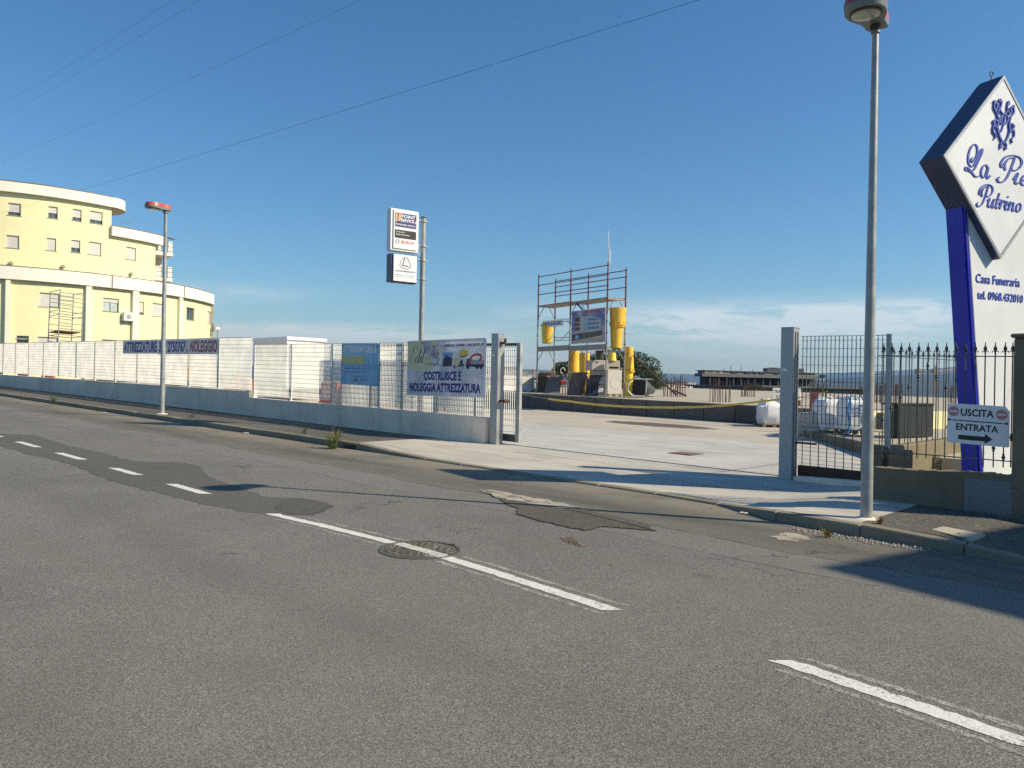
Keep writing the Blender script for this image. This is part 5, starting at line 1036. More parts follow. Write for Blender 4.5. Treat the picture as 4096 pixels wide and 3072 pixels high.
# ------------------------------------------------------------------ scaffold
RFp, LFp = colZ(2423, 30.6), colZ(2147, 34.9); du = (LFp-RFp); Lr = du.length; du.normalize(); dv = Vector((-du.y, du.x, 0))
if dv.dot(r0) < 0: dv = -dv
DW = .92
def sp(a, b_, z): p = RFp+du*a+dv*b_; p.z = S(p.x, p.y).z+z; return p       # a along the row to the left, b backwards
sd = thing('scaffold', 'two bay painted steel scaffold tower with decks on the raised slab', 'scaffold', sp(0, 0, 0))
z1 = 2.02; z2 = 3.98; z3 = 5.34; half = Lr/2
posts = [(0, 0), (half, 0), (Lr, 0), (0, DW), (half, DW), (Lr, DW)]
for a, b_ in posts:
    so_ = MB().tube(sp(a, b_, 0), sp(a, b_, z2+.1), .030, n=8).build('standard', 'scaffold_zinc', sd, smooth=True)
    MB().tube(sp(a, b_, z2-.7), sp(a, b_, z2+.9), .033, n=8).build('coupler_sleeve', 'scaffold_red', so_, smooth=True)
    MB().tube(sp(a, b_, z2+.5), sp(a, b_, z3-(.12 if b_ else 0)), .026, n=8).build('guard_post', 'scaffold_red', so_, smooth=True)
    for zz in (z1+.12, z1+.55, z1+1.0): MB().tube(sp(a-.06, b_, zz), sp(a+.06, b_, zz), .018, n=6).build('clamp', 'scaffold_red', so_)
for b_ in (0, DW):
    for zz, nm in ((z3-.12, 'guard_rail'), (z2+.86, 'guard_rail'), (z2+.44, 'guard_rail')):
        MB().tube(sp(-.06, b_, zz-(.12 if b_ and zz > z3-.2 else 0)), sp(Lr+.06, b_, zz-(.12 if b_ and zz > z3-.2 else 0)), .020, n=6).build(nm, 'scaffold_red', sd)
for zz in (z1, z2):
    for k_ in range(2):
        for j in range(3): MB().obox(sp(half*k_+.03, .04+j*.29, zz-.06), du*(half-.06), dv*.275, Z3*.055).build('deck_plank', 'scaffold_zinc', sd)
    for a in (0, half, Lr):
        MB().tube(sp(a, 0, zz-.09), sp(a, DW, zz-.09), .024, n=6).build('transom', 'scaffold_zinc', sd)
        for b0, s_ in ((0, 1), (DW, -1)): MB().tube(sp(a, b0, zz-.62), sp(a, b0+s_*.32, zz-.1), .015, n=6).build('knee_brace', 'scaffold_zinc', sd)
for k_, f_ in ((0, .012), (1, .0)): MB().obox(sp(half*k_+.02, -.05, z1-.13), du*(half-.04), dv*.03, Z3*.22).build('toe_board', 'scaffold_zinc', sd, bevel=.006)
for zz in (z1+1.32, z1+1.22, z1+.50, z1+.38): MB().tube(sp(half, DW, zz), sp(Lr, DW, zz), .018, n=6).build('frame_tube', 'scaffold_zinc', sd)
for a0, a1 in ((half+.15, half+1.05), (half+1.95, half+1.05)): MB().tube(sp(a0, DW, z1+.42), sp(a1, DW, z1+.95), .016, n=6).build('lattice', 'scaffold_zinc', sd); MB().tube(sp(a0+(.4 if a0 < half+1 else -.4), DW, z1+1.25), sp(a1, DW, z1+.95), .016, n=6).build('lattice', 'scaffold_zinc', sd)
MB().tube(sp(0, DW, .95), sp(Lr, DW, .92), .018, n=6).build('low_ledger', 'scaffold_zinc', sd)
ant = atZ(2433, 925, 30.6); b0 = sp(0, 0, z3-.1)
ax_ = thing('mast', 'thin white mast strapped to the top of the scaffold', 'mast', b0); MB().tube(b0+dv*.07, (ant.x, ant.y, ant.z), .02, .012, n=6).build('mast_tube', 'print_pale', ax_); MB().tube(b0+dv*.07+Z3*.1, b0+dv*.07+Z3*.55, .032, n=8).build('wrapping', 'litter_white', ax_)
# boards on the scaffold
def scaff_board(px, Zc, name, lab, mat, cat='sign'):
    pass
n_s = -dv; ux = -du                          # along the row towards the right as seen from the road
def spx(px, py, b_=-.06): return plane_hit(px, py, sp(0, b_, 0), dv)
tl, tr, bl = spx(2284, 1245), spx(2421, 1239), spx(2284, 1377)
w = (tr-tl).dot(ux); h = tl.z-bl.z; o = Vector(bl)
vb = thing('advertising_board', 'picture board of a glazed building with red letters hung on the scaffold', 'sign', o); A = at_(o, ux, Z3, w, h)
MB().obox(o, ux*w, dv*.02, Z3*h).build('board', 'board_sky', vb); mb = MB()
for (u0, v0, u1, v1) in ((0, 0, 1, .012), (0, .985, 1, 1), (0, 0, .012, 1), (.985, 0, 1, 1)): mb.obox(A(u0, v0, 0), ux*(w*(u1-u0)), Z3*(h*(v1-v0)), n_s*.004)
mb.build('edge_trim', 'print_pale', vb)
blob('printed_facade', 'print_stone', [(.26, .36), (.86, .36), (.86, .70), (.60, .78), (.26, .82)], A, .003, vb); blob('printed_side', 'print_dark', [(.10, .38), (.26, .36), (.26, .80), (.10, .76)], A, .003, vb)
for v0, v1 in ((.40, .49), (.53, .62), (.66, .745)):
    blob('printed_glazing', 'print_teal', [(.38, v0), (.82, v0+.005), (.82, v1-.02-(v1-.6)*.1), (.38, v1)], A, .0045, vb); blob('printed_side_band', 'print_stone', [(.10, v0-.03), (.26, v0-.03), (.26, v0-.005), (.10, v0-.005)], A, .0045, vb)
    blob('printed_light_glazing', 'print_skyblue', [(.38, v0), (.50, v0), (.50, v1), (.38, v1)], A, .006, vb)
blob('printed_ground_floor', 'print_dark', [(.03, .08), (.90, .20), (.90, .345), (.03, .31)], A, .003, vb); blob('printed_canopy', 'print_stone', [(.02, .29), (.36, .32), (.94, .345), (.94, .365), (.36, .365), (.02, .33)], A, .006, vb)
blob('printed_door', 'print_skyblue', [(.13, .13), (.23, .145), (.23, .26), (.13, .26)], A, .0045, vb)
for u in (.40, .55, .70): mb = MB(); ribbon(mb, [(u-.05, .32), (u, .16), (u+.05, .32)], A(0, 0, .004), ux, Z3, w, h, .02, .002, sub=1); mb.build('printed_prop', 'print_stone', vb)
blob('printed_kerb', 'print_tan', [(.02, .04), (.97, .18), (.97, .22), (.02, .09)], A, .0075, vb); blob('printed_road', 'print_grey', [(.02, .015), (.97, .015), (.97, .18), (.02, .04)], A, .006, vb)
lettering('VENDITA DIRETTA', vb, 'print_red', A(.40, .88, .001), ux, Z3, w*.58, h*.085, .03); lettering('393 4704675', vb, 'print_rose', A(.64, .045, .009), ux, Z3, w*.33, h*.065, .03)
tl, tr, bl = spx(2169, 1284), spx(2253, 1277), spx(2169, 1311); w = (tr-tl).dot(ux); h = tl.z-bl.z; o = Vector(bl); A = at_(o, ux, Z3, w, h)
nb = thing('rental_sign', 'small white sign with blue capitals tied to the left scaffold bay', 'sign', o); MB().obox(o, ux*w, dv*.012, Z3*h).build('plate', 'print_pale', nb); lettering('NOLEGGIO', nb, 'print_navy', A(.06, .2), ux, Z3, w*.88, h*.6, .045)
# ------------------------------------------------------------------ yellow rubbish chutes
def chute(px, Z, ztop_py, zbot_py, w_top, w_bot, lab, mat='chute_yellow', ribs=True, flange=None, segs=None, upside=False):
    p = colZ(px, Z); zt_, zb_ = atZ(px, ztop_py, Z).z, atZ(px, zbot_py, Z).z; rt, rb2 = w_top*Z/F/2, w_bot*Z/F/2; H = zt_-zb_
    t = thing('rubbish_chute', lab, 'rubbish chute', (p.x, p.y, zb_), 'yellow rubbish chutes')
    MB().lathe((p.x, p.y, zb_), [(rb2, 0), (rb2*.99+(rt-rb2)*.5, H*.5), (rt, H), (rt-.02, H), (rt-.03, H*.6), (rb2-.02, .01)], 22, cap=False).build('tube', mat, t, smooth=True)
    for k_ in (flange or []):
        r_ = rb2+(rt-rb2)*k_; MB().lathe((p.x, p.y, zb_+H*k_-.02), [(r_+.005, 0), (r_+.035, .004), (r_+.035, .03), (r_+.005, .034)], 22).build('flange', mat, t, smooth=True)
        for j in range(10):
            a = 2*math.pi*j/10; c_ = Vector((p.x+math.cos(a)*(r_+.012), p.y+math.sin(a)*(r_+.012), zb_+H*k_+.05)); MB().cbox(c_, (.025*math.cos(a), .025*math.sin(a), 0), (-.02*math.sin(a), .02*math.cos(a), 0), (0, 0, .12)).build('lug', mat, t)
    return t
Zs = 30.9
ch1 = chute(2466, Zs, 1232, 1308, 68, 60, 'wide yellow hopper top standing on the right scaffold deck', flange=[.12]); chute(2462, Zs, 1280, 1392, 54, 44, 'tapering yellow chute under the hopper on the right scaffold deck', flange=[.8])
chute(2185, 34.4, 1299, 1374, 50, 40, 'yellow chute standing on the left scaffold deck behind the small sign', flange=[.92])
chute(2293, 35.5, 1398, 1580, 42, 52, 'orange yellow chute standing under the middle of the scaffold', flange=[.35]); chute(2337, 34.5, 1412, 1580, 40, 48, 'second orange yellow chute under the scaffold, right of the first', flange=[.45])
chute(2513, 31.6, 1388, 1492, 34, 44, 'tall yellow chute standing upside down right of the scaffold', flange=[.06]); cst = chute(2512, 31.6, 1492, 1586, 38, 40, 'stack of nested lemon yellow chute sections under the tall chute', 'chute_lemon', flange=[.25, .5, .75])
chute(2445, 32.2, 1411, 1443, 30, 38, 'short lemon yellow cone standing on the precast concrete box', 'chute_lemon')
p = colZ(2397, 32.2); zb_ = atZ(2397, 1441, 32.2).z; bk = thing('bucket', 'dark grey plastic cylinder standing on the precast concrete box', 'bucket', (p.x, p.y, zb_)); MB().lathe((p.x, p.y, zb_), [(.15, 0), (.18, .40), (.165, .40), (.14, .02)], 20, cap=False).build('tub', 'dark_bucket', bk, smooth=True); MB().lathe((p.x, p.y, zb_), [(.15, .0), (.14, .01)], 20).build('bottom', 'dark_bucket', bk)
# ------------------------------------------------------------------ precast pieces and goods on the slab
face = -f0                                    # turned to the street
def pbox(px0, px1, py0, py1, Z, depth, name, mat, parent, skew=0.0, bev=.01):
    a, b_ = colZ(px0, Z), colZ(px1, Z+skew); z0_, z1_ = atZ((px0+px1)/2, py1, Z).z, atZ((px0+px1)/2, py0, Z).z; d_ = b_-a; nn = Vector((-d_.y, d_.x, 0)).normalized()
    if nn.dot(f0) < 0: nn = -nn
    return MB().obox((a.x, a.y, z0_), d_, nn*depth, (0, 0, z1_-z0_)).build(name, mat, parent, bevel=bev), Vector((a.x, a.y, z0_)), d_, nn, z1_-z0_
pb = thing('precast_box', 'pale precast concrete box with five round holes topping the precast stack', 'concrete box', colZ(2420, 32)); _, o, d_, nn, h = pbox(2366, 2478, 1441, 1481, 31.9, .9, 'box_body', 'precast_concrete', pb, .25)
for i in range(5):
    c_ = o+d_*(.66+.065*i)-nn*.004+Z3*(h*.30); mb = MB(); mb.lathe(c_, [(.045, 0), (.045, .006)], 12, axis=-nn); mb.build('hole', 'print_black', pb)
mb = MB(); mb.lathe(o+d_*.18-nn*.004+Z3*(h*.8), [(.04, 0), (.04, .006)], 12, axis=-nn); mb.build('hole', 'print_black', pb)
pc = thing('precast_slab', 'pale precast slab with a cast circle standing on a pallet at the slab edge', 'concrete slab', colZ(2455, 30.9)); _, o, d_, nn, h = pbox(2430, 2487, 1480, 1577, 30.6, .16, 'slab_body', 'precast_concrete', pc, .34)
c_ = o+d_*.55+Z3*h*.48; mb = MB(); mb.lathe(c_, [(.26, 0), (.26, .006), (.245, .012), (.24, .004)], 32, axis=-nn); mb.build('cast_circle', 'precast_concrete', pc, smooth=False)
pg = thing('precast_stack', 'stack of precast concrete troughs and angles under the holed box', 'concrete pieces', colZ(2405, 32)); pbox(2368, 2428, 1482, 1500, 32.2, .6, 'trough', 'precast_concrete', pg)
a, b_ = colZ(2396, 31.8), colZ(2428, 31.8); z_ = lambda py: atZ(2410, py, 31.8).z
MB().prism([(b_.x, b_.y, z_(1492)), (b_.x, b_.y, z_(1538)), (a.x, a.y, z_(1535))], f0*.5).build('wedge', 'precast_concrete', pg); MB().prism([(a.x, a.y, z_(1541)), (b_.x, b_.y, z_(1541)), (b_.x, b_.y, z_(1582)), (a.x, a.y, z_(1582)), (a.x, a.y, z_(1570)), (b_.lerp(a, .3).x, b_.lerp(a, .3).y, z_(1567)), (b_.lerp(a, .2).x, b_.lerp(a, .2).y, z_(1549)), (a.x, a.y, z_(1551))], f0*.5).build('channel', 'precast_concrete', pg); pbox(2390, 2430, 1570, 1583, 32, .5, 'base', 'block_concrete', pg)
def pallet(px0, px1, py0, py1, Z, lab, depth=.8):
    t = thing('pallet', lab, 'pallet', colZ((px0+px1)/2, Z)); a, b_ = colZ(px0, Z), colZ(px1, Z); z0_, z1_ = atZ((px0+px1)/2, py1, Z).z, atZ((px0+px1)/2, py0, Z).z; d_ = b_-a; nn = Vector((-d_.y, d_.x, 0)).normalized(); nn = nn if nn.dot(f0) > 0 else -nn; H = z1_-z0_
    for k_ in range(5): MB().obox(Vector((a.x, a.y, z1_-H*.18))+nn*(depth*(k_/5)), d_, nn*(depth*.16), Z3*(H*.17)).build('board', 'wood_pallet', t)
    for k_ in range(3):
        for j in range(3): MB().obox(Vector((a.x, a.y, z0_))+d_*(.43*k_)+nn*(depth*.42*j), d_*.14, nn*(depth*.15), Z3*(H*.8)).build('block', 'wood_pallet', t)
    return t
pallet(2430, 2487, 1577, 1586, 30.6, 'low pallet under the precast slab with the circle', .3)
def lean(px0, px1, py0, py1, Z, lean_, mat, lab, name='paving_panel', crazed=False, th=.05):
    a, b_ = colZ(px0, Z), colZ(px1, Z-.2); z0_, z1_ = atZ((px0+px1)/2, py1, Z).z, atZ((px0+px1)/2, py0, Z).z; d_ = b_-a; nn = Vector((-d_.y, d_.x, 0)).normalized(); nn = nn if nn.dot(f0) > 0 else -nn; up = Z3*(z1_-z0_)+nn*lean_+d_*.12
    t = thing(name, lab, 'panel', (a.x, a.y, z0_), 'panels leaning on the slab'); MB().obox((a.x, a.y, z0_), d_, up, nn*th).build('panel_body', mat, t, bevel=.006)
    if crazed:
        mb = MB(); O = Vector((a.x, a.y, z0_)); rn = random.Random(px0)
        for i in range(4):
            for j in range(6):
                u, v_ = .03+i*.24+rn.uniform(-.015, .015), .02+j*.16+rn.uniform(-.01, .01); mb.obox(O+d_*u+up*v_-nn*.012, d_*(.215+rn.uniform(-.02, .02)), up*(.14+rn.uniform(-.012, .012)), nn*.012)
        mb.build('stone_relief', mat, t, bevel=.004)
    return t
lean(2268, 2330, 1488, 1582, 32.6, .5, 'terracotta_panel', 'reddish stamped paving panel leaning under the scaffold', crazed=True); lean(2338, 2388, 1498, 1583, 32.2, .5, 'slate_panel', 'grey stamped paving panel leaning under the scaffold behind the upright rebar', crazed=True); lean(2175, 2235, 1501, 1578, 34.6, .6, 'slate_panel', 'plain slate grey panel leaning at the left end of the scaffold')
ob_ = thing('skip_box', 'dark olive box under the left scaffold bay', 'box', colZ(2165, 36)); pbox(2146, 2192, 1511, 1574, 35.8, 1.0, 'box_body', 'olive_box', ob_); pbox(2144, 2194, 1508, 1514, 35.75, 1.1, 'rim', 'olive_box', ob_)
tb_ = thing('timber_stack', 'short stack of boards on the olive box', 'timber', colZ(2190, 36)); 
for i, (a, b_, c_, e_) in enumerate(((2146, 2215, 1500, 1508), (2150, 2222, 1493, 1500), (2160, 2212, 1486, 1493), (2195, 2222, 1483, 1500))): pbox(a, b_, c_, e_, 35.9+.1*i, .6, 'board', 'wood_pale' if i in (3,) else 'wood_pallet', tb_, bev=.004)
tb2 = thing('timber_stack', 'pale battens lying on the leaning slate panel', 'timber', colZ(2210, 34.4)); pbox(2187, 2232, 1503, 1508, 34.5, .3, 'board', 'wood_pale', tb2, bev=.004); pbox(2205, 2229, 1499, 1503, 34.5, .3, 'board', 'wood_pale', tb2, bev=.004)
tr2 = thing('rusty_trolley', 'rusty tube trolley with a red tank between the slate panel and the reddish panel', 'trolley', colZ(2252, 34.6))
PT = lambda px, py, Z=34.5: (lambda q_: Vector((q_.x, q_.y, atZ(px, py, Z).z)))(colZ(px, Z))
for a, b_ in (((2238, 1578), (2246, 1500)), ((2262, 1578), (2258, 1478)), ((2246, 1500), (2258, 1478)), ((2240, 1545), (2262, 1545)), ((2242, 1520), (2260, 1520)), ((2258, 1478), (2266, 1520)), ((2250, 1578), (2252, 1510))): MB().tube(PT(*a), PT(*b_), .022, n=6).build('tube', 'rust_brown', tr2)
MB().tube(PT(2244, 1528), PT(2263, 1526), .09, n=12).build('tank', 'barrier_red', tr2, smooth=True); MB().tube(PT(2258, 1515), PT(2264, 1530), .05, n=10).build('canister', 'bag_blue', tr2, smooth=True)
MB().path([PT(2250+9*math.cos(t), 1483-12*math.sin(t), 34.4) for t in [i*.5 for i in range(10)]], .025, 6).build('hose_loop', 'litter_white', tr2, smooth=True)
# jersey barriers
def barrier(px0, px1, py0, py1, Z, mat, lab, turn=0.0, grp='plastic road barriers'):
    a, b_ = colZ(px0, Z), colZ(px1, Z+turn); zb_, zt_ = atZ((px0+px1)/2, py1, Z).z, atZ((px0+px1)/2, py0, Z).z; H = zt_-zb_; d_ = b_-a; nn = Vector((-d_.y, d_.x, 0)).normalized(); nn = nn if nn.dot(f0) > 0 else -nn; t = thing('road_barrier', lab, 'road barrier', (a.x, a.y, zb_), grp); D = .42
    pr = [(0, 0), (0, .22), (.13, .42), (.13, .98), (.16, 1), (.26, 1), (.29, .98), (.29, .42), (.42, .22), (.42, 0)]
    ins = lambda v_: .10 if v_ > .4 else 0.0
    L = len(pr); vs = [Vector((a.x, a.y, zb_))+d_*(.0+ins(v_)*.6)+nn*u+Z3*(v_*H) for u, v_ in pr]+[Vector((a.x, a.y, zb_))+d_*(1-ins(v_)*.6)+nn*u+Z3*(v_*H) for u, v_ in pr]
    MB().add(vs, [tuple(range(L-1, -1, -1)), tuple(range(L, 2*L))]+[(i, (i+1) % L, L+(i+1) % L, L+i) for i in range(L)]).build('barrier_body', mat, t, bevel=.012)
    for u in (.22, .68): MB().obox(Vector((a.x, a.y, zb_))+d_*u-nn*.004+Z3*(.02*H), d_*.12, nn*.02, Z3*(.13*H)).build('fork_slot', 'print_dark', t)
    return t
barrier(2010, 2081, 1503, 1572, 37.0, 'barrier_white', 'white plastic road barrier beside the left gate post', .4); barrier(2082, 2146, 1507, 1573, 36.2, 'barrier_white', 'pale grey plastic road barrier left of the olive box', .3)
# tube rack behind
tr_ = thing('tube_rack', 'rack of galvanised scaffold tubes behind the white barriers', 'rack', colZ(2080, 41))
for i in range(9): a, b_ = colZ(1930+8*i, 40.5+.1*i), colZ(2150+2*(i % 3), 41+.05*i); z_ = atZ(2080, 1509-3.6*i if i < 6 else 1494-1.5*(i-6), 41).z; MB().tube((a.x, a.y, z_), (b_.x, b_.y, z_+random.uniform(-.05, .05)), .035, n=8).build('tube', 'galvanised', tr_)
for px in (1950, 2040, 2130):
    a = colZ(px, 41.3); MB().tube((a.x, a.y, atZ(px, 1560, 41.3).z), (a.x, a.y, atZ(px, 1476, 41.3).z), .04, n=8).build('upright', 'rust_red', tr_)
for i, (py, mt_) in enumerate(((1470, 'rust_red'), (1476, 'rust_red'), (1481, 'galvanised'), (1516, 'rust_red'), (1524, 'white_paint'), (1536, 'white_paint'))): a, b_ = colZ(1990 if i != 2 else 2085, 42), colZ(2080 if i < 2 else 2145, 42); z_ = atZ(2080, py, 42).z; MB().tube((a.x, a.y, z_), (b_.x, b_.y, z_), .045, n=6).build('ledger', mt_, tr_)
# hexagonal steel frame, bucket, panels, brace
hxf = thing('hexagon_stand', 'six sided pale steel frame standing on edge right of the yellow chutes', 'steel frame', colZ(2560, 31.2)); Zh = 31.0
P = lambda px, py, Z=Zh: (lambda q_: Vector((q_.x, q_.y, atZ(px, py, Z).z)))(colZ(px, Z))
hp = [(2615, 1518), (2548, 1516), (2528, 1516), (2511, 1530), (2512, 1563), (2530, 1583), (2615, 1586)]
for a, b_ in zip(hp, hp[1:]): MB().tube(P(*a), P(*b_), .033, n=6).build('frame_bar', 'galvanised', hxf)
MB().tube(P(2586, 1518), P(2583, 1586), .033, n=6).build('frame_bar', 'galvanised', hxf)
cbk = thing('concrete_bucket', 'black conical concrete bucket lying on its side behind the steel frame', 'bucket', colZ(2580, 32)); c0, c1 = P(2556, 1549, 31.3), P(2606, 1560, 32.3); ax_ = (c1-c0)
MB().lathe(c0, [(.33, 0), (.345, .02), (.34, ax_.length*.35), (.27, ax_.length*.6), (.19, ax_.length*.8), (.17, ax_.length)], 24, axis=ax_).build('cone', 'dark_bucket', cbk, smooth=True); MB().lathe(c0-ax_.normalized()*.01, [(.36, 0), (.36, .04), (.31, .045), (.31, .005)], 24, axis=ax_).build('rim', 'black_plastic', cbk); MB().lathe(c0-ax_.normalized()*.004, [(.32, 0), (.32, .002)], 24, axis=ax_).build('opening', 'print_black', cbk)
lp = thing('leaning_sheet', 'white sheet leaning behind the steel frame', 'sheet', P(2540, 1583, 32.4)); MB().prism([P(2534, 1583, 32.2), P(2553, 1583, 32.2), P(2570, 1520, 32.6), P(2540, 1500, 32.6)], f0*.04).build('sheet_body', 'barrier_white', lp); MB().prism([P(2540, 1500, 32.5), P(2571, 1517, 32.5), P(2545, 1517, 32.5)], f0*.04).build('sheet_flap', 'print_grey', lp)
br_ = thing('steel_prop', 'long rusty prop sloping from the scaffold down to the slab', 'prop', P(2745, 1592, 31)); MB().tube(P(2530, 1422, 31.4), P(2706, 1580, 30.6), .035, n=8).build('tube', 'rust_brown', br_, smooth=True); MB().tube(P(2690, 1560, 30.7), P(2746, 1583, 30.4), .035, n=8).build('foot_tube', 'rust_brown', br_, smooth=True)
mp_ = thing('steel_tube', 'short dark tube poking up behind the picture board', 'tube', spx(2330, 1245, .3)); MB().tube(spx(2304, 1211, .3), spx(2338, 1246, .3), .035, n=8).build('tube_body', 'box_navy', mp_)
# rebar clusters
def rebar(px0, px1, pyb, pyt, n_, lab, jit=10, Z=None):
    c_ = gp((px0+px1)/2, pyb, HP) if Z is None else None; Zc = pj(c_)[2] if Z is None else Z; t = thing('rebar_starters', lab, 'rebar', colZ((px0+px1)/2, Zc), 'starter bars standing in the slab')
    for i in range(n_):
        px = px0+(px1-px0)*(i+.5)/n_+random.uniform(-3, 3); Zi = Zc*(1+random.choice((-.012, .0, .012))); b0 = colZ(px, Zi); b0.z = S(b0.x, b0.y).z if Z is None else atZ(px, pyb, Zi).z; tp_ = colZ(px+random.uniform(-4, 4), Zi); tp_.z = atZ(px, pyt+random.uniform(-jit, jit), Zi).z
        MB().tube(b0-Z3*.02, tp_, .017*Zc/32 if Zc < 45 else .03, n=5).build('bar', 'rebar', t)
rebar(2346, 2390, 1584, 1515, 8, 'row of rusty starter bars in front of the grey stamped panel'); rebar(2652, 2742, 1587, 1512, 14, 'cluster of rusty starter bars right of the steel frame', 14); rebar(2838, 2925, 1609, 1519, 12, 'nearest cluster of rusty starter bars at the slab edge', 12); rebar(2960, 3020, 1587, 1528, 10, 'cluster of rusty starter bars beyond the nearest ones, before the dark building', 8)
rebar(2322, 2344, 1582, 1520, 5, 'few rusty starter bars between the two stamped panels'); rebar(3240, 3310, 1600, 1535, 9, 'starter bars seen through the right gate leaf beside the gate post', 8); rebar(3436, 3475, 1600, 1540, 7, 'starter bars seen through the gate leaf just left of the lamp post', 8); rebar(3494, 3545, 1612, 1542, 8, 'starter bars seen between lamp post and gate stile', 8); rebar(3575, 3612, 1615, 1540, 7, 'starter bars seen behind the left end of the railing', 8); rebar(3796, 3826, 1612, 1548, 6, 'starter bars beside the blue totem side', 6)
# chain across with yellow sleeve
def sag(pts, n_=24): return smooth3(pts, n_)
def smooth3(pts, n_=8):
    out = []; L = len(pts)
    for i in range(L-1):
        p = [pts[max(0, min(L-1, i+k_))] for k_ in (-1, 0, 1, 2)]
        for j in range(n_): t = j/n_; out.append(.5*((2*p[1])+(p[2]-p[0])*t+(2*p[0]-5*p[1]+4*p[2]-p[3])*t*t+(3*p[1]-p[0]-3*p[2]+p[3])*t**3))
    return out+[pts[-1]]
hs = thing('barrier_cable', 'sagging cable in a yellow sleeve hung across the yard in front of the slab', 'cable', aty(2600, 1640, 22.6)); Yc = 22.8
MB().path(smooth3([aty(*p, Yc) for p in ((2040, 1568), (2120, 1583), (2195, 1596))]), .012, 6).build('cable', 'galvanised_dull', hs)
MB().path([p+Vector((0, 0, random.uniform(-.006, .006))) for p in smooth3([aty(*p, Yc) for p in ((2193, 1596), (2260, 1604), (2390, 1619), (2520, 1627), (2640, 1630), (2760, 1629), (2880, 1623), (3000, 1611), (3130, 1596), (3200, 1590))], 8)], [random.uniform(.030, .038) for _ in range(73)], 8).build('sleeve', 'hose_yellow', hs, smooth=True)
MB().path(smooth3([aty(*p, Yc) for p in ((3195, 1590), (3250, 1578), (3310, 1566))]), .012, 6).build('cable', 'hose_yellow', hs)
# big bags, blocks, goods on the right
def bag(px0, px1, py0, py1, Z, lab, depth=.85, blue=False, sag_=.10):
    a, b_ = colZ(px0, Z), colZ(px1, Z); z0_, z1_ = atZ((px0+px1)/2, py1, Z).z, atZ((px0+px1)/2, py0, Z).z; d_ = b_-a; W = d_.length; d_.normalize(); nn = Vector((-d_.y, d_.x, 0)); nn = nn if nn.dot(f0) > 0 else -nn; c_ = (a+b_)/2+nn*depth/2; H = z1_-z0_
    t = thing('big_bag', lab, 'big bag', (c_.x, c_.y, z0_), 'white bulk bags'); rn = random.Random(int(px0)); ph = rn.uniform(0, 6)
    def surf(u, v_):
        th = u*2*math.pi; e_ = .28; cx_ = math.copysign(abs(math.cos(th))**e_, math.cos(th)); sy_ = math.copysign(abs(math.sin(th))**e_, math.sin(th)); bul = 1+.09*math.sin(v_*math.pi)+.035*math.sin(5*th+ph+6*v_)+.028*math.sin(11*th-7*v_+ph)+.018*math.sin(17*th+9*v_)
        if v_ > .85: bul *= 1-.25*((v_-.85)/.15)
        zz = v_*H+(sag_*.5*math.sin(3*th+ph) if v_ > .8 else 0)*((v_-.8)/.2)
        return c_+d_*(cx_*W/2*.93*bul)+nn*(sy_*depth/2*.93*bul)+Z3*(z0_+zz)
    mb = MB(); nu, nv_ = 40, 12; vs = [surf(i/nu, j/nv_) for j in range(nv_+1) for i in range(nu)]; fs = [(j*nu+i, j*nu+(i+1) % nu, (j+1)*nu+(i+1) % nu, (j+1)*nu+i) for j in range(nv_) for i in range(nu)]; vs.append(c_+Z3*(z0_+H*.86)); fs += [(nv_*nu+i, nv_*nu+(i+1) % nu, len(vs)-1) for i in range(nu)]
    mb.add(vs, fs); mb.build('bag_body', 'bag_white', t, smooth=True)
    for s_ in (-.38, .38):
        q_ = c_+d_*(s_*W)-nn*(depth*.36); MB().path([q_+Z3*(z0_+H*.9), q_+Z3*(z0_+H*1.06)+d_*.05, q_+Z3*(z0_+H*1.02)+d_*.16, q_+Z3*(z0_+H*.88)+d_*.2], .022, 5).build('lifting_loop', 'bag_blue' if blue else 'bag_white', t)
    if blue:
        MB().path([c_-d_*(W*.46)-nn*(depth*.49)+Z3*(z0_+H*v_)+d_*.03*math.sin(v_*9) for v_ in (1.02, .8, .55, .3, .05, -.12)], [.03, .05, .045, .04, .035, .03], 5).build('blue_strap', 'bag_blue', t)
        for v_, ww in ((.74, .42), (.60, .26), (.50, .36)): MB().obox(c_-nn*(depth*.535)+d_*(W*.02)+Z3*(z0_+H*v_), d_*(W*ww), nn*.01, Z3*(H*.045)).build('blue_print', 'bag_blue', t)
    return t
ZB = 20.4; bag(3296, 3402, 1594, 1722, ZB, 'shaded white bulk bag behind the right gate leaf beside the concrete block'); bag(3396, 3466, 1590, 1722, ZB-.9, 'sunlit white bulk bag with blue strap just left of the lamp post', .8, True); pallet(3300, 3395, 1722, 1740, ZB, 'dark pallet under the shaded bulk bag'); pallet(3392, 3462, 1720, 1738, ZB-.9, 'wooden pallet under the sunlit bulk bag')
bag(3060, 3150, 1612, 1698, 24.3, 'white bulk bag on a pallet half hidden by the right gate post', .9, False, .3); pallet(3054, 3150, 1698, 1714, 24.3, 'dark pallet under the bulk bag left of the right gate post')
for a, b_, c_, e_, Z, lab in ((3190, 3235, 1650, 1738, 21.6, 'left rough concrete block behind the right gate post'), (3232, 3329, 1648, 1741, 20.9, 'large rough concrete block between gate post and bulk bags')):
    t = thing('concrete_block', lab, 'concrete block', colZ(a, Z)); pbox(a, b_, c_, e_, Z, .8, 'block_body', 'precast_concrete', t, -.3, .03)
mp2 = thing('maroon_panel', 'dark maroon sheet standing behind the large concrete block', 'panel', colZ(3250, 22.5)); pbox(3243, 3273, 1569, 1648, 22.4, .06, 'sheet', 'maroon_panel', mp2)
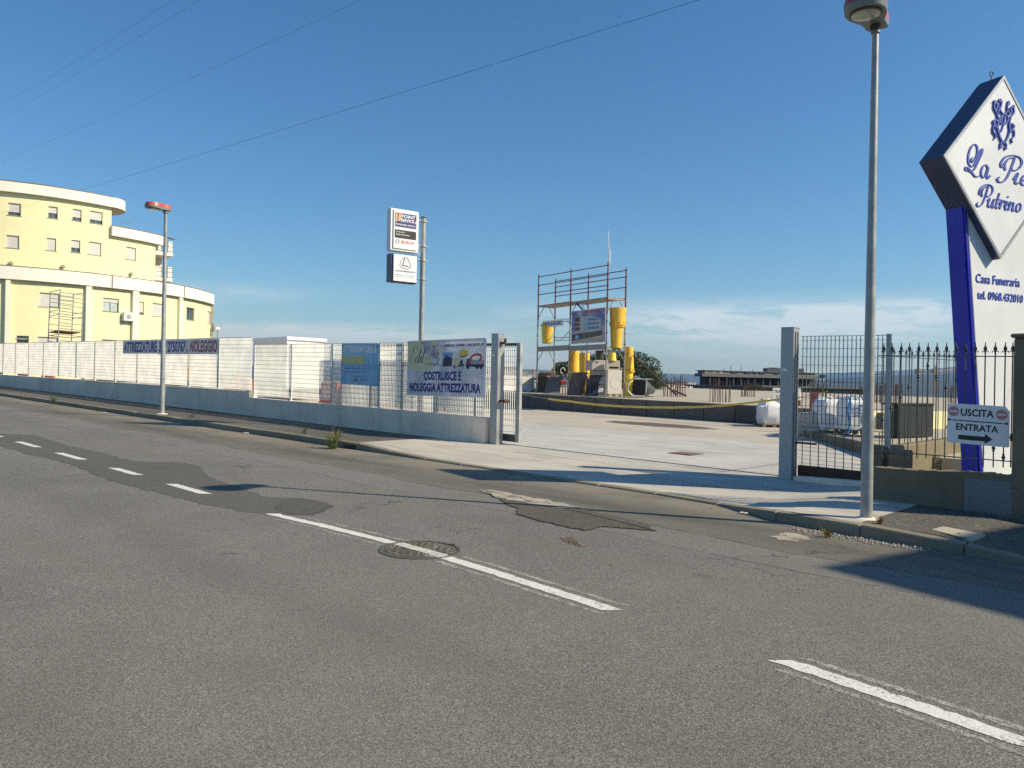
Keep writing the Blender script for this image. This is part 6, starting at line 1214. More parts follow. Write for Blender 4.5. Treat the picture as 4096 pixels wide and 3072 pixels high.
ts = thing('site_sign', 'white site sign with purple capitals half hidden by the right gate post', 'sign', colZ(3150, 26.5)); _, o, d_, nn, h = pbox(3091, 3204, 1553, 1600, 26.3, .03, 'plate', 'sign_white', ts); A = at_(o, d_.normalized(), Z3, d_.length, h); _q = pbox(3092, 3204, 1600, 1637, 26.4, .5, 'base_box', 'maroon_panel', ts)
lettering('TRAS', ts, 'print_plum', A(.04, .58), d_.normalized(), Z3, d_.length*.30, h*.26, .02); lettering('TUC', ts, 'print_plum', A(.10, .14), d_.normalized(), Z3, d_.length*.24, h*.26, .02)
bn_ = thing('black_container', 'big black container seen behind the railing before the yellow wall', 'container', colZ(3660, 18.6)); pbox(3592, 3736, 1622, 1755, 18.6, .35, 'container_body', 'black_plastic', bn_, .9, .03); pbox(3588, 3740, 1614, 1623, 18.55, .4, 'lid', 'black_plastic', bn_, .9, .01)
fl = thing('floodlight', 'small floodlight on a thin post seen through the right gate leaf', 'floodlight', colZ(3290, 44)); p = colZ(3292, 44); MB().tube((p.x, p.y, atZ(3292, 1585, 44).z), (p.x, p.y, atZ(3292, 1512, 44).z), .04, n=8).build('post', 'galvanised', fl); pbox(3282, 3300, 1499, 1512, 43.8, .2, 'lamp_head', 'far_dark', fl)
# ------------------------------------------------------------------ goods behind the left fence
sc_ = thing('site_cabin', 'white site cabin whose roof shows above the lower fence', 'cabin', aty(1150, 1560, 19.5))
ce = aty(1152, 1346, 18.2); c0 = aty(1018, 1356, 18.2); x1 = ce.x; zt_ = ce.z; yb2 = 18.2
while pj((x1, yb2, zt_))[0] < 1298: yb2 += .05
MB().box(c0.x, x1, 18.2, yb2, zt_-2.35, zt_-.16).build('wall', 'white_paint', sc_); MB().box(c0.x-.08, x1+.08, 18.1, yb2+.1, zt_-.16, zt_).build('roof_edge', 'sign_white', sc_, bevel=.02)
for i in range(4): MB().box(c0.x+.3+i*.75, c0.x+.8+i*.75, 18.18, 18.19, zt_-1.3, zt_-.35).build('window', 'pane_glass', sc_)
for x_ in (c0.x+.02, x1-.08): MB().box(x_-.03, x_+.10, 18.16, 18.2, zt_-2.35, zt_-.16).build('corner_post', 'sign_white', sc_)
# timber hoarding panels of white corrugated sheet behind the fence near the gate
hd = thing('sheet_hoarding', 'white corrugated sheet hoarding behind the fence between the boards', 'hoarding', aty(1560, 1600, 16.5))
for i in range(8):
    xx = aty(1500, 1500, 16.5).x+i*.62; MB().grid(16, 1, lambda u, w_: (xx+u*.6, 16.5+.02*math.sin(u*40), -K*xx+.5+w_*1.55)).build('sheet', 'white_paint', hd)
for i, (px, mt_, lab) in enumerate(((905, 'barrier_orange', 'orange road barrier behind the fence left of the wall step'), (955, 'barrier_orange', 'second orange road barrier behind the fence at the wall step'), (1290, 'barrier_orange', 'orange road barrier behind the fence left of the rental board'), (1370, 'barrier_red', 'red road barrier behind the fence below the rental board'), (1425, 'barrier_orange', 'orange road barrier behind the fence below the rental board'), (1470, 'barrier_red', 'red road barrier behind the fence right of the rental board'))):
    Y_ = 15.6+.2*i; a = aty(px, 1600, Y_); zb_ = -K*a.x+yard_h(Y_); t = thing('road_barrier', lab, 'road barrier', (a.x, Y_, zb_), 'coloured road barriers behind the fence')
    MB().prism([(a.x, Y_-.22, zb_), (a.x, Y_-.20, zb_+.25), (a.x, Y_-.08, zb_+.45), (a.x, Y_-.07, zb_+1.05), (a.x, Y_+.07, zb_+1.05), (a.x, Y_+.08, zb_+.45), (a.x, Y_+.2, zb_+.25), (a.x, Y_+.22, zb_)], (1.05, 0, -.0157)).build('barrier_body', mt_, t, bevel=.015)
    MB().box(a.x+.35, a.x+.7, Y_-.235, Y_-.20, zb_, zb_+.14).build('fork_slot', 'print_dark', t)
pk = thing('prop_rack', 'rust red rack of steel props standing behind the fence near the gate', 'rack', aty(1700, 1600, 19))
for i in range(16): x_ = -27.4+i*.42; MB().tube(G(x_, 19.2+.1*(i % 3), .2), G(x_+random.uniform(-.1, .1), 19.3, 2.0+random.uniform(0, .5)), .035, n=6).build('prop', 'rust_red' if i % 3 else 'rust_brown', pk)
for h_ in (.5, 1.5, 2.3): MB().obox(G(-27.6, 19.1, h_), XS*6.8, (0, .06, 0), (0, 0, .07)).build('rail', 'rust_brown', pk)
ym = thing('compactor', 'yellow wheeled compactor parked behind the grey wall', 'machine', aty(730, 1560, 15)); a = aty(700, 1560, 15.2); zb_ = -K*a.x+.1
MB().box(a.x, a.x+1.5, 14.8, 15.7, zb_+.55, zb_+1.05).build('body', 'chute_yellow', ym, bevel=.06); MB().box(a.x+.5, a.x+1.3, 14.85, 15.65, zb_+1.05, zb_+1.4).build('hood', 'chute_yellow', ym, bevel=.06)
for dx in (.15, 1.3): MB().lathe((a.x+dx, 14.75, zb_+.4), [(.4, 0), (.42, .08), (.42, .9), (.4, .98)], 24, axis=(0, 1, 0)).build('drum', 'black_plastic', ym, smooth=True)
for i, (px, mt_, lab) in enumerate(((75, 'barrier_red', 'red barrier seen under the fence at the far left'), (170, 'barrier_red', 'second red barrier seen under the fence at the far left'))):
    a = aty(px, 1503, 14.2); t = thing('road_barrier', lab, 'road barrier', (a.x, 14.2, a.z-.9), 'coloured road barriers behind the fence'); MB().prism([(a.x, 13.98, a.z-.95), (a.x, 14.12, a.z-.5), (a.x, 14.13, a.z+.25), (a.x, 14.27, a.z+.25), (a.x, 14.28, a.z-.5), (a.x, 14.42, a.z-.95)], (2.2, 0, -.03)).build('barrier_body', mt_, t, bevel=.02)
a = aty(380, 1530, 14.5); wt_ = thing('white_table', 'white trestle seen under the fence left of the wall step', 'trestle', (a.x, 14.5, 0.6)); MB().box(a.x, a.x+4.2, 14.2, 15.0, a.z-.06, a.z+.02).build('top', 'white_paint', wt_)
for dx in (.2, 3.9): MB().tube((a.x+dx, 14.3, a.z-.9), (a.x+dx+.1, 14.3, a.z-.05), .025, n=6).build('leg', 'galvanised', wt_); MB().tube((a.x+dx, 14.9, a.z-.9), (a.x+dx+.1, 14.9, a.z-.05), .025, n=6).build('leg', 'galvanised', wt_)
# ------------------------------------------------------------------ yellow building on the left
def cw(Xc, Zc): return r0*Xc+f0*Zc
LOW = [cw(-55.5, 73.0), cw(-52.5, 73.7), cw(-49.3, 75), cw(-45.7, 77.3), cw(-42.1, 81), cw(-39.0, 86.2), cw(-37.75, 91.6), cw(-37.7, 96.5)]
def dense(pts, n_=10): return smooth3(pts, n_)
def offset(pts, d):
    out = []
    for i, p in enumerate(pts):
        t = (pts[min(i+1, len(pts)-1)]-pts[max(i-1, 0)]).normalized(); out.append(p+Vector((t.y, -t.x, 0))*d)
    return out
LD = dense(LOW)
class Curve:
    def __init__(s, pts):
        s.p = pts; s.s = [0.0]
        for a, b_ in zip(pts, pts[1:]): s.s.append(s.s[-1]+(b_-a).length)
        s.L = s.s[-1]
    def at(s, t):
        t = max(0, min(s.L, t))
        for i in range(len(s.p)-1):
            if t <= s.s[i+1]: k_ = (t-s.s[i])/(s.s[i+1]-s.s[i]); return s.p[i].lerp(s.p[i+1], k_)
        return s.p[-1].copy()
    def nrm(s, t): a, b_ = s.at(t-.3), s.at(t+.3); d = (b_-a).normalized(); return Vector((d.y, -d.x, 0))
    def find(s, px, z=6):
        lo, hi = 0.0, s.L
        for _ in range(40):
            m_ = (lo+hi)/2; q_ = s.at(m_); q_.z = z
            if pj(q_)[0] < px: lo = m_
            else: hi = m_
        return lo
    def z(s, px, py):
        t = s.find(px); q_ = s.at(t); Zc = (q_-CAM+Vector((0, 0, EYE))).dot(f0); return atZ(px, py, Zc).z
LC = Curve(LD); test = LC.nrm(LC.L*.4)
SG = 1.0 if test.dot(r0) > 0 else -1.0
UC = Curve(offset(LD, -2.0*SG))
yb_ = thing('yellow_building', 'curved pale yellow apartment building with white bands on the left', 'building', LC.at(10))
def cwall(cv_, s0, s1, z0, z1, openings, name, mat, out=0.0, depth=.22):
    """curved wall with real openings: openings are (s0, s1, z0, z1)"""
    ss = sorted(set([s0, s1]+[o_[k_] for o_ in openings for k_ in (0, 1)]+[s0+(s1-s0)*i/24 for i in range(25)])); zz = sorted(set([z0, z1]+[o_[k_] for o_ in openings for k_ in (2, 3)])); mb = MB()
    pt = lambda s_, z_, d_=0.0: (lambda p, n_: Vector((p.x+n_.x*d_*SG, p.y+n_.y*d_*SG, z_)))(cv_.at(s_), cv_.nrm(s_))
    for a, b_ in zip(ss, ss[1:]):
        if b_-a < 1e-4: continue
        for c_, d_ in zip(zz, zz[1:]):
            ms, mz = (a+b_)/2, (c_+d_)/2
            if any(o_[0] < ms < o_[1] and o_[2] < mz < o_[3] for o_ in openings): continue
            mb.add([pt(a, c_, out), pt(b_, c_, out), pt(b_, d_, out), pt(a, d_, out)], [(0, 1, 2, 3)])
    for o_ in openings:
        a, b_, c_, d_ = o_; q_ = [(a, c_), (b_, c_), (b_, d_), (a, d_)]
        for i in range(4): (x1_, y1_), (x2_, y2_) = q_[i], q_[(i+1) % 4]; mb.add([pt(x1_, y1_, out), pt(x2_, y2_, out), pt(x2_, y2_, out-depth), pt(x1_, y1_, out-depth)], [(0, 1, 2, 3)])
    return mb.build(name, mat, yb_)
def slabcurve(cv_, s0, s1, z0, z1, out0, out1, name, mat, n_=24):
    mb = MB(); pt = lambda s_, z_, d_: (lambda p, n__: Vector((p.x+n__.x*d_*SG, p.y+n__.y*d_*SG, z_)))(cv_.at(s_), cv_.nrm(s_)); vs = []
    for i in range(n_+1): s_ = s0+(s1-s0)*i/n_; vs += [pt(s_, z0, out0), pt(s_, z0, out1), pt(s_, z1, out1), pt(s_, z1, out0)]
    fs = [(4*i+j, 4*i+(j+1) % 4, 4*i+4+(j+1) % 4, 4*i+4+j) for i in range(n_) for j in range(4)]+[(3, 2, 1, 0), (4*n_, 4*n_+1, 4*n_+2, 4*n_+3)]
    return mb.add(vs, fs).build(name, mat, yb_)
def window(cv_, o_, shut, name='window', out=0.0, curtain=False):
    a, b_, c_, d_ = o_; pt = lambda s_, z_, dd: (lambda p, n__: Vector((p.x+n__.x*dd*SG, p.y+n__.y*dd*SG, z_)))(cv_.at(s_), cv_.nrm(s_)); D = out-.20
    w_ = MB().add([pt(a, c_, D), pt(b_, c_, D), pt(b_, d_, D), pt(a, d_, D)], [(0, 1, 2, 3)]).build(name, 'curtain_glass' if curtain else 'pane_glass', yb_)
    if shut > 0: MB().add([pt(a, d_-(d_-c_)*shut, D+.07), pt(b_, d_-(d_-c_)*shut, D+.07), pt(b_, d_, D+.07), pt(a, d_, D+.07)], [(0, 1, 2, 3)]).build('roller_shutter', 'shutter_grey', w_)
    if shut < .95:
        mb = MB(); f_ = .06; m_ = (a+b_)/2
        for s0_, s1_, z0_, z1_ in ((a, a+f_, c_, d_), (b_-f_, b_, c_, d_), (m_-f_*.7, m_+f_*.7, c_, d_), (a, b_, c_, c_+f_)): mb.add([pt(s0_, z0_, D+.03), pt(s1_, z0_, D+.03), pt(s1_, z1_, D+.03), pt(s0_, z1_, D+.03)], [(0, 1, 2, 3)])
        mb.build('sash', 'window_frame', w_)
    MB().add([pt(a-.08, c_-.06, out+.05), pt(b_+.08, c_-.06, out+.05), pt(b_+.08, c_, out+.05), pt(a-.08, c_, out+.05), pt(a-.08, c_-.06, out-.1), pt(b_+.08, c_-.06, out-.1), pt(b_+.08, c_, out-.1), pt(a-.08, c_, out-.1)], [(0, 1, 2, 3), (7, 6, 5, 4), (3, 2, 6, 7), (0, 4, 5, 1), (0, 3, 7, 4), (1, 5, 6, 2)]).build('sill', 'sill_stone', w_)
def op(cv_, x0, x1, y0, y1):                # crop pixels of the building study (x*.407, 700+y*.407)
    X0, X1, Y0, Y1 = x0*.407, x1*.407, 700+y0*.407, 700+y1*.407; s0, s1 = cv_.find(X0), cv_.find(X1); return (s0, s1, cv_.z((X0+X1)/2, Y1), cv_.z((X0+X1)/2, Y0))
# lower block
lz1 = LC.z(216, 1080); lz0 = LC.z(216, 1131); s_l = LC.find(-60); s_r = LC.L
lowops = [(op(LC, 383, 578, 1160, 1297), 1.0), (op(LC, 1008, 1163, 1212, 1343), .30), (op(LC, 1350, 1410, 1245, 1368), .85), (op(LC, 1495, 1605, 1262, 1388), 1.0), (op(LC, 1828, 1905, 1304, 1425), .02), (op(LC, 2033, 2078, 1342, 1455), 1.0), (op(LC, 165, 285, 1580, 1606), 0), (op(LC, 165, 285, 1618, 1650), 0), (op(LC, 372, 570, 1592, 1720), .9), (op(LC, 1000, 1155, 1618, 1720), .9)]
cwall(LC, 0, s_r, -1.5, lz0, [q_[0] for q_ in lowops], 'lower_wall', 'yellow_render')
for q_, sh in lowops: window(LC, q_, sh, curtain=(sh == .30))
slabcurve(LC, 0, s_r, lz0, lz1, -.2, .42, 'lower_parapet', 'white_render'); slabcurve(LC, 0, s_r, lz1, lz1+.05, -.25, .46, 'lower_coping', 'flashing'); slabcurve(LC, 0, s_r, lz0-.04, lz0, -.1, .40, 'lower_soffit_line', 'sill_stone')
for x0_, x1_ in ((50, 97), (830, 885), (1285, 1345), (1735, 1768), (2112, 2140)):
    a, b_ = LC.find(x0_*.407), LC.find(x1_*.407); slabcurve(LC, a, b_, -1.5, lz0-.05, -.1, .34, 'pilaster', 'pilaster_render', 3)
for x_ in (1075, 1770): a = LC.find(x_*.407); slabcurve(LC, a-.04, a+.04, lz0+.05, lz1-.02, .42, .47, 'rain_spout', 'flashing', 1)
a = LC.find(1340*.407); slabcurve(LC, a-.05, a+.06, LC.z(545, 1287), LC.z(545, 1178), .05, .17, 'downpipe', 'flashing', 1)
# end and back of the lower block, roof terrace
E1, E0 = LC.at(s_r), LC.at(0); nb_ = LC.nrm(s_r)*SG; bk1 = E1-nb_*16; bk0 = E0-LC.nrm(0)*SG*16
MB().add([(E1.x, E1.y, -1.5), (bk1.x, bk1.y, -1.5), (bk1.x, bk1.y, lz1), (E1.x, E1.y, lz1), (bk0.x, bk0.y, -1.5), (bk0.x, bk0.y, lz1), (E0.x, E0.y, -1.5), (E0.x, E0.y, lz1)], [(0, 1, 2, 3), (1, 4, 5, 2), (4, 6, 7, 5)]).build('rear_wall', 'yellow_render', yb_)
rp = [LC.at(s_r*i/20)-LC.nrm(s_r*i/20)*SG*.1 for i in range(21)]+[bk1, bk0]; MB().add([(p.x, p.y, lz0+.3) for p in rp], [tuple(range(len(rp)))]).build('terrace_floor', 'sill_stone', yb_)
# upper block
sA, sB, sC = 0.0, UC.find(437), UC.find(615); uz1 = UC.z(216, 752); uz0 = UC.z(216, 793); mz1 = UC.z(520, 920); mz0 = UC.z(520, 958)
upops = [(op(UC, 55, 183, 277, 397), .72), (op(UC, 452, 545, 310, 424), .55), (op(UC, 690, 780, 337, 450), .70), (op(UC, 862, 987, 358, 477), .70), (op(UC, 43, 172, 593, 716), 1.0), (op(UC, 442, 536, 620, 742), 1.0), (op(UC, 683, 773, 640, 760), .62), (op(UC, 853, 980, 660, 785), 1.0), (op(UC, 438, 530, 925, 1040), 1.0), (op(UC, 678, 768, 945, 1060), 1.0), (op(UC, 848, 972, 960, 1075), 1.0)]
midops = [(op(UC, 1224, 1322, 710, 832), 1.0), (op(UC, 1218, 1315, 1005, 1110), 1.0)]
cwall(UC, sA, sB, lz0, uz0, [q_[0] for q_ in upops], 'upper_wall', 'yellow_render'); cwall(UC, sB, sC, lz0, mz0, [q_[0] for q_ in midops], 'middle_wall', 'yellow_render')
for q_, sh in upops+midops: window(UC, q_, sh)
slabcurve(UC, sA, sB, uz0, uz1, -.2, .45, 'upper_parapet', 'white_render'); slabcurve(UC, sA, sB, uz1, uz1+.06, -.25, .5, 'upper_coping', 'flashing')
slabcurve(UC, sB-.1, UC.find(634), mz0, mz1, -.2, .45, 'middle_parapet', 'white_render', 12); slabcurve(UC, sB-.1, UC.find(680), mz1, mz1+.06, -.0, .5, 'middle_rail', 'flashing', 12)
# rounded roof end
eb0 = UC.at(sB); en = UC.nrm(sB)*SG; et = (UC.at(sB)-UC.at(sB-.5)).normalized(); rC = 3.2; cc = eb0+en*.45-en*rC; mb = MB(); ring = []
for i in range(15): t = R(90)*i/9.0; p = cc+en*(rC*math.cos(t))+et*(rC*.75*math.sin(t)); ring.append(p)
L_ = len(ring); mb.add([(p.x, p.y, uz0) for p in ring]+[(p.x, p.y, uz1) for p in ring], [(i, i+1, L_+i+1, L_+i) for i in range(L_-1)]); mb.build('roof_end', 'white_render', yb_, smooth=True)
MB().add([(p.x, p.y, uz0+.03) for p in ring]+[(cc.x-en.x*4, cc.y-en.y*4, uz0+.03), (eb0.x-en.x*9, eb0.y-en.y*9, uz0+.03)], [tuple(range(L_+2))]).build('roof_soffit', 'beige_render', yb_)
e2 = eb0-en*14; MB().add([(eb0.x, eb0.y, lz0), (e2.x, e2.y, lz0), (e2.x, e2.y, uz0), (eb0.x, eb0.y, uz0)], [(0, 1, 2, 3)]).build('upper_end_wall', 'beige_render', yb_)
rp = [UC.at(sB*i/16) for i in range(17)]+[e2, UC.at(0)-UC.nrm(0)*SG*14]; MB().add([(p.x, p.y, uz1-.3) for p in rp], [tuple(range(len(rp)))]).build('roof', 'sill_stone', yb_)
rp = [UC.at(sB+(sC-sB)*i/8) for i in range(9)]+[UC.at(sC)-UC.nrm(sC)*SG*12, e2]; MB().add([(p.x, p.y, mz0+.3) for p in rp], [tuple(range(len(rp)))]).build('middle_roof', 'sill_stone', yb_)
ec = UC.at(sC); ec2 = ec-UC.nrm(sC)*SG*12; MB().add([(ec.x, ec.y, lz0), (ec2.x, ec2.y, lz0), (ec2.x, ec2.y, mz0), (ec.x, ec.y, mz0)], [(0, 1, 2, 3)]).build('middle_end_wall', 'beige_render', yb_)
# balconies at the right end
for (pyf, pys) in ((942, 1002), (1060, 1105)):
    Zb = (ec-CAM).dot(f0)+.6; P0, P1 = colZ(613, Zb), colZ(683, Zb+1.2); dd = P1-P0; nn = Vector((-dd.y, dd.x, 0)).normalized(); nn = nn if nn.dot(f0) > 0 else -nn; zs_, zt_ = atZ(640, pys, Zb).z, atZ(640, pys-46, Zb).z
    MB().obox((P0.x, P0.y, zs_-.45), dd, nn*3, Z3*.35).build('balcony_slab', 'white_render', yb_); bal = MB().obox(Vector((P0.x, P0.y, zs_-.1))+dd*.72, dd*.24, nn*.15, Z3*(zt_-zs_)).build('balcony_parapet', 'white_render', yb_)
    MB().obox(Vector((P0.x, P0.y, zs_-.1)), dd*.30, nn*.15, Z3*(zt_-zs_)).build('balcony_parapet', 'white_render', yb_)
    mb = MB()
    for zz in (.15, .7, 1.15): mb.tube((P0.x, P0.y, zs_+zz-.1), (P1.x, P1.y, zs_+zz-.1), .03, n=5)
    for u in (.35, .5, .62): q_ = P0+dd*u; mb.tube((q_.x, q_.y, zs_-.1), (q_.x, q_.y, zs_+1.1), .025, n=5)
    mb.build('balcony_rail', 'flashing', yb_)
P0 = colZ(622, (ec-CAM).dot(f0)+3.2); MB().cbox((P0.x, P0.y, (lz1+mz0)/2), r0*.7, f0*.7, Z3*(mz0-lz1)).build('balcony_column', 'beige_render', yb_)
for x_, y_ in ((97, 870), (605, 900), (1270, 973)): a = UC.find(x_*.407); q_ = UC.at(a)+UC.nrm(a)*SG*.12; MB().lathe((q_.x, q_.y, UC.z(x_*.407, 700+y_*.407)), [(.20, 0), (.20, .1), (.12, .14)], 14, axis=UC.nrm(a)*SG).build('wall_lamp', 'sill_stone', yb_)
def acunit(cv_, px0, px1, py0, py1, lab, out=.55):
    a, b_ = cv_.find(px0), cv_.find(px1); z0_, z1_ = cv_.z((px0+px1)/2, py1), cv_.z((px0+px1)/2, py0); p, n_ = cv_.at(a), cv_.nrm((a+b_)/2)*SG; d_ = cv_.at(b_)-p; t = thing('air_conditioner', lab, 'air conditioner', (p.x, p.y, z0_), 'air conditioners on the yellow building')
    MB().obox(Vector((p.x, p.y, z0_))+n_*.12, d_, n_*(out-.12), Z3*(z1_-z0_)).build('casing', 'unit_white', t, bevel=.03); c_ = Vector((p.x, p.y, (z0_+z1_)/2))+d_*.45+n_*(out+.01); MB().lathe(c_, [(.24, 0), (.24, .02), (.20, .03), (.05, .03)], 18, axis=n_).build('fan_guard', 'print_grey', t)
    for u in (.12, .8): MB().obox(Vector((p.x, p.y, z0_-.12))+d_*u, d_*.06, n_*out, Z3*.1).build('bracket', 'window_frame', t)
acunit(LC, 484, 526, 1250, 1285, 'white air conditioner on the yellow wall left of the second pilaster'); acunit(LC, 845, 866, 1294, 1322, 'white air conditioner at the right corner of the yellow building')
q_ = LC.at(LC.find(848))+LC.nrm(LC.find(848))*SG*.9; gl_ = thing('globe_lamp', 'white globe lamp at the right corner of the yellow building', 'lamp', (q_.x, q_.y, 2)); zg = LC.z(848, 1317); MB().lathe((q_.x, q_.y, zg-.35), [(.02, 0), (.22, .12), (.33, .35), (.22, .58), (.02, .68)], 14).build('globe', 'sign_white', gl_, smooth=True); MB().tube((q_.x, q_.y, 0), (q_.x, q_.y, zg-.3), .05, n=6).build('post', 'window_frame', gl_)
an = thing('tv_antenna', 'small television antenna on the terrace of the yellow building', 'antenna', UC.at(UC.find(476))); q_ = UC.at(UC.find(476)); za_ = UC.z(476, 889); MB().tube((q_.x, q_.y, mz1), (q_.x, q_.y, za_+.3), .03, n=5).build('mast', 'galvanised', an); d_ = (r0*.97+f0*.2); MB().tube(Vector((q_.x, q_.y, za_)), Vector((q_.x, q_.y, za_))+d_*1.05, .018, n=5).build('boom', 'galvanised', an)
for k_ in range(6): c_ = Vector((q_.x, q_.y, za_))+d_*(.15+k_*.17); MB().tube(c_-f0*.25, c_+f0*.25, .01, n=4).build('element', 'galvanised', an)
# rolling tower in front of it
rt = thing('rolling_tower', 'light aluminium access tower in front of the yellow building', 'scaffold', LC.at(LC.find(260))+LC.nrm(5)*SG*2)
Z0 = (LC.at(LC.find(260))-CAM).dot(f0)-12
def rp_(px, py, dz): q2_ = colZ(px, Z0+dz); return Vector((q2_.x, q2_.y, atZ(px, py, Z0).z))
legs = {'a': (195, 0), 'b': (235, -.6), 'c': (288, .9), 'd': (328, .3)}
tops_ = {'a': 1168, 'b': 1160, 'c': 1173, 'd': 1176}
for k_, (px, dz) in legs.items(): MB().tube(rp_(px-7, 1440, dz), rp_(px, tops_[k_], dz), .028*1.5, n=6).build('standard', 'galvanised', rt)
for py in (1172, 1188, 1204, 1222, 1246, 1266, 1292, 1314, 1338, 1362, 1380):
    f_ = (py-1170)/270*7
    for u, v_ in (('a', 'c'), ('b', 'd')): MB().tube(rp_(legs[u][0]-f_*.4, py+(4 if u == 'a' else 0), legs[u][1]), rp_(legs[v_][0]-f_*.4, py+8+(4 if u == 'a' else 0), legs[v_][1]), .03, n=5).build('rung', 'galvanised', rt)
for py in (1165, 1244, 1262, 1340):
    for u, v_ in (('a', 'b'), ('c', 'd')): MB().tube(rp_(legs[u][0]-2, py+(3 if u == 'a' else 9), legs[u][1]), rp_(legs[v_][0]-2, py-3+(0 if u == 'a' else 9), legs[v_][1]), .03, n=5).build('end_tube', 'galvanised', rt)
MB().hexa([rp_(192, 1331, 0), rp_(232, 1325, -.6), rp_(318, 1331, .3), rp_(282, 1336, .9), rp_(192, 1327, 0), rp_(232, 1321, -.6), rp_(318, 1326, .3), rp_(282, 1331, .9)]).build('platform', 'wood_pallet', rt)
for a, b_, c_, e_ in ((-90, 40, 1430, 1560), ): pass

# ------------------------------------------------------------------ far things
def foliage(mb, c_, rad, n_, size, rn, squash=.8):
    for _ in range(n_):
        while True:
            v_ = Vector((rn.uniform(-1, 1), rn.uniform(-1, 1), rn.uniform(-1, 1)))
            if .15 < v_.length < 1: break
        v_ = v_.normalized()*(v_.length**.4); p = c_+Vector((v_.x*rad.x, v_.y*rad.y, v_.z*rad.z)); s_ = size*rn.uniform(.6, 1.4); nrm = (v_+Vector((rn.uniform(-.8, .8), rn.uniform(-.8, .8), rn.uniform(-.3, .9)))).normalized(); a_ = nrm.orthogonal().normalized(); a_ = Matrix.Rotation(rn.uniform(0, 6.28), 3, nrm) @ a_; b_ = nrm.cross(a_)
        mb.add([p-a_*s_, p-b_*s_*.5, p+a_*s_+nrm*s_*.3, p+b_*s_*.5], [(0, 1, 2, 3)])
pn = thing('pine_tree', 'broad dark pine tree standing behind the yellow chutes and scaffold', 'tree', colZ(2470, 62)); Zp = 62; rn = random.Random(3)
mb = MB(); clumps = [(2262, 1460, 1.0), (2300, 1445, 1.2), (2350, 1440, 1.3), (2400, 1428, 1.4), (2455, 1418, 1.5), (2500, 1424, 1.5), (2545, 1432, 1.5), (2590, 1450, 1.4), (2612, 1480, 1.3), (2622, 1512, 1.3), (2615, 1540, 1.2), (2580, 1490, 1.5), (2540, 1470, 1.5), (2490, 1465, 1.5), (2430, 1470, 1.5), (2370, 1475, 1.3), (2560, 1530, 1.5), (2600, 1556, 1.1), (2520, 1520, 1.4), (2470, 1510, 1.4), (2250, 1472, .8), (2420, 1520, 1.3), (2560, 1560, 1.2)]
for px, py, r_ in clumps:
    for k_ in range(3): foliage(mb, atZ(px+rn.uniform(-14, 14), py+rn.uniform(4, 16), Zp+rn.uniform(-2, 2)), Vector((r_, r_, r_*.62))*rn.uniform(.6, .85), 230, .085, rn)
mb.build('crown', 'pine_needles', pn)
tb0 = colZ(2480, 62); tk = MB().path([(tb0.x, tb0.y, -3), (tb0.x+.2, tb0.y, -.5), (tb0.x+.1, tb0.y, 1.2), (tb0.x, tb0.y, 2.8)], [.42, .36, .3, .2], 10).build('trunk', 'bark', pn, smooth=True)
for px, py in ((2340, 1462), (2420, 1450), (2560, 1460), (2600, 1520), (2500, 1440)): q_ = atZ(px, py, Zp); MB().path([(tb0.x+.1, tb0.y, .6), (tb0.x*.5+q_.x*.5, tb0.y*.5+q_.y*.5, q_.z*.45+.5), q_], [.18, .12, .05], 6).build('limb', 'bark', pn, smooth=True)
# dark commercial building
cbz = 108; cbd = thing('commercial_building', 'long dark glazed commercial building with flat overhanging roof beyond the slab', 'building', colZ(3000, cbz))
pbox(2822, 3262, 1509, 1640, cbz, 1.5, 'wall', 'far_dark', cbd, 6, 0); pbox(2808, 3280, 1497, 1510, cbz-1.5, 2, 'roof_slab', 'far_grey', cbd, 6, 0); pbox(2820, 3262, 1486, 1498, cbz+3, 2, 'attic', 'far_brown', cbd, 6, 0); pbox(2818, 3264, 1484, 1486.5, cbz+2.8, 2.4, 'attic_coping', 'far_grey', cbd, 6, 0)
for px in (2838, 2872, 2904, 2932, 2962, 2990, 3018, 3050, 3078, 3110, 3140): pbox(px, px+5, 1509.5, 1640, cbz-1.2+(px-2822)*.0136, .5, 'mullion', 'far_grey', cbd, 0, 0)
for a, b_ in ((2926, 2946), (2980, 3003), (3015, 3026), (3038, 3061), (3098, 3120)): pbox(a, b_, 1489, 1496.5, cbz+2.8+(a-2822)*.0136, .4, 'attic_window', 'far_window', cbd, 0, 0)
for a, b_ in ((2820, 2830), (2850, 2860), (2878, 2890)): pbox(a, b_, 1487, 1498, cbz+2.4, .6, 'attic_pier', 'far_cream', cbd, 0, 0)
pbox(3068, 3215, 1473, 1490, cbz+8, 2, 'penthouse', 'far_grey', cbd, 0, 0); pbox(3085, 3110, 1470, 1474, cbz+8, 1.5, 'roof_vent', 'far_grey', cbd, 0, 0)
for px, t_ in ((2895, 1474), (2922, 1463), (2963, 1466), (3010, 1476)): p = colZ(px, cbz+6); MB().tube((p.x, p.y, atZ(px, 1492, cbz+6).z), (p.x, p.y, atZ(px, t_, cbz+6).z), .05, n=4).build('aerial', 'far_grey', cbd)
lb2 = thing('low_building', 'low brown flat roofed building in front of the dark glazed one', 'building', colZ(3100, 80)); pbox(3000, 3480, 1553, 1640, 80, 12, 'wall', 'far_brown', lb2, 4, 0); pbox(2985, 3560, 1546, 1553.5, 79.5, 14, 'roof_slab', 'far_grey', lb2, 4, 0); pbox(3050, 3062, 1562, 1590, 79.9, .3, 'door', 'far_dark', lb2, 0, 0)
cr_ = thing('white_block', 'cream flat roofed block seen just right of the right gate post', 'building', colZ(3225, 140)); pbox(3206, 3252, 1497, 1640, 140, 12, 'wall', 'far_cream', cr_, 0, 0); pbox(3200, 3256, 1508, 1521, 139, 14, 'balcony', 'far_cream', cr_, 0, 0)
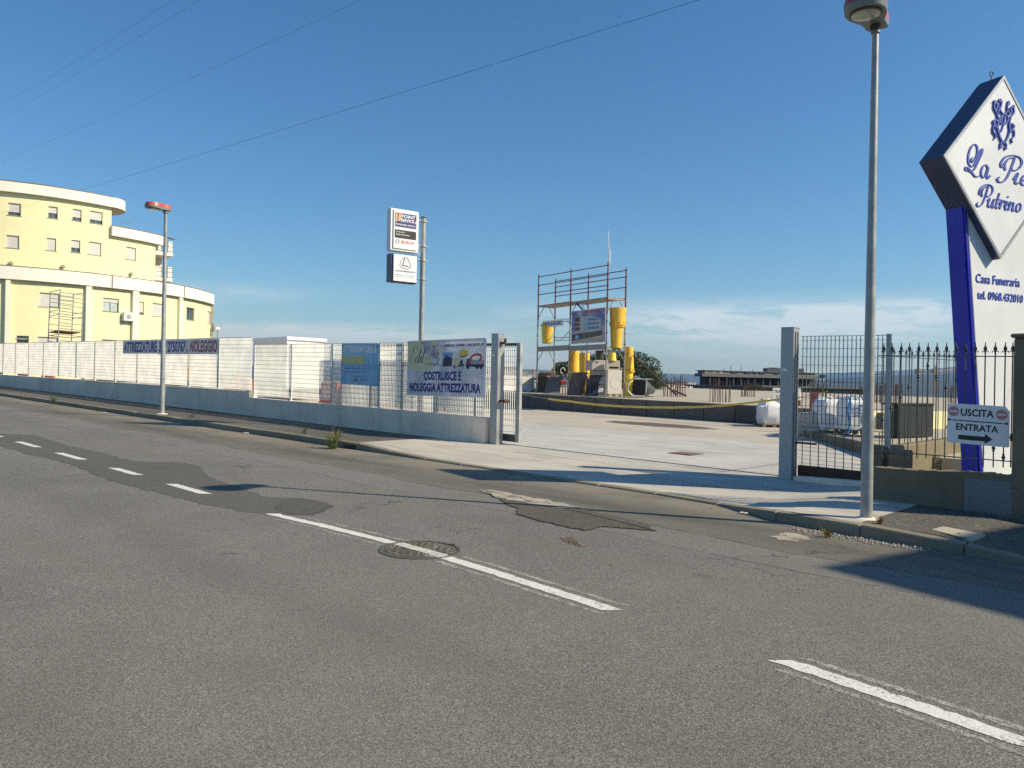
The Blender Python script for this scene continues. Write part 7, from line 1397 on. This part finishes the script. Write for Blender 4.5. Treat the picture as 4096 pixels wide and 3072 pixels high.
for px in (3210, 3222, 3234): pbox(px, px+7, 1499, 1506, 139.8, .3, 'window', 'far_window', cr_, 0, 0)
# town below
TZ = 330; labs = ['cream apartment block at the left of the distant town', 'pink apartment block with balconies in the distant town', 'cream apartment block with a stair tower in the distant town', 'pale low block at the right of the distant town', 'cream house of the distant town partly behind the starter bars']
for i, (a, b_, c_, mt_) in enumerate(((2662, 2700, 1540, 'far_cream'), (2702, 2752, 1535, 'far_pink'), (2754, 2782, 1531, 'far_cream'), (2784, 2824, 1541, 'far_cream'), (2636, 2660, 1548, 'far_cream'))):
    t = thing('apartment_block', labs[i], 'building', colZ(a, TZ+12*i), 'blocks of the distant town'); Zi = TZ+8*i; pbox(a, b_, c_, 1620, Zi, 12, 'wall', mt_, t, 3, 0); pbox(a-1, b_+1, c_-2.5, c_+.3, Zi-.4, 13, 'roof', 'far_grey' if i % 2 else 'far_brown', t, 3, 0)
    for r_ in range(5):
        for k_ in range(int((b_-a)/8)): pbox(a+2.5+k_*8, a+6+k_*8, c_+4+r_*8.5, c_+8.2+r_*8.5, Zi-.5+.05*k_, .4, 'window', 'far_window', t, 0, 0)
for i, (px, py, Z, r_, lab) in enumerate(((2850, 1572, 200, 4.6, 'green tree crown at the left foot of the dark building'), (2720, 1580, 260, 4.6, 'green shrubs below the distant apartment blocks'), (2780, 1583, 240, 4.2, 'second green shrub mass below the distant apartment blocks'), (2660, 1584, 230, 3.8, 'shrubs behind the cluster of starter bars'), (2888, 1580, 190, 3.6, 'small tree before the dark building columns'), (3022, 1560, 76, 1.3, 'young tree standing before the dark building'))):
    t = thing('tree', lab, 'tree', colZ(px, Z), 'trees beyond the slab'); mb = MB(); rn = random.Random(i+20); c0 = atZ(px, py, Z)
    for k_ in range(6): foliage(mb, c0+Vector((rn.uniform(-1, 1), rn.uniform(-1, 1), rn.uniform(-.4, .4)))*r_*.6, Vector((r_, r_, r_*.7))*.55, 160, r_*.075, rn)
    mb.build('crown', 'shrub_leaf', t); MB().path([c0-Z3*r_*2.0, c0-Z3*r_*.3, c0+Z3*r_*.3], [r_*.09, r_*.06, r_*.03], 6).build('trunk', 'bark', t)
# tower crane
tc_ = thing('tower_crane', 'orange tower crane far beyond the railing against the hills', 'crane', colZ(3738, 420)); Zk = 420
def kp(px, py, dz=0): q2_ = colZ(px, Zk+dz); return Vector((q2_.x, q2_.y, atZ(px, py, Zk+dz).z))
mb = MB()
for dx in (-3.5, 3.5): mb.tube(kp(3738+dx, 1640), kp(3738+dx, 1462), .16, n=4)
for i in range(22): y_ = 1630-i*7.4; mb.tube(kp(3734.5, y_), kp(3741.5, y_-7.4), .10, n=4); mb.tube(kp(3741.5, y_), kp(3734.5, y_-7.4), .10, n=4)
mb.build('mast', 'crane_orange', tc_); mb = MB()
for dy in (0, 5): mb.tube(kp(3665, 1484+dy), kp(3738, 1483+dy), .14, n=4); mb.tube(kp(3738, 1483+dy), kp(3835, 1475+dy, 12), .14, n=4)
for i in range(14): x_ = 3668+i*12; yy_ = 1484-(max(0, x_-3738)*.08); mb.tube(kp(x_, yy_+5, max(0, x_-3738)*.12), kp(x_+6, yy_, max(0, x_-3732)*.12), .09, n=4); mb.tube(kp(x_+6, yy_, max(0, x_-3732)*.12), kp(x_+12, yy_+5, max(0, x_-3726)*.12), .09, n=4)
mb.build('jib', 'crane_orange', tc_); pbox(3664, 3683, 1475, 1497, Zk, 2, 'counterweight', 'far_pink', tc_, 0, 0); pbox(3730, 3742, 1478, 1490, Zk-1, 2, 'cab', 'crane_orange', tc_, 0, 0); MB().tube(kp(3738, 1478), kp(3738, 1455), .22, .08, n=4).build('apex', 'crane_orange', tc_)
# wind turbines on the ridge
tur = [(2676, 1), (2692, .9), (2702, 1.2), (2712, 1.3), (2760, .8), (3306, 1), (3345, 1.1), (3372, 1.3), (3391, .9), (3500, 1.1), (3515, 1.0), (3560, .9)]
pos_lab = ['leftmost', 'second', 'third', 'fourth', 'fifth', 'sixth', 'seventh', 'eighth', 'ninth', 'tenth', 'eleventh', 'rightmost']
for i, (px, k_) in enumerate(tur):
    b0 = colZ(px, 7400); b0.z = terrain_z(b0.x, b0.y)-3; H = 62*k_; t = thing('wind_turbine', '%s of the white wind turbines along the far ridge' % pos_lab[i], 'wind turbine', b0, 'wind turbines on the far ridge')
    MB().tube(b0, b0+Z3*H, 1.9, 1.2, n=6).build('tower', 'turbine_white', t); hub = b0+Z3*H-f0*2.5; MB().cbox(hub+f0*2, f0*6, r0*2.6, Z3*2.6).build('nacelle', 'turbine_white', t); a0 = random.uniform(0, 2)
    for j in range(3): a_ = a0+j*2*math.pi/3; d_ = r0*math.cos(a_)+Z3*math.sin(a_); MB().tube(hub, hub+d_*30*k_, 1.0, .35, n=4).build('blade', 'turbine_white', t)
# ------------------------------------------------------------------ haze
mt, nt, b = new_mat('haze_air'); nt.nodes.remove(b); vol = N(nt, 'ShaderNodeVolumePrincipled'); vol.inputs['Color'].default_value = (.26, .50, 1.0, 1); vol.inputs['Absorption Color'].default_value = (.4, .4, .4, 1); vol.inputs['Density'].default_value = HAZE; vol.inputs['Anisotropy'].default_value = 0.2
nt.links.new(vol.outputs[0], nt.nodes['Material Output'].inputs['Volume'])
if HAZE > 0:
    hz_o = MB().box(-9900, 9900, -9900, 9900, -60, 420).build('haze', 'haze_air'); stuff(hz_o, 'thin bluish air over the whole landscape', 'haze')
